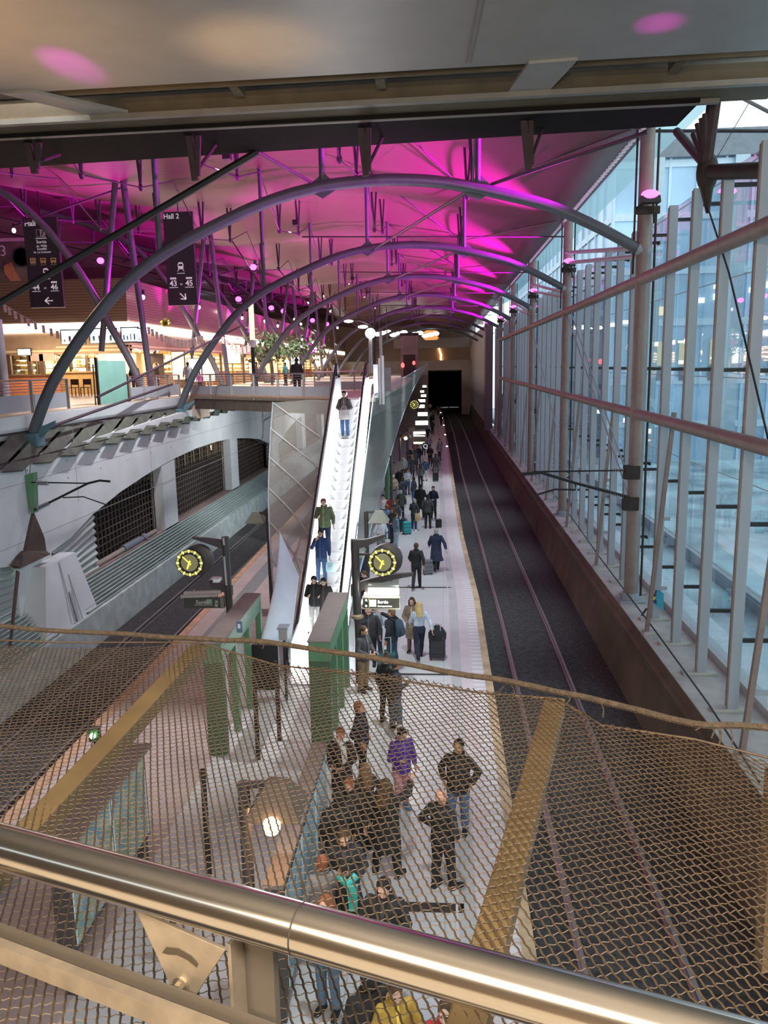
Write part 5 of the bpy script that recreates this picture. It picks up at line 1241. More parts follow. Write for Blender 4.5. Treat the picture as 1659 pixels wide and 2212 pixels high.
M_map2 = bpy.data.materials.new('pale blue network map'); M_map2.use_nodes = True
mapmat(M_map2, [(0, (.32, .44, .50)), (.45, (.25, .40, .48)), (.75, (.40, .48, .50)), (.9, (.06, .15, .34)), (.96, (.36, .42, .40))], 16.)
def board(label, x, y0, y1, z0, z1, m, face=1, n=2, cw=.24):
    t = thing('map_board', (x, y0, 0), label, 'map board', 'map boards on the platform')
    mk('cabinet', MB().box((x - .12, y0, z0 - .08), (x + .12, y1, z1 + .08)), M_dkbr, t)
    mk('top_cover', MB().box((x - cw, y0 - .05, z1 + .08), (x + cw, y1 + .05, z1 + .14)), MATS['mauve brown cover'], t)
    for i in range(n):
        a = y0 + .08 + (y1 - y0 - .08) * i / n; c = y0 + (y1 - y0 - .08) * (i + 1) / n - .02
        for f in (1, -1):
            mk('map', MB().box((x + f * .125, a, z0), (x + f * .13, c, z1)), m, t)
            mk('map_frame', MB().box((x + f * .126, a - .03, z0), (x + f * .135, a, z1)).box((x + f * .126, c, z0), (x + f * .135, c + .03, z1)), mat('pale blue frame', (.55, .66, .70), .3, var=0), t)
    for y in (y0 + .1, y1 - .1): mk('leg', MB().box((x - .08, y - .06, 0), (x + .08, y + .06, z0 - .08)), M_dkbr, t)
    return t
q0, q1 = gz(290, 1612, 2.25), gz(150, 1800, 2.25)
board('twin-map board standing left behind the netting', (q0.x + q1.x) / 2, q1.y - .3, q0.y, .75, 2.15, M_map1)
q0, q1 = gz(684, 1612, 2.0), gz(618, 1850, 2.0)
board('pale blue map board right of the glowing lantern', (q0.x + q1.x) / 2, q1.y - .6, q0.y, .5, 1.9, M_map2, n=3, cw=.13)
# signal light on the left track side
p = gy(200, 1590, 14.6); t = thing('signal_lamp', (p.x, p.y, -.5), 'small bright green signal lamp beside the left track', 'signal')
mk('lens', MB().ball(p, .06, 10, 8), emat('green signal', (.15, 1, .25), 30.), t, smooth=True); mk('housing', MB().box((p.x - .1, p.y + .03, p.z - .14), (p.x + .1, p.y + .18, p.z + .14)), M_black, t); mk('post', MB().tube([(p.x, p.y + .1, -.7), (p.x, p.y + .1, p.z - .1)], .04, 8), M_black, t)
# lamp posts on the walkway
def lamppost(u0, v0, u1, v1, y, label, m, r=.07):
    a, c = gy(u0, v0, y), gy(u1, v1, y); t = thing('lamp_post', c, label, 'lamp post', 'lamp posts on the walkway')
    mk('shaft', MB().tube([a, c], r, 10), m, t, smooth=True); return t, a, c
t, a, c = lamppost(541, 640, 549, 826, 41, 'tall lit lamp post standing on the walkway left of the escalator', M_black, .10)
mk('lit_column', MB().tube([gy(541.5, 648, 40.95), gy(545.5, 735, 40.95)], .13, 10), emat('warm lit column', (1, .82, .62), 1.1), t, smooth=True)
mk('arm', MB().tube([gy(530, 707, 41), gy(556, 711, 41)], .05, 6).ball(gy(546, 742, 40.9), .2, 8, 6), M_white, t)
t, a, c = lamppost(809, 670, 809, 800, 48, 'dark mast with a long curved lamp arm right of the escalator top', M_steel_dk, .08)
mk('arm', MB().tube(smooth_pts([gy(u, v, 48) for u, v in ((752, 694), (775, 692), (800, 701), (815, 712))], 4), [.07] * 12 + [.13], 8), M_steel_dk, t)
mk('lamp', MB().ball(gy(753, 694, 47.9), (.28, .2, .08), 10, 6).ball(gy(784, 706, 47.9), (.3, .2, .1), 10, 6), M_emw, t)
t, a, c = lamppost(800, 722, 801, 806, 44, 'pale mast with a bright lamp head right of the escalator top', M_steel_lt, .10); mk('lamp', MB().ball(gy(800, 720, 43.9), .28, 10, 8), M_emw, t)
t, a, c = lamppost(822, 715, 824, 800, 52, 'pale slim mast farther right of the escalator top', M_steel_lt, .10)
a, c = gy(808, 846, 36), gy(844, 794, 36)
tag(mk('deck_screen', MB().box((a.x, 36, a.z), (c.x, 36.06, c.z)), mat('scuffed grey screen', (.30, .29, .31), .6, var=.2)), 'grey metal screen panel beside the top of the escalator', 'panel')
# lift tower with red lamps far on the walkway
t = thing('lift_tower', gy(884, 800, 95), 'glass and steel lift tower with two red lamps beyond the escalator', 'lift')
a, c = gy(866, 800, 95), gy(902, 725, 95)
mk('shaft', MB().box((a.x, 95, ZF), (c.x, 97.5, c.z)), mat('dusky lift cladding', (.22, .17, .17), .5, var=.35, scale=.6), t); mk('top_ring', MB().box((a.x - .1, 94.9, c.z), (c.x + .1, 97.6, c.z + .35)), M_steel_dk, t)
mk('door_frame', MB().box((a.x + .3, 94.95, ZF), (c.x - .3, 95, ZF + 2.6)), M_steel_dk, t)
for u, v, s in ((870, 789, .3), (894, 784, .24)):
    p = gy(u, v, 94.8); mk('red_lamp', MB().ball(p, (s * .7, .1, s), 10, 8), emat('red lamp', (1, .08, .08), 4.), t)
# shimmering lamp row far down the hall
for i in range(12):
    u = 815 + i * 11.5; v = 722 - (i % 3) * 3 + .4 * i; y = 118 + (i * 7) % 16; p = gy(u, v, y)
    t = tag(mk('far_lamp', MB().ball(p, (.55, .3, .3), 8, 6), M_emw), 'distant white lamp at the end of the hall, %s from the left' % ORD[i], 'lamp', 'distant lamps at the end of the hall')
p = gy(931, 724, 140); t = thing('copper_lamp', p, 'distant ribbed copper-coloured lampshade over the tunnel end of the hall', 'lamp')
mk('shade', MB().lathe(p + Vector((0, 0, -.8)), [(1.0, 0), (1.35, .3), (1.1, .5), (1.35, .8), (1.1, 1.0), (1.3, 1.3), (.9, 1.6)], 16), emat('copper glow', (1, .45, .15), .8), t)
# ================================================================== PEOPLE
def V3(*a): return Vector(a)
def cap(b, p, q, r1, r2, n=12):
    p, q = Vector(p), Vector(q)
    b.tube([p, q], [r1, r2], n); b.ball(p, r1, n, 8); b.ball(q, r2, n, 8)
def loft(b, secs, n=20):
    vs = []; fs = []
    for (cx, cy, z, rx, ry) in secs:
        for j in range(n):
            t = 2 * PI * j / n; vs.append((cx + rx * math.cos(t), cy + ry * math.sin(t), z))
    k = len(secs)
    for i in range(k - 1):
        for j in range(n):
            a = i * n + j; c = i * n + (j + 1) % n; fs.append((a, c, c + n, a + n))
    fs.append(tuple(range(n - 1, -1, -1))); fs.append(tuple(range((k - 1) * n, k * n)))
    b.add(vs, fs)
def remeshed(name, b, vox, smooth=4):
    me = bpy.data.meshes.new('src'); me.from_pydata([tuple(v) for v in b.v], [], b.f); me.update()
    bm = bmesh.new(); bm.from_mesh(me); bmesh.ops.recalc_face_normals(bm, faces=bm.faces); bm.to_mesh(me); bm.free()
    o = bpy.data.objects.new('src', me); COL.objects.link(o)
    r = o.modifiers.new('r', 'REMESH'); r.mode = 'VOXEL'; r.voxel_size = vox
    s = o.modifiers.new('s', 'SMOOTH'); s.iterations = smooth; s.factor = .5
    m2 = bpy.data.meshes.new_from_object(o.evaluated_get(bpy.context.evaluated_depsgraph_get()))
    m2.name = name
    for p in m2.polygons: p.use_smooth = True
    bpy.data.objects.remove(o); bpy.data.meshes.remove(me)
    m2.materials.clear(); m2.materials.append(M_black)
    return m2
ARM = {  # elbow, wrist, hand direction, thumb side      (right side; x mirrored for the left)
    'down': (V3(.25, -.03, 1.13), V3(.265, .03, .88), V3(0, .12, -1), V3(0, 1, .1)),
    'pocket': (V3(.30, -.09, 1.15), V3(.215, .06, .97), V3(-.35, .45, -.8), V3(.2, .9, .4)),
    'phone': (V3(.24, .02, 1.12), V3(.12, .25, 1.16), V3(-.4, .8, .35), V3(-.6, -.2, .7)),
    'swingf': (V3(.25, .06, 1.14), V3(.22, .26, .97), V3(-.1, .6, -.75), V3(-.2, .7, .6)),
    'swingb': (V3(.26, -.14, 1.16), V3(.27, -.20, .91), V3(0, -.05, -1), V3(0, 1, 0)),
    'pull': (V3(.29, -.12, 1.15), V3(.33, -.24, .92), V3(.05, -.3, -.9), V3(-.1, .9, -.3)),
    'face': (V3(.25, .13, 1.16), V3(.10, .19, 1.42), V3(-.45, -.25, .85), V3(-.6, -.5, -.4)),
    'hold': (V3(.26, .03, 1.13), V3(.11, .25, 1.03), V3(-.85, .4, -.1), V3(.2, .5, .8)),
    'reach': (V3(.25, .24, 1.37), V3(.22, .48, 1.45), V3(0, .95, .1), V3(-.7, 0, .6)),
}
LEG = {'stand': ((V3(.095, .01, .49), V3(.105, -.02, .075), 8), (V3(-.095, .01, .49), V3(-.105, -.02, .075), 8)),
       'wide': ((V3(.13, .02, .49), V3(.18, -.02, .075), 16), (V3(-.12, .02, .49), V3(-.17, -.0, .075), 16)),
       'walk': ((V3(.09, .13, .50), V3(.09, .23, .085), 2), (V3(-.09, -.04, .49), V3(-.09, -.33, .17), 2)),
       'ease': ((V3(.10, .06, .49), V3(.12, .08, .075), 20), (V3(-.095, 0, .49), V3(-.10, -.04, .075), 6))}
POSE = {'stand': ('down', 'down', 'stand', 0), 'phone': ('phone', 'down', 'ease', 24), 'walk': ('swingb', 'swingf', 'walk', 4), 'pull': ('pull', 'swingf', 'walk', 2),
        'pocket': ('pocket', 'pocket', 'ease', -8), 'face': ('face', 'down', 'ease', 16), 'hold': ('hold', 'hold', 'stand', 14), 'reach': ('reach', 'down', 'wide', 4)}
ARCH = {}
def headrot(tilt):
    return Matrix.Rotation(math.radians(-tilt), 3, 'X')
def build_pose(p):
    ra, la, lg, tilt = POSE[p]
    HR = headrot(tilt); NK = V3(0, -.005, 1.47)
    def H(v): return NK + HR @ (Vector(v) - NK)
    b = MB()
    loft(b, [(0, 0, .86, .145, .10), (0, 0, .95, .16, .11), (0, .005, 1.06, .14, .10), (0, .005, 1.18, .155, .105), (0, 0, 1.30, .175, .115), (0, -.005, 1.39, .17, .10), (0, -.01, 1.44, .10, .075)])
    cap(b, (0, -.012, 1.40), H((0, .0, 1.53)), .062, .055)
    b.ball(H((0, -.005, 1.625)), (.075, .095, .10), 20, 14, HR); b.ball(H((0, .028, 1.555)), (.056, .066, .066), 16, 12, HR)
    b.ball(H((0, .05, 1.52)), (.034, .036, .026), 12, 8, HR)
    cap(b, H((0, .088, 1.61)), H((0, .112, 1.578)), .009, .014, 8)
    for s in (1, -1):
        b.ball(H((s * .076, .0, 1.59)), (.012, .022, .032), 10, 8, HR); b.ball(H((s * .033, .075, 1.568)), (.022, .016, .02), 10, 8, HR)
    b.ball(H((0, .082, 1.632)), (.055, .014, .012), 12, 6, HR)
    arms = []
    for s, nm in ((1, ra), (-1, la)):
        E, Wr, h, sd = ARM[nm]; m = lambda v: Vector((v.x * s, v.y, v.z))
        sh = V3(.168 * s, -.005, 1.385); E, Wr, h, sd = m(E), m(Wr), m(h).normalized(), m(sd)
        cap(b, sh, E, .052, .042); cap(b, E, Wr, .040, .027)
        sd = (sd - h * sd.dot(h)).normalized(); n = h.cross(sd) * s
        pc = Wr + h * .05
        R = Matrix((sd, n, h)).transposed()
        b.ball(pc, (.040, .016, .055), 12, 8, R); b.ball(Wr + h * .075, (.041, .014, .032), 12, 8, R)
        for off, L in ((-.031, .058), (-.0105, .076), (.0105, .082), (.031, .070)):
            p0 = Wr + h * .088 + sd * off; p1 = p0 + (h * .92 + sd * off * 1.2 + n * .25).normalized() * L * .5; p2 = p1 + (h * .62 + n * .75).normalized() * L * .5
            b.tube([p0 - h * .02, p0, p1, p2, p2 + (p2 - p1) * .1], [.0092, .0088, .0082, .0068, .003], 8)
        t0 = Wr + h * .03 + sd * .030; t1 = t0 + (h * .55 + sd * .75 + n * .2).normalized() * .040; t2 = t1 + (h * .9 + sd * .25 + n * .3).normalized() * .032
        b.tube([t0, t1, t2, t2 + (t2 - t1) * .15], [.013, .0105, .0085, .004], 8)
        arms.append((sh, E, Wr))
    legs = []
    for (K, A, to), s in zip(LEG[lg], (1, -1)):
        hp = V3(.09 * s, 0, .90); cap(b, hp, K, .080, .047); cap(b, K + V3(0, -.01, -.06), K + (A - K) * .3 + V3(0, -.012, 0), .046, .048); cap(b, K, A, .045, .034)
        fd = V3(math.sin(math.radians(to)) * s, math.cos(math.radians(to)), 0)
        b.ball(A + fd * .06 + V3(0, 0, -.045), (.040, .115, .032), 12, 8); legs.append((hp, K, A, fd))
    D = {'body': remeshed('body_' + p, b, .0065, 2)}
    # jacket, long coat, sweater share sleeves
    def sleeves(b, r=1., short=False):
        for sh, E, Wr in arms:
            if short: b.tube([sh, sh.lerp(E, .75)], [.075 * r, .066 * r], 14); b.ball(sh, .075 * r, 12, 8); continue
            w = E.lerp(Wr, .93)
            b.ball(sh, .067 * r, 14, 10); b.tube([sh, E], [.066 * r, .060 * r], 14); b.ball(E, .062 * r, 14, 10); b.tube([E, E.lerp(w, .5), w], [.061 * r, .054 * r, .046 * r], 14)
            pass
    b = MB()
    loft(b, [(0, 0, .80, .178, .128), (0, 0, .86, .19, .138), (0, .01, 1.0, .182, .13), (0, .01, 1.16, .188, .132), (0, .0, 1.30, .192, .135), (0, -.005, 1.375, .178, .118), (0, -.01, 1.43, .125, .095), (0, -.01, 1.46, .092, .084), (0, -.01, 1.50, .080, .078)])
    sleeves(b); D['jacket'] = remeshed('jacket_' + p, b, .012, 3)
    b = MB()
    sw = .06 if lg == 'walk' else 0
    loft(b, [(0, -sw, .46, .215 + sw, .165 + sw * 1.3), (0, -sw * .5, .62, .215, .16 + sw), (0, 0, .86, .20, .148), (0, .01, 1.03, .185, .132), (0, .01, 1.16, .19, .134), (0, .0, 1.30, .196, .137), (0, -.005, 1.375, .182, .12), (0, -.01, 1.435, .13, .098), (0, -.01, 1.47, .096, .088), (0, -.01, 1.51, .085, .082)])
    sleeves(b, 1.04); D['coat'] = remeshed('coat_' + p, b, .012, 3)
    b = MB()
    loft(b, [(0, 0, .88, .165, .118), (0, .01, 1.0, .158, .112), (0, .01, 1.16, .165, .118), (0, .0, 1.30, .182, .126), (0, -.005, 1.375, .168, .11), (0, -.01, 1.43, .115, .085), (0, -.01, 1.46, .082, .072)])
    sleeves(b, .9); D['shirt'] = remeshed('shirt_' + p, b, .011, 3)
    b = MB()
    loft(b, [(0, 0, .80, .155, .118), (0, 0, .92, .168, .122), (0, 0, 1.02, .15, .11)])
    for hp, K, A, fd in legs:
        b.ball(hp, .100, 14, 10); b.tube([hp, K], [.100, .072], 14); b.ball(K, .072, 12, 8); b.tube([K, K.lerp(A, .45) + V3(0, -.012, 0), A + V3(0, 0, .02)], [.071, .068, .056], 14)
    D['trousers'] = remeshed('trousers_' + p, b, .012, 3)
    for si, (hp, K, A, fd) in enumerate(legs):
        b = MB(); g_ = A + V3(0, 0, -.04); sd = V3(fd.y, -fd.x, 0); R = Matrix((sd, fd, V3(0, 0, 1))).transposed()
        b.ball(g_ + fd * .05 + V3(0, 0, .005), (.050, .135, .042), 14, 10, R); b.ball(g_ + fd * -.02 + V3(0, 0, .03), (.047, .060, .055), 12, 8, R)
        b.prism([g_ + R @ V3(x, y, -.036) for x, y in ((-.04, -.07), (.04, -.07), (.048, .08), (.03, .17), (-.03, .17), (-.048, .08))], (0, 0, .022))
        D['shoe%d' % si] = remeshed('shoe_' + p, b, .009, 2)
    # hair, eyes, mouth (turned with the head)
    def turned(b): b.v = [H(v) for v in b.v]; return b
    def shell(drop_back=0., bun=False, cap_=False):
        b = MB(); b.ball((0, -.018, 1.640), (.086, .098, .098), 20, 14); b.ball((0, -.055, 1.59), (.078, .058, .085), 16, 10)
        if drop_back:
            loft(b, [(0, -.10 - .04, 1.60 - drop_back, .09, .035), (0, -.085, 1.50, .11, .055), (0, -.055, 1.58, .098, .075), (0, -.03, 1.66, .088, .08)])
            for s in (1, -1): cap(b, (s * .085, .0, 1.62), (s * .095, .02, 1.62 - drop_back * .75), .028, .026)
        if bun: b.ball((0, -.075, 1.73), .048, 12, 8)
        if cap_: b.prism([(-.07, .06, 1.655), (.07, .06, 1.655), (.055, .16, 1.645), (-.055, .16, 1.645)], (0, 0, .014))
        return turned(b)
    for nm, kw in (('short', {}), ('long', {'drop_back': .30}), ('bun', {'bun': True}), ('cap', {'cap_': True})): D['hair_' + nm] = remeshed('hair_%s_%s' % (nm, p), shell(**kw), .010, 2)
    for si, s in enumerate((1, -1)):
        b = MB(); b.ball((s * .031, .0855, 1.612), (.0135, .010, .0085), 8, 6)
        turned(b); me = bpy.data.meshes.new('eye_' + p); me.from_pydata([tuple(v) for v in b.v], [], b.f); me.materials.append(M_black); D['eye%d' % si] = me
    b = MB(); b.ball((0, .086, 1.533), (.024, .010, .007), 10, 6); turned(b); me = bpy.data.meshes.new('mouth_' + p); me.from_pydata([tuple(v) for v in b.v], [], b.f); me.materials.append(M_black); D['mouth'] = me
    for nm, e in (('jacket', 0.), ('coat', .006)):
        pr = [(.81, .140), (.90, .150), (1.0, .151), (1.16, .153), (1.30, .144), (1.375, .124), (1.43, .099), (1.46, .084)]
        b = MB(); b.add([(sx * .022, y + e + .003, z) for z, y in pr for sx in (-1, 1)] + [(sx * .022, y + e - .02, z) for z, y in pr for sx in (-1, 1)], [(2 * i, 2 * i + 1, 2 * i + 3, 2 * i + 2) for i in range(len(pr) - 1)])
        me = bpy.data.meshes.new('placket_%s_%s' % (nm, p)); me.from_pydata([tuple(v) for v in b.v], [], b.f); me.materials.append(M_black); D['placket_' + nm] = me
        b = MB(); ring = [(math.cos(2 * PI * i / 18) * (.086 + e), -.01 + math.sin(2 * PI * i / 18) * (.084 + e), 1.485 - .02 * math.sin(2 * PI * i / 18)) for i in range(19)]
        b.tube(ring, .017, 8); me = bpy.data.meshes.new('collar_%s_%s' % (nm, p)); me.from_pydata([tuple(v) for v in b.v], [], b.f); me.materials.append(M_black)
        for q in me.polygons: q.use_smooth = True
        D['collar_' + nm] = me
    D['wrist'] = [a[2] for a in arms]
    return D
SKIN = [mat('skin light', (.62, .38, .28), .55, var=.06), mat('skin tan', (.46, .26, .17), .55, var=.06), mat('skin dark', (.17, .09, .06), .5, var=.06), mat('skin flushed', (.66, .32, .24), .5, var=.08)]
M_eye = mat('dark eyes', (.02, .015, .012), .2, var=0); M_mouth = mat('lips', (.38, .13, .11), .5, var=0)
CL = {}
def cloth(c):
    k = 'cloth %.3f %.3f %.3f' % c
    return mat(k, c, .85, var=.22, scale=7., bump=.25, bscale=14.)
BLK = (.016, .016, .019); CHA = (.05, .05, .055); NAV = (.018, .025, .06); JEAN = (.05, .10, .21); GRY = (.20, .20, .21); WHT = (.72, .73, .75); BRN = (.10, .06, .04)
HAIR = {'black': (.012, .010, .009), 'brown': (.07, .035, .018), 'lbrown': (.19, .10, .05), 'blond': (.50, .35, .16), 'grey': (.33, .32, .31), 'red': (.24, .07, .03)}
def dress(o, m):
    o.material_slots[0].link = 'OBJECT'; o.material_slots[0].material = m
def person(loc, face, pose='stand', h=1.74, top=('jacket', BLK), legs=CHA, hair=('short', 'brown'), skin=0, shoes=BLK, label='', group=None, bald=False, wide=1.):
    if pose not in ARCH: ARCH[pose] = build_pose(pose)
    D = ARCH[pose]
    t = thing('person', loc, label, 'person', group)
    t.rotation_euler = (0, 0, math.radians(face)); k = h / 1.735; t.scale = (k * wide, k * wide, k)
    def part(nm, key, m):
        o = bpy.data.objects.new(nm, D[key]); COL.objects.link(o); o.parent = t; dress(o, m); return o
    bo = part('body', 'body', SKIN[skin])
    part(top[0], top[0], cloth(top[1])); part('trousers', 'trousers', cloth(legs)); [part('shoe', 'shoe%d' % i_, cloth(shoes)) for i_ in (0, 1)]
    if top[0] in ('jacket', 'coat'):
        lt = tuple(min(1, c * 1.9 + .012) for c in top[1]); part('collar', 'collar_' + top[0], cloth(tuple(c * .7 for c in top[1]))); part('placket', 'placket_' + top[0], cloth(lt))
    if not bald: part('hair' if hair[0] != 'cap' else 'cap', 'hair_' + hair[0], cloth(HAIR[hair[1]] if isinstance(hair[1], str) else hair[1]))
    [part('eye', 'eye%d' % i_, M_eye) for i_ in (0, 1)]; part('mouth', 'mouth', M_mouth)
    return t
def at_head(u, v, h, zf=0.):
    p = gz(u, v, zf + h * .99); p.z = zf; return p
def on_step(u, v, h):
    d = ray(u, v); t = (ZF - Y1 * SL + h - HC) / (d.z - d.y * SL); p = CAM + d * t
    i = min(NS - 1, max(0, int((p.y - Y0_) / ((Y1 - Y0_) / NS)))); p.z = ZF * (i + 1) / NS; p.x = min(max(p.x, EXL + .45), EXR - .30)
    return p
# ---- luggage and bags
def suitcase(loc, rz, c, label, s=1., soft=False):
    t = thing('suitcase', loc, label, 'suitcase'); t.rotation_euler = (0, 0, math.radians(rz)); t.scale = (s, s, s)
    L = t.location.copy(); t.location = (0, 0, 0)
    m = cloth(c) if soft else mat('case %.2f %.2f %.2f' % c, c, .35, var=.05)
    mk('shell', MB().box((-.21, -.13, .06), (.21, .13, .66)), m, t, bevel=.04)
    for z in (.18, .36, .54): mk('rib', MB().box((-.215, -.135, z), (.215, .135, z + .015)), M_black, t)
    mk('handle', MB().tube([(-.09, -.10, .64), (-.09, -.10, 1.02), (.09, -.10, 1.02), (.09, -.10, .64)], .013, 8), M_steel_lt, t)
    for x in (-.16, .16):
        for y in (-.10, .10): mk('wheel', MB().cyl((x - .015, y, .035), (x + .015, y, .035), .035, 12), M_black, t)
    t.location = L; return t
def backpack(p, c, label, s=1.):
    """on the back of person p (a bag of its own)"""
    t = thing('backpack', (0, 0, 0), label, 'backpack')
    m = cloth(c)
    b = MB(); loft(b, [(0, -.22, .98, .12, .07), (0, -.23, 1.05, .15, .105), (0, -.23, 1.22, .15, .11), (0, -.21, 1.38, .13, .085), (0, -.19, 1.43, .09, .05)]); o = mk('bag', b, m, t, smooth=True)
    b = MB(); loft(b, [(0, -.32, 1.02, .10, .035), (0, -.335, 1.10, .11, .04), (0, -.32, 1.20, .10, .03)]); mk('pocket', b, m, t, smooth=True)
    for sx in (1, -1): mk('strap', MB().tube([(sx * .10, -.14, 1.42), (sx * .12, -.02, 1.485), (sx * .13, .12, 1.38), (sx * .14, .12, 1.2), (sx * .16, -.1, 1.08)], .018, 6), M_black, t)
    t.location = p.location; t.rotation_euler = p.rotation_euler; t.scale = p.scale * s
    return t
def bag(loc, c, label, w=.30, h=.34, rz=0, hh=.18):
    t = thing('tote_bag', (0, 0, 0), label, 'bag')
    b = MB(); loft(b, [(0, 0, 0, w * .46, .06), (0, 0, h * .5, w * .5, .09), (0, 0, h, w * .47, .03)], 16); mk('bag', b, cloth(c), t, smooth=True)
    for y in (.03, -.03): mk('handle', MB().tube([(-w * .25, y, h), (-w * .14, y, h + hh), (w * .14, y, h + hh), (w * .25, y, h)], .009, 6), cloth(c), t)
    t.location = loc; t.rotation_euler = (0, 0, math.radians(rz)); return t
def hand_world(p, pose, side):
    w = ARCH[pose]['wrist'][side]; s = p.scale.x; a = p.rotation_euler.z
    return Vector((p.location.x + (w.x * math.cos(a) - w.y * math.sin(a)) * s, p.location.y + (w.x * math.sin(a) + w.y * math.cos(a)) * s, p.location.z + w.z * p.scale.z))
def phone(p, pose='phone', side=0, label='dark phone'):
    w = hand_world(p, pose, side); a = p.rotation_euler.z
    f = Vector((-math.sin(a), math.cos(a), 0)); c = w + f * .10 + Vector((0, 0, .05))
    t = thing('phone', c, label, 'phone')
    r = Vector((math.cos(a), math.sin(a), 0)); up = (f * .5 + Vector((0, 0, .85))).normalized()
    mk('case', MB().bar(c - up * .075, c + up * .075, .075, .010, f), M_black, t); mk('screen', MB().bar(c - up * .068 - f * .008, c + up * .068 - f * .008, .066, .002, f), emat('phone screen', (.6, .75, 1), .5), t)
# ------------------------------------------------------------------ walkers on the open platform
P = person(at_head(942, 1142, 1.80), 8, 'pull', 1.80, ('coat', NAV), BLK, ('short', 'grey'), 0, label='person in long navy coat walking away with a grey wheeled suitcase', wide=1.08)
w = hand_world(P, 'pull', 0); suitcase((P.location.x - .34, P.location.y - .50, 0), 10, (.16, .16, .18), 'grey suitcase pulled by the person in the long navy coat', .92)
P = person(at_head(899, 1173, 1.78), -4, 'walk', 1.78, ('jacket', BLK), (.02, .02, .024), ('short', 'brown'), 0, label='person in black jacket walking away alone in mid platform', wide=1.05)
P = person(at_head(924, 1068, 1.80), -5, 'stand', 1.80, ('jacket', CHA), BLK, ('short', 'black'), 1, label='person in dark suit standing with back to camera beside a companion', wide=1.05)
person(at_head(936, 1050, 1.82), 160, 'hold', 1.82, ('jacket', NAV), BLK, ('short', 'brown'), 0, label='person in navy jacket facing the person in the dark suit')
suitcase((P.location.x + .55, P.location.y + .1, 0), 20, BLK, 'small black case beside the two people in dark suits', .7, True)
person(at_head(908, 1046, 1.90), -20, 'phone', 1.90, ('coat', (.022, .028, .026)), BLK, ('cap', (.01, .01, .01)), 1, label='tall person in long black-green coat and dark cap holding something', wide=1.1)
P = person(at_head(894, 1077, 1.70), -30, 'hold', 1.70, ('jacket', (.03, .035, .05)), (.03, .06, .12), ('cap', GRY), 0, shoes=WHT, label='person in grey cap and navy vest carrying a tan bag')
bag((P.location.x + .18, P.location.y - .12, .55), (.42, .30, .17), 'tan paper bag held by the person in the grey cap', .30, .40, 20)
P = person(at_head(855, 1080, 1.70), 150, 'phone', 1.70, ('coat', (.06, .06, .065)), BLK, ('long', 'brown'), 0, label='person in long dark grey coat beside a teal suitcase')
suitcase((gz(879, 1154, 0).x, gz(879, 1154, 0).y, 0), 25, (.02, .30, .33), 'bright teal suitcase standing in the crowd', 1.0)
suitcase((gz(870, 1148, 0).x, gz(870, 1148, 0).y, 0), 10, (.02, .05, .06), 'dark suitcase next to the teal suitcase', 1.05)
person(at_head(845, 1068, 1.72), 200, 'hold', 1.72, ('jacket', (.42, .03, .04)), NAV, ('short', 'black'), 0, label='person in bright red top left of the dark mast')
person(at_head(828, 1068, 1.72), 170, 'phone', 1.72, ('shirt', WHT), BLK, ('short', 'black'), 0, label='person in white shirt left of the person in red')
person(at_head(822, 1118, 1.78), 20, 'hold', 1.78, ('shirt', (.70, .74, .78)), GRY, ('short', 'grey'), 0, label='person in pale shirt under the unlit hooded lantern', wide=1.1)
person(at_head(855, 1108, 1.70), -60, 'stand', 1.70, ('jacket', (.15, .24, .33)), (.40, .50, .60), ('short', 'brown'), 0, shoes=WHT, label='person in pale jeans and white shoes behind the dark mast')
P = person(at_head(880, 1012, 1.75), -150, 'hold', 1.75, ('shirt', (.55, .58, .62)), JEAN, ('short', 'black'), 1, label='person in light sleeves and blue jeans in the middle of the crowd')
person(at_head(890, 982, 1.70), 30, 'stand', 1.70, ('coat', (.035, .035, .045)), BLK, ('long', 'lbrown'), 0, label='person with long light brown hair and dark coat in the crowd')
P = person(at_head(918, 990, 1.68), 170, 'phone', 1.68, ('jacket', (.03, .06, .14)), (.74, .75, .78), ('short', 'lbrown'), 0, label='person in blue top and white trousers')
P = person(at_head(941, 980, 1.80), -10, 'pull', 1.80, ('coat', (.035, .03, .035)), BLK, ('short', 'black'), 2, label='person in long dark coat with a black suitcase near the platform edge', wide=1.08)
suitcase((gz(941, 1040, 0).x, gz(941, 1040, 0).y, 0), 5, BLK, 'black suitcase behind the person in the long dark coat', 1.0)
P = person(at_head(949, 953, 1.72), -30, 'stand', 1.72, ('jacket', (.22, .24, .25)), CHA, ('short', 'grey'), 0, label='person in grey jacket near the edge spot')
P = person(at_head(949, 948, 1.60), 130, 'stand', 1.60, ('jacket', (.45, .36, .25)), BLK, ('bun', 'black'), 0, label='small person in beige top with a black backpack near the edge'); backpack(P, BLK, 'black backpack worn by the small person in beige')
p0 = gz(929, 1010, 0); bag((p0.x, p0.y + 3, .75), (.70, .16, .09), 'orange-red bag carried in the crowd below the letter sign', .5, .5, 0)
person(at_head(929, 962, 1.75), 160, 'hold', 1.75, ('jacket', BLK), BLK, ('short', 'black'), 1, label='person in black carrying the orange-red bag')
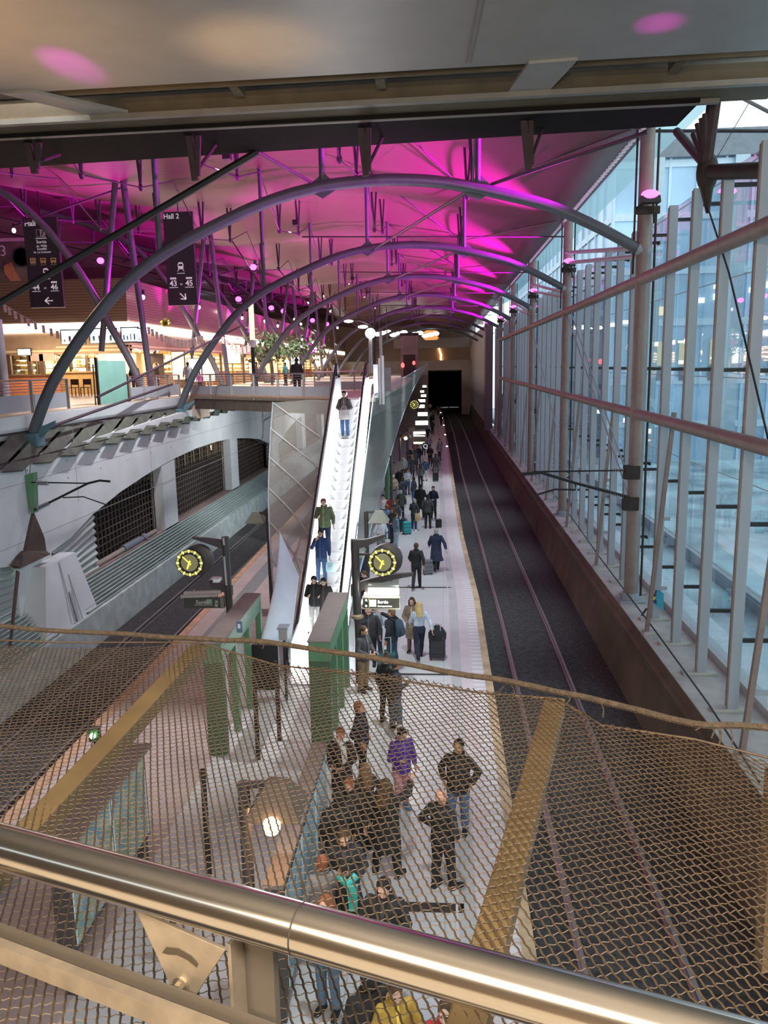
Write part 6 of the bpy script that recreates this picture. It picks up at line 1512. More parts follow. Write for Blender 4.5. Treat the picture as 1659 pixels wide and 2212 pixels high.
# distant platform
for (u, v, f, c, l, hr, lab) in ((953, 893, 10, BLK, BLK, ('short', 'black'), 'dark-clothed person walking far away by the platform edge'), (946, 876, 0, (.30, .03, .05), NAV, ('short', 'brown'), 'distant person in red top by the platform edge'),
        (936, 884, 180, (.20, .20, .24), BLK, ('short', 'brown'), 'distant person in grey right of the light boxes'), (931, 896, 30, BLK, CHA, ('long', 'brown'), 'distant person in black with long hair right of the light boxes'),
        (934, 908, 200, CHA, BLK, ('short', 'black'), 'distant person in charcoal, lower of the group by the light boxes'), (924, 921, 20, NAV, BLK, ('short', 'grey'), 'distant grey-haired person in navy right of the light boxes'),
        (927, 940, 170, (.32, .30, .36), CHA, ('short', 'black'), 'distant person in pale grey above the letter sign'), (929, 870, 0, WHT, NAV, ('short', 'black'), 'distant person in white among the last light boxes')):
    person(at_head(u, v, 1.72), f, 'stand' if f in (180, 200, 170) else 'walk', 1.72, ('jacket', c), l, hr, 0, label=lab, group='distant people on the platform')
# waiting crowd on the left half of the platform
crowd = [(905, 962, 150, 'phone', NAV, 'short', 'black'), (897, 972, 30, 'stand', (.05, .06, .10), 'short', 'brown'), (884, 965, 200, 'hold', BLK, 'cap', (.35, .33, .30)), (908, 1000, 20, 'stand', (.12, .11, .12), 'long', 'brown'),
         (872, 985, 160, 'phone', (.25, .26, .27), 'short', 'brown'), (862, 1012, 190, 'stand', BLK, 'short', 'black'), (870, 1030, 40, 'stand', (.05, .05, .06), 'short', 'brown'), (850, 1026, 170, 'hold', (.40, .32, .24), 'cap', (.45, .43, .4)),
         (838, 1040, 150, 'phone', (.04, .05, .05), 'short', 'black'), (858, 1050, 10, 'stand', (.33, .34, .36), 'short', 'grey'), (893, 1030, 60, 'stand', (.03, .03, .05), 'short', 'black'), (866, 1058, 170, 'phone', (.08, .10, .08), 'cap', (.5, .5, .48)),
         (897, 950, 180, 'stand', (.28, .12, .12), 'short', 'black'), (915, 945, 0, 'stand', (.10, .12, .20), 'short', 'grey'), (835, 1090, 20, 'stand', (.10, .16, .26), 'short', 'lbrown'), (848, 1098, 160, 'hold', (.03, .03, .035), 'long', 'brown')]
cn = {}
for i, (u, v, f, po, c, hk, hc) in enumerate(crowd):
    lab = ['person in navy checking a phone, highest of the tight crowd below the light boxes', 'person in slate jacket seen from behind left of the letter sign', 'person in black with a pale cap under the orange lantern', 'long-haired person in dark grey, back turned, above the white trousers', 'person in grey looking at a phone right of the unlit crowd lantern', 'person in black below the unlit hooded lantern in the crowd', 'brown-haired person in black, back turned, below the lantern in the crowd', 'person in beige with a pale cap left of the light sleeves', 'person in black-green looking at a phone near the green posts', 'grey-haired person in light grey, back turned, in the middle of the crowd', 'person in dark navy turned left of the long dark coat', 'person in olive with a whitish cap looking at a phone', 'person in dull red top under the nearest light box', 'grey-haired person in blue-grey near the nearest light box', 'person in blue jacket at the green post by the fabric screen', 'long-haired person in black in front of the green post'][i]
    person(at_head(u, v, 1.72), f, po, 1.72, ('jacket', c), (BLK, CHA, JEAN, (.03, .03, .05))[i % 4], (hk, hc), i % 2, label=lab, group='waiting crowd')
# ------------------------------------------------------------------ group at the direction sign
P = person(at_head(846, 1314, 1.78), 62, 'reach', 1.78, ('jacket', (.018, .022, .034)), (.035, .07, .11), ('short', 'lbrown'), 3, label='person in black jacket with blue backpack raising an arm below the lit sign', wide=1.05); backpack(P, (.035, .06, .09), 'dark blue backpack on the person with the raised arm')
suitcase((P.location.x - .12, P.location.y - .62, 0), 15, (.03, .10, .12), 'dark teal suitcase in front of the person with the raised arm', 1.15)
person(at_head(797, 1308, 1.78), 175, 'phone', 1.78, ('jacket', (.045, .045, .055)), BLK, bald=True, skin=3, label='bald person in charcoal jacket behind the mast under the lit sign', wide=1.1)
person(at_head(812, 1300, 1.74), 160, 'hold', 1.74, ('shirt', (.40, .46, .55)), NAV, ('short', 'grey'), 0, label='person in pale blue shirt half hidden by the lit sign')
P = person(at_head(905, 1300, 1.72), 12, 'pull', 1.72, ('shirt', (.50, .58, .72)), (.018, .022, .045), ('long', 'blond'), 0, label='person with long blond hair, pale blue shirt and navy trousers pulling a suitcase')
p0 = gz(945, 1424, 0); suitcase((p0.x, p0.y, 0), -4, (.022, .024, .03), 'big black suitcase with a soft bag on top by the blond person', 1.08)
t = thing('travel_bag', (p0.x, p0.y, .72), 'black soft bag strapped on top of the big black suitcase', 'bag'); b = MB(); loft(b, [(p0.x, p0.y - .02, .62, .25, .15), (p0.x, p0.y - .02, .80, .26, .16), (p0.x, p0.y, .95, .16, .12), (p0.x, p0.y, 1.0, .08, .07)]); mk('bag', b, cloth(BLK), t, smooth=True); mk('strap', MB().tube([(p0.x - .1, p0.y, .98), (p0.x, p0.y, 1.06), (p0.x + .1, p0.y, .98)], .012, 6), M_black, t)
person(at_head(890, 1290, 1.70), 170, 'hold', 1.70, ('coat', (.22, .17, .125)), (.12, .09, .07), ('long', 'brown'), 0, label='brown-haired person in long beige-brown coat behind the blond person')
person(at_head(783, 1352, 1.78), -120, 'hold', 1.78, ('jacket', (.045, .040, .048)), (.22, .14, .08), ('short', 'brown'), 1, label='person in charcoal jacket and brown trousers right of the dark mast pole', wide=1.08)
person(at_head(832, 1414, 1.70), -35, 'phone', 1.70, ('jacket', BLK), BLK, ('bun', 'brown'), 0, label='person in black with hair tied in a bun behind the grey rope')
P = person(at_head(852, 1425, 1.74), -70, 'phone', 1.74, ('jacket', (.040, .040, .048)), (.07, .10, .15), ('short', 'brown'), 1, label='person in dark jacket holding out a phone beside the hair bun', wide=1.06); phone(P, label='dark phone held out by the person beside the hair bun')
person(at_head(782, 1192, 1.75), 150, 'stand', 1.75, ('jacket', (.02, .03, .12)), BLK, ('cap', (.45, .45, .43)), 0, label='person in deep blue with a grey hat left of the clock')
person(at_head(790, 1232, 1.74), 120, 'phone', 1.74, ('jacket', (.05, .045, .055)), BLK, ('short', 'brown'), 0, label='person in dark jacket with pale collar left below the clock')
person(at_head(796, 1262, 1.72), 130, 'hold', 1.72, ('shirt', WHT), CHA, ('short', 'lbrown'), 0, label='person in white shirt just above the curved sign arm')
# ------------------------------------------------------------------ below the netting
person(at_head(990, 1600, 1.80), 165, 'pocket', 1.80, ('jacket', (.022, .022, .025)), (.07, .13, .23), ('short', 'black'), 1, label='person in black jacket and blue jeans, hands in pockets, looking up at the camera', wide=1.1)
person(at_head(955, 1706, 1.74), -40, 'pocket', 1.74, ('jacket', (.018, .019, .024)), BLK, skin=3, bald=True, label='bald person all in black in front of the person in jeans', wide=1.15)
P = person(at_head(866, 1570, 1.70), -150, 'phone', 1.70, ('jacket', (.085, .035, .30)), (.52, .24, .29), ('short', 'black'), 0, shoes=(.10, .22, .36), label='person in purple jacket and pink trousers with headphones', wide=1.05)
hp_ = at_head(866, 1570, 1.70); t = thing('headphones', (hp_.x, hp_.y, 1.66), 'white headphones on the person in purple', 'headphones')
mk('band', MB().tube([(hp_.x + .105 * math.cos(a), hp_.y, 1.575 + .13 * math.sin(a)) for a in [PI * i / 10 for i in range(11)]], .014, 6), M_white, t)
for s in (1, -1): mk('ear_cup', MB().cyl((hp_.x + s * .085, hp_.y, 1.56), (hp_.x + s * .12, hp_.y, 1.56), .04, 12), M_white, t)
P = person(at_head(832, 1684, 1.72), -15, 'reach', 1.72, ('coat', (.020, .019, .021)), BLK, ('long', 'brown'), 0, label='person with long brown hair in a wide black coat, back to camera', wide=1.18)
person(at_head(830, 1895, 1.80), 172, 'hold', 1.80, ('jacket', (.022, .022, .024)), BLK, ('short', 'black'), 0, label='dark-haired person in black looking up just beyond the steel handrail', wide=1.12)
person(at_head(778, 1516, 1.78), -100, 'pocket', 1.78, ('jacket', (.02, .022, .045)), BLK, skin=3, hair=('short', 'red'), label='red-haired person in navy suit jacket near the green post')
person(at_head(736, 1572, 1.72), 170, 'hold', 1.72, ('coat', (.03, .026, .028)), BLK, ('short', 'red'), 3, label='person in dark coat with a white scarf beside the green post')
p0 = at_head(736, 1572, 1.72); t = thing('scarf', (p0.x, p0.y - .1, 1.3), 'white scarf on the person beside the green post', 'scarf'); mk('cloth', MB().tube([(p0.x - .1, p0.y - .02, 1.50), (p0.x, p0.y - .13, 1.44), (p0.x + .10, p0.y - .02, 1.50)], .05, 10).prism([(p0.x, p0.y - .17, 1.42), (p0.x + .10, p0.y - .17, 1.42), (p0.x + .14, p0.y - .16, 1.05), (p0.x + .04, p0.y - .16, 1.05)], (0, .03, 0)), cloth(WHT), t, smooth=True)
person(at_head(786, 1648, 1.70), 40, 'pocket', 1.70, ('jacket', (.035, .032, .03)), BLK, ('long', 'lbrown'), 0, label='person with light brown hair and a pale collar in the dark cluster')
person(at_head(757, 1676, 1.72), 160, 'phone', 1.72, ('jacket', (.03, .024, .022)), BLK, ('short', 'red'), 3, label='red-haired person in brown-black, low in the dark cluster')
person(at_head(728, 1706, 1.74), 30, 'stand', 1.74, ('coat', (.022, .02, .02)), BLK, ('short', 'black'), 1, label='person in long black coat at the left of the dark cluster', wide=1.1)
person(at_head(742, 1790, 1.74), 190, 'hold', 1.74, ('coat', (.026, .026, .034)), BLK, ('short', 'brown'), 0, label='person in navy-black coat, nearest of the dark cluster', wide=1.1)
P = person(at_head(748, 1858, 1.66), 140, 'phone', 1.66, ('jacket', (.02, .02, .026)), BLK, ('short', 'black'), 1, label='person in black with a turquoise scarf'); p0 = P.location
t = thing('scarf', (p0.x, p0.y - .1, 1.3), 'turquoise scarf around the person in black', 'scarf'); mk('cloth', MB().tube([(p0.x - .09, p0.y - .05, 1.44), (p0.x + .02, p0.y - .16, 1.38), (p0.x + .13, p0.y - .05, 1.44)], .06, 10).prism([(p0.x + .02, p0.y - .22, 1.38), (p0.x + .17, p0.y - .20, 1.40), (p0.x + .16, p0.y - .20, 1.0), (p0.x + .05, p0.y - .22, 1.02)], (0, .04, 0)), cloth((.05, .48, .45)), t, smooth=True)
person(at_head(694, 1848, 1.70), 20, 'stand', 1.70, ('jacket', (.22, .22, .24)), CHA, ('short', 'red'), 0, label='reddish-haired person in grey beside the pale blue map board')
person(at_head(702, 1938, 1.70), 160, 'stand', 1.70, ('shirt', (.38, .38, .40)), (.10, .15, .22), ('long', 'red'), 0, label='red-brown-haired person in pale grey close to the handrail')
person(at_head(795, 2095, 1.74), 30, 'stand', 1.74, ('coat', (.02, .018, .018)), BLK, ('short', 'black'), 0, label='person in black coat seen below the handrail', wide=1.15)
P = person(at_head(852, 2118, 1.68), 200, 'hold', 1.68, ('jacket', (.48, .30, .05)), BLK, ('short', 'brown'), 0, label='person in mustard yellow seen below the handrail')
P = person(at_head(962, 2166, 1.72), 170, 'stand', 1.72, ('jacket', (.42, .03, .04)), BLK, ('short', 'brown'), 0, label='person in red seen below the handrail on the right')
# ------------------------------------------------------------------ escalator riders
P = person(on_step(743, 849, 1.76), 178, 'hold', 1.76, ('jacket', (.20, .18, .175)), (.05, .12, .27), ('short', 'black'), 0, shoes=WHT, label='escalator rider near the top in grey jacket and jeans holding a white bag'); w = hand_world(P, 'hold', 0)
bag((P.location.x + .02, P.location.y - .34, P.location.z + .72), (.72, .70, .70), 'white printed bag held by the top escalator rider', .42, .36, 0, .12); backpack(P, BLK, 'dark backpack worn by the top escalator rider')
person(on_step(690, 1086, 1.78), 178, 'phone', 1.78, ('jacket', (.13, .16, .085)), NAV, ('short', 'lbrown'), 0, label='escalator rider in olive green parka', wide=1.1)
P = person(on_step(683, 1141, 1.76), 176, 'face', 1.76, ('jacket', (.02, .045, .14)), (.05, .11, .24), ('short', 'black'), 1, label='escalator rider in blue hoodie and jeans with a hand at the face'); w = hand_world(P, 'face', 1)
bag((w.x, w.y, w.z - .5), (.45, .70, .76), 'pale turquoise bag in the hand of the rider in the blue hoodie', .26, .3, 0, .14)
person(on_step(660, 1239, 1.76), 178, 'phone', 1.76, ('jacket', (.022, .022, .024)), (.45, .43, .42), ('short', 'black'), 0, label='escalator rider in black jacket near the bottom on the left', wide=1.05)
person(on_step(699, 1243, 1.70), 175, 'phone', 1.70, ('jacket', (.04, .035, .035)), BLK, ('short', 'black'), 0, label='escalator rider in dark clothes beside the black jacket near the bottom')
# ------------------------------------------------------------------ people up on the concourse
person(at_head(640, 774, 1.75, ZF), 0, 'stand', 1.75, ('jacket', (.035, .035, .045)), BLK, ('short', 'black'), 1, label='person in dark jacket standing on the walkway looking at the shops', wide=1.1)
for (u, v, d, f, c, hr, lab) in ((336, 780, 47, 150, (.05, .03, .025), 'black', 'person in dark brown behind the railing by the chalkboard'), (405, 785, 44, 30, (.30, .30, .31), 'black', 'person in grey with a pushchair behind the walkway railing'), (430, 793, 46, 20, (.40, .10, .28), 'brown', 'small person in magenta behind the walkway railing'), (552, 775, 52, 90, (.12, .05, .05), 'black', 'person in dark red past the tall lit lamp post'), (290, 800, 40, 0, (.02, .02, .022), 'black', 'person in black close to the green glass screen'), (615, 772, 60, 60, (.06, .22, .22), 'brown', 'person in teal left of the dark jacket on the walkway')):
    p = gy(u, v, d); hh = 1.2 if 'small' in lab else 1.72
    person(Vector((p.x, d, ZF)), f, 'stand', hh, ('jacket', c), BLK, ('short', hr), 0, label=lab, group='people on the concourse')
# two cafe chairs near the orange counter
for i, u in enumerate((160, 187)):
    p = gy(u, 855, 41.5); x, y = p.x, 41.5
    t = thing('cafe_chair', (x, y, ZF), 'brown cafe chair by the ochre counter, %s one' % ('left', 'right')[i], 'chair', 'cafe chairs')
    mk('seat', MB().box((x - .22, y - .22, ZF + .44), (x + .22, y + .22, ZF + .48)), M_wood, t); mk('backrest', MB().box((x - .22, y + .2, ZF + .6), (x + .22, y + .23, ZF + .9)), M_wood, t)
    for sx in (-.2, .2):
        for sy in (-.2, .2): mk('leg', MB().box((x + sx - .02, y + sy - .02, ZF), (x + sx + .02, y + sy + .02, ZF + (.9 if sy > 0 else .44))), M_wood, t)
# ================================================================== FOREGROUND RAIL AND NETTING
def atd(u, v, d):
    q = ray(u, v); return CAM + q * d
ha, hb = Vector((-.638, .999, 7.631)), Vector((.099, .761, 7.631)); hd = (hb - ha) / (hb - ha).length
M_chrome = mat('polished steel handrail', (.80, .75, .68), .17, metal=1., var=.04, scale=5.)
hr_ = thing('bridge_handrail', ha, 'thick polished steel handrail crossing the foreground', 'handrail')
j = ha + hd * ((-.175 - ha.x) / hd.x)
mk('tube', MB().tube([ha - hd * 3.2, j - hd * .0012], .0305, 48), M_chrome, hr_, smooth=True)
mk('tube', MB().tube([j + hd * .0012, hb + hd * 2.5], .0305, 48), M_chrome, hr_, smooth=True)
mk('joint', MB().tube([j - hd * .003, j + hd * .003], .0292, 40), M_steel_dk, hr_, smooth=True)
M_gal = mat('dull galvanised plate', (.34, .28, .21), .45, metal=.6, var=.18, scale=25.)
c0, c1, c2 = [atd(u, v, .885) for u, v in ((305, 1968), (487, 2052), (398, 2166))]
hz_ = 7.605
# plate lies in the vertical plane through the handrail axis
def onrail(u, v):
    n = Vector((hd.y, -hd.x, 0)); d = ray(u, v); t_ = (ha - CAM).dot(n) / d.dot(n); return CAM + d * t_
tri = [onrail(u, v) for u, v in ((300, 1962), (492, 2046), (418, 2160), (404, 2168), (390, 2158))]
mk('bracket_plate', MB().prism(tri, Vector((hd.y, -hd.x, 0)) * .006), M_gal, hr_, bevel=.001)
nrm = Vector((hd.y, -hd.x, 0))
sl = [onrail(u, v) + nrm * .0065 for u, v in ((357, 2050), (366, 2039), (392, 2042), (420, 2058), (434, 2074), (432, 2082), (412, 2066), (390, 2055), (370, 2054))]
mk('slot', MB().prism(sl, nrm * .0008), mat('dark worn slot', (.05, .035, .02), .7, var=0), hr_)
bc = onrail(398, 2118)
mk('bolt', MB().cyl(bc + nrm * .006, bc + nrm * .010, .0115, 20).cyl(bc + nrm * .010, bc + nrm * .017, .0065, 6), mat('bolt steel', (.55, .47, .36), .3, metal=.9, var=.05), hr_)
pq = [onrail(u, v) for u, v in ((478, 2030), (575, 2068))]
pc = (pq[0] + pq[1]) / 2 - nrm * .03
bp = thing('bridge_post', (pc.x, pc.y, 6.4), 'dark steel post under the handrail beside the triangular bracket', 'post')
wv = hd * .024
mk('post', MB().prism([pc - wv, pc + wv, pc + wv + Vector((0, 0, -1.2)), pc - wv + Vector((0, 0, -1.2))], nrm * -.012), mat('khaki dark post', (.085, .07, .055), .5, var=.15), bp)
mk('post_flange', MB().prism([pc - wv * 1.02 + nrm * .03, pc - wv * .80 + nrm * .03, pc - wv * .80 + nrm * .03 + Vector((0, 0, -1.2)), pc - wv * 1.02 + nrm * .03 + Vector((0, 0, -1.2))], nrm * -.05), M_gal, bp)
lr0, lr1 = Vector((-.641, .975, 7.480)), Vector((-.297, .849, 7.482)); ld = (lr1 - lr0).normalized()
lr = thing('lower_rail', lr0, 'flat brown steel rail running below the handrail at lower left', 'rail')
mk('flat_bar', MB().bar(lr0 - ld * 2, lr1 + ld * 2.5, .014, .030), M_gal, lr); mk('upright_face', MB().bar(lr0 - ld * 2 + Vector((0, .016, .012)), lr1 + ld * 2.5 + Vector((0, .016, .012)), .004, .034), mat('khaki dark post', (.085, .07, .055), .5), lr)
# ---------------------------------------------------------------- netting
ZN = 7.35
M_net = mat('rusty galvanised wire', (.085, .055, .032), .6, metal=.2, var=.25, scale=20.)
M_rope = mat('frayed brown rope', (.075, .052, .034), .9, var=.35, scale=60., bump=.5, bscale=200.)
OUT = [(-2.6, 2.64), (-1.598, 2.639), (-1.347, 2.62), (-.862, 2.63), (-.536, 2.418), (-.228, 2.34), (.11, 2.214), (.325, 2.18), (.418, 2.011), (.635, 1.939), (.781, 1.847), (1.4, 1.62), (2.4, 1.25)]
def out_y(x):
    for (a, b_), (c, d) in zip(OUT, OUT[1:]):
        if a <= x <= c: return b_ + (d - b_) * (x - a) / (c - a)
    return 0
def in_y(x): return ha.y + (x - ha.x) * hd.y / hd.x - .16
def sag(x, y): return ZN - .018 * math.sin((x * 3.1 + y * 2.2)) 
net = thing('safety_net', (0, 1.9, ZN), 'rusty brown chain-link netting stretched out below the bridge rail', 'safety net')
b = MB(); TA = -.38
def wire(pts, r):
    if len(pts) > 1: b.tube(pts, r, 4, caps=False)
PC, PR, RA = .0172, .0222, math.tan(math.radians(17))
def wob(x, y): return .004 * math.sin(x * 9 + y * 4), .004 * math.sin(y * 8 - x * 5)
for i in range(int(5.0 / PC)):           # main wires, each a shallow zigzag
    x0 = -2.1 + i * PC; pts = []; y = .1; k = 0
    while y < 2.75:
        x = x0 + (y - 1.5) * TA
        if -1.9 < x < 2.2 and in_y(x) < y < out_y(x):
            wx, wy = wob(x, y); pts.append(Vector((x + wx + .0014 * (k % 2), y + wy, sag(x, y) + .0016 * (k % 2))))
        elif len(pts) > 1: wire(pts, .0019); pts = []
        y += PR * .5; k += 1
    wire(pts, .0019)
for jn in range(190):                    # lighter cross wires
    c = -.6 + jn * PR; pts = []; x = -1.9; k = 0
    while x < 2.2:
        y = c + RA * x
        if in_y(x) < y < out_y(x):
            wx, wy = wob(x, y); pts.append(Vector((x + wx, y + wy + .0016 * (k % 2), sag(x, y) - .002 + .002 * (k % 2))))
        elif len(pts) > 1: wire(pts, .00105); pts = []
        else: pts = []
        x += PC * .5; k += 1
    wire(pts, .00105)
mk('netting', b, M_net, net, kind='stuff')
RP = smooth_pts([Vector((x, y, ZN + .01)) for x, y in ((-2.6, 3.0), (-1.676, 2.777), (-.869, 2.654), (-.539, 2.59), (.0, 2.37), (.325, 2.221), (.66, 2.019), (.84, 1.998), (1.5, 1.75), (2.5, 1.4))], 5)
r_ = random.Random(2)
mk('edge_rope', MB().tube([p + Vector((r_.uniform(-.003, .003), r_.uniform(-.003, .003), r_.uniform(-.003, .003))) for p in RP], .0095, 8), M_rope, net, smooth=True)
mk('net_edge_wire', MB().tube([Vector((x, y, ZN + .004)) for x, y in OUT], .003, 6), M_net, net, smooth=True)
b = MB()
for i in range(26):
    s = r_.random() * (len(RP) - 2); k = int(s); p = RP[k].lerp(RP[k + 1], s - k); q = p + Vector((r_.uniform(-.02, .02), r_.uniform(-.05, .02), r_.uniform(-.05, -.005)))
    b.tube([p, p.lerp(q, .5) + Vector((.005, 0, 0)), q], .0022, 4)
mk('rope_ties', b, M_rope, net)
M_arm = mat('ochre brown painted arm', (.135, .092, .042), .55, var=.2, scale=6.)
for (a, c) in (((.325, 2.225, ZN - .035), (.045, 1.09, ZN - .035)), ((-.869, 2.654, ZN - .035), (-.905, 1.22, ZN - .035))):
    a, c = Vector(a), Vector(c)
    mk('support_arm', MB().bar(a, c + (c - a) * .25, .058, .05), M_arm, net, bevel=.004)
# brown post at right edge of the photo
p = gz(1662, 1690, 7.3)
tag(mk('net_stanchion', MB().bar(p + Vector((.03, 0, -.5)), p + Vector((.03, .02, .02)), .05, .05), M_arm), 'blurred brown netting stanchion cut by the right edge', 'post')

# ================================================================== LIGHTS
w = bpy.data.worlds.new('World'); SC.world = w; w.use_nodes = True
nt = w.node_tree; bg = nt.nodes['Background']
tc = nt.nodes.new('ShaderNodeTexCoord'); n = nt.nodes.new('ShaderNodeTexNoise'); n.inputs['Scale'].default_value = 2.2; n.inputs['Detail'].default_value = 4
r = nt.nodes.new('ShaderNodeValToRGB'); e = r.color_ramp.elements
e[0].position = .35; e[1].position = .65; e[0].color = (.72, .90, .98, 1); e[1].color = (.92, .98, 1, 1)
nt.links.new(tc.outputs['Generated'], n.inputs['Vector']); nt.links.new(n.outputs['Fac'], r.inputs[0]); nt.links.new(r.outputs[0], bg.inputs['Color'])
bg.inputs['Strength'].default_value = 1.7
def spot(name, loc, target, power, col, size, blend=.6, radius=.12):
    l = bpy.data.lights.new(name, 'SPOT'); l.energy = power; l.color = col; l.spot_size = math.radians(size); l.spot_blend = blend; l.shadow_soft_size = radius
    o = bpy.data.objects.new(name, l); COL.objects.link(o); o.location = loc
    d = Vector(target) - Vector(loc); o.rotation_euler = d.to_track_quat('-Z', 'Y').to_euler(); return o
def area(name, loc, target, power, col, sx, sy):
    l = bpy.data.lights.new(name, 'AREA'); l.shape = 'RECTANGLE'; l.size = sx; l.size_y = sy; l.energy = power; l.color = col
    o = bpy.data.objects.new(name, l); COL.objects.link(o); o.location = loc
    d = Vector(target) - Vector(loc); o.rotation_euler = d.to_track_quat('-Z', 'Y').to_euler(); return o
MAG = (1., .0, .9)
for k in range(6):
    y = KY0 + KD * k
    spot('uplight', (KX - .45, y - .55, 12.95), (-4.2, y - 2.2, 17.6), 23000, MAG, 84, 1.)
    spot('hall_uplight', (-12.4, y + 6, 9.0), (-4.5, y + 7.5, 17.8), 12500, MAG, 84, .9)
    spot('hall_uplight', (-19.2, y + 21.8, 14.2), (-22.5, y + 21, 18.5), 6500, MAG, 120, .9)
    spot('hall_uplight', (-15.4, y + 14.8, 11.0), (-18.5, y + 13, 18), 5200, MAG, 90, .9)
WARM = (1., .72, .45); COOL = (.82, .98, 1.)
for i in range(6):      # hall downlights on the canopy
    area('shop_light', (FX - 2.2, 52 + i * 15, 9.6), (FX - 2.2, 52 + i * 15, 7), 900, (1, .78, .48), 3., 8.)
area('shop_light', (-21.5, 43.6, 9.6), (-21.5, 45.5, 7.4), 260, (1, .78, .5), 6., 1.)  # extra area light added to brighten the counter fronts
area('shop_light', (-21.5, 48, 9.45), (-21.5, 47.5, 7), 900, (1, .80, .52), 7., 2.)
for i in range(5):
    spot('hall_downlight', (-16.4, 30 + i * 16, 13.2), (-14.5, 29 + i * 16, 7), 900, WARM, 130, .8, .2)
for i in range(6):      # unseen spots added to brighten the platform
    spot('platform_fill', (-.6, 9 + i * 9.5, 9.6 if i == 0 else 11.5), (-.6, 9 + i * 9.5, 0), 3500 if i else 1700, COOL, 58 if i else 66, .9, .25)
spot('sign_spot', (-1.15, 19.75, 2.55), (-1.0, 18.0, 0), 120, (1, .98, .94), 150, .8, .1)
for p in LANT:
    l = bpy.data.lights.new('lantern_light', 'POINT'); l.energy = 30; l.color = (1, .62, .30); l.shadow_soft_size = .15
    o = bpy.data.objects.new('lantern_light', l); COL.objects.link(o); o.location = p + Vector((0, 0, -.5))
# invented floodlights with housings, added to brighten the left wall
for k in range(7):
    y = KY0 + KD * (k - .5) ; x = -8.0; z = roofz(x, y) - 1.6
    t = thing('added_floodlight', (x, y, z - .3), 'small dark added floodlight hung under the roof left of the tracks, %s from the bridge' % ORD[k], 'floodlight', 'added floodlights under the roof')
    mk('housing', MB().box((x - .2, y - .16, z - .14), (x + .1, y + .16, z + .14)), M_black, t); mk('hanger', MB().tube([(x, y, z + .1), (x, y, z + 1.7)], .03, 6), M_rod, t)
    spot('wall_fill', (x - .3, y, z - .1), (-12.8, y + 1.0, 2.6), 10000, (.95, .98, 1.), 95, .8, .15)
for k in range(4):  # made-up tube lamps brightening the wall beyond the walkway
    y = 43. + 13 * k
    t = thing('added_soffit_lamp', (-6.2, y, 6.0), 'added tube lamp under the walkway soffit over the left track, %s from the bridge' % ORD[k], 'lamp', 'added tube lamps under the walkway')
    mk('tube', MB().tube([(-6.2, y - .6, 6.1), (-6.2, y + .6, 6.1)], .04, 8), emat('cool tube', (.95, .98, 1), 6.), t, smooth=True); mk('housing', MB().box((-6.3, y - .7, 6.15), (-6.1, y + .7, 6.35)), M_steel_dk, t)
    spot('under_deck_fill', (-6.4, y, 5.95), (-12.8, y + 1, 2.8), 1500, (.95, .98, 1.), 120, .8, .15)
# closed back of the hall
struct('wall_hall_left', MB().box((-52.3, -6, 6), (-52, 158, 21)), mat('dark hall wall', (.10, .075, .07), .7, var=.1))
struct('wall_hall_near', MB().box((-52, -6.3, 6), (-22, -6, 21)), mat('dark hall wall', (.10, .075, .07)))
# the bridge deck and hall wall behind the camera
struct('floor_bridge', MB().box((-22, -5, 6.35), (18, .35, 6.5)), mat('tan bridge floor', (.50, .43, .34), .6, var=.1))
struct('wall_bridge_back', MB().box((-22, -5.3, 6.5), (18, -5, 13.6)), mat('tan hall wall', (.34, .25, .17), .6, var=.15))
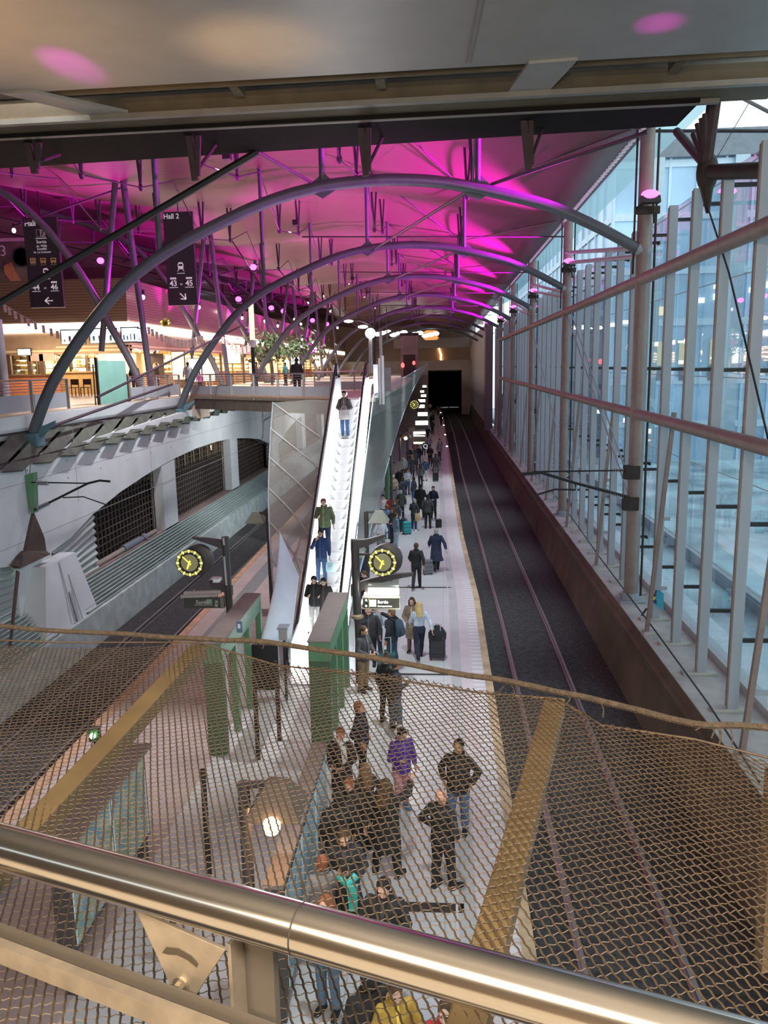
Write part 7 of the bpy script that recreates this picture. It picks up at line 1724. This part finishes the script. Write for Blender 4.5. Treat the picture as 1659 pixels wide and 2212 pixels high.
# lamps of the bridge, with added spots that wash its soffit
spot('added_soffit_spot', (-.5, -2.5, 9.2), (-.3, 2.5, 13.6), 2600, (1, .86, .68), 120, .9, .3)  # added up-wash giving the handrail a brighter soffit to reflect
area('bridge_lamp', (-2.2, -2.6, 11.2), (-.4, 1.0, 7.6), 420, (1, .80, .58), 1.6, .35)
area('bridge_lamp', (1.2, -2.2, 11.0), (0, 1.2, 7.6), 600, (1, .90, .76), 1.8, .3)
spot('added_soffit_spot', gz(150, 140, 13.6) + Vector((-.2, -4.5, -2.6)), gz(152, 140, 13.6), 3200, MAG, 12, .9, .1)  # added magenta spot in place of a streak reflected on the soffit
spot('added_soffit_spot', gz(1425, 50, 13.6) + Vector((-.2, -1.5, -4.5)), gz(1425, 50, 13.6), 1100, MAG, 11, .9, .1)  # second added magenta spot, same reflected tint at right
spot('added_soffit_spot', (-9.5, 11, 9.5), (-6.5, 13.4, 13.6), 1700, (1, .62, .28), 60, 1., .3)  # this and the next: added orange spots warming the soffit
spot('added_soffit_spot', (-4.2, 13.0, 9.0), (-3.1, 14.2, 13.6), 900, (1, .66, .34), 34, 1., .3)

# ================================================================== CAMERA
cd = bpy.data.cameras.new('Camera'); cam = bpy.data.objects.new('Camera', cd); COL.objects.link(cam)
cd.sensor_fit = 'HORIZONTAL'; cd.sensor_width = 36.; cd.lens = FPX / 1659. * 36.; cd.clip_start = .05; cd.clip_end = 600
X = ray(CXP + FPX, CYP) - ray(CXP, CYP); Yd = ray(CXP, CYP + FPX) - ray(CXP, CYP); Zf = ray(CXP, CYP)
M = Matrix((X.normalized(), (-Yd).normalized(), (-Zf).normalized())).transposed().to_4x4(); M.translation = CAM
cam.matrix_world = M
SC.camera = cam
SC.view_settings.view_transform = 'Standard'; SC.view_settings.look = 'None'; SC.view_settings.exposure = 0.; SC.view_settings.gamma = 1.
SC.view_settings.use_curve_mapping = False
SC.cycles.max_bounces = 6; SC.cycles.diffuse_bounces = 3; SC.cycles.glossy_bounces = 3; SC.cycles.transparent_max_bounces = 8; SC.cycles.transmission_bounces = 2
SC.cycles.sample_clamp_indirect = 6.; SC.cycles.use_denoising = True; SC.cycles.caustics_reflective = False; SC.cycles.caustics_refractive = False
SC.cycles.use_adaptive_sampling = True; SC.cycles.adaptive_threshold = .03
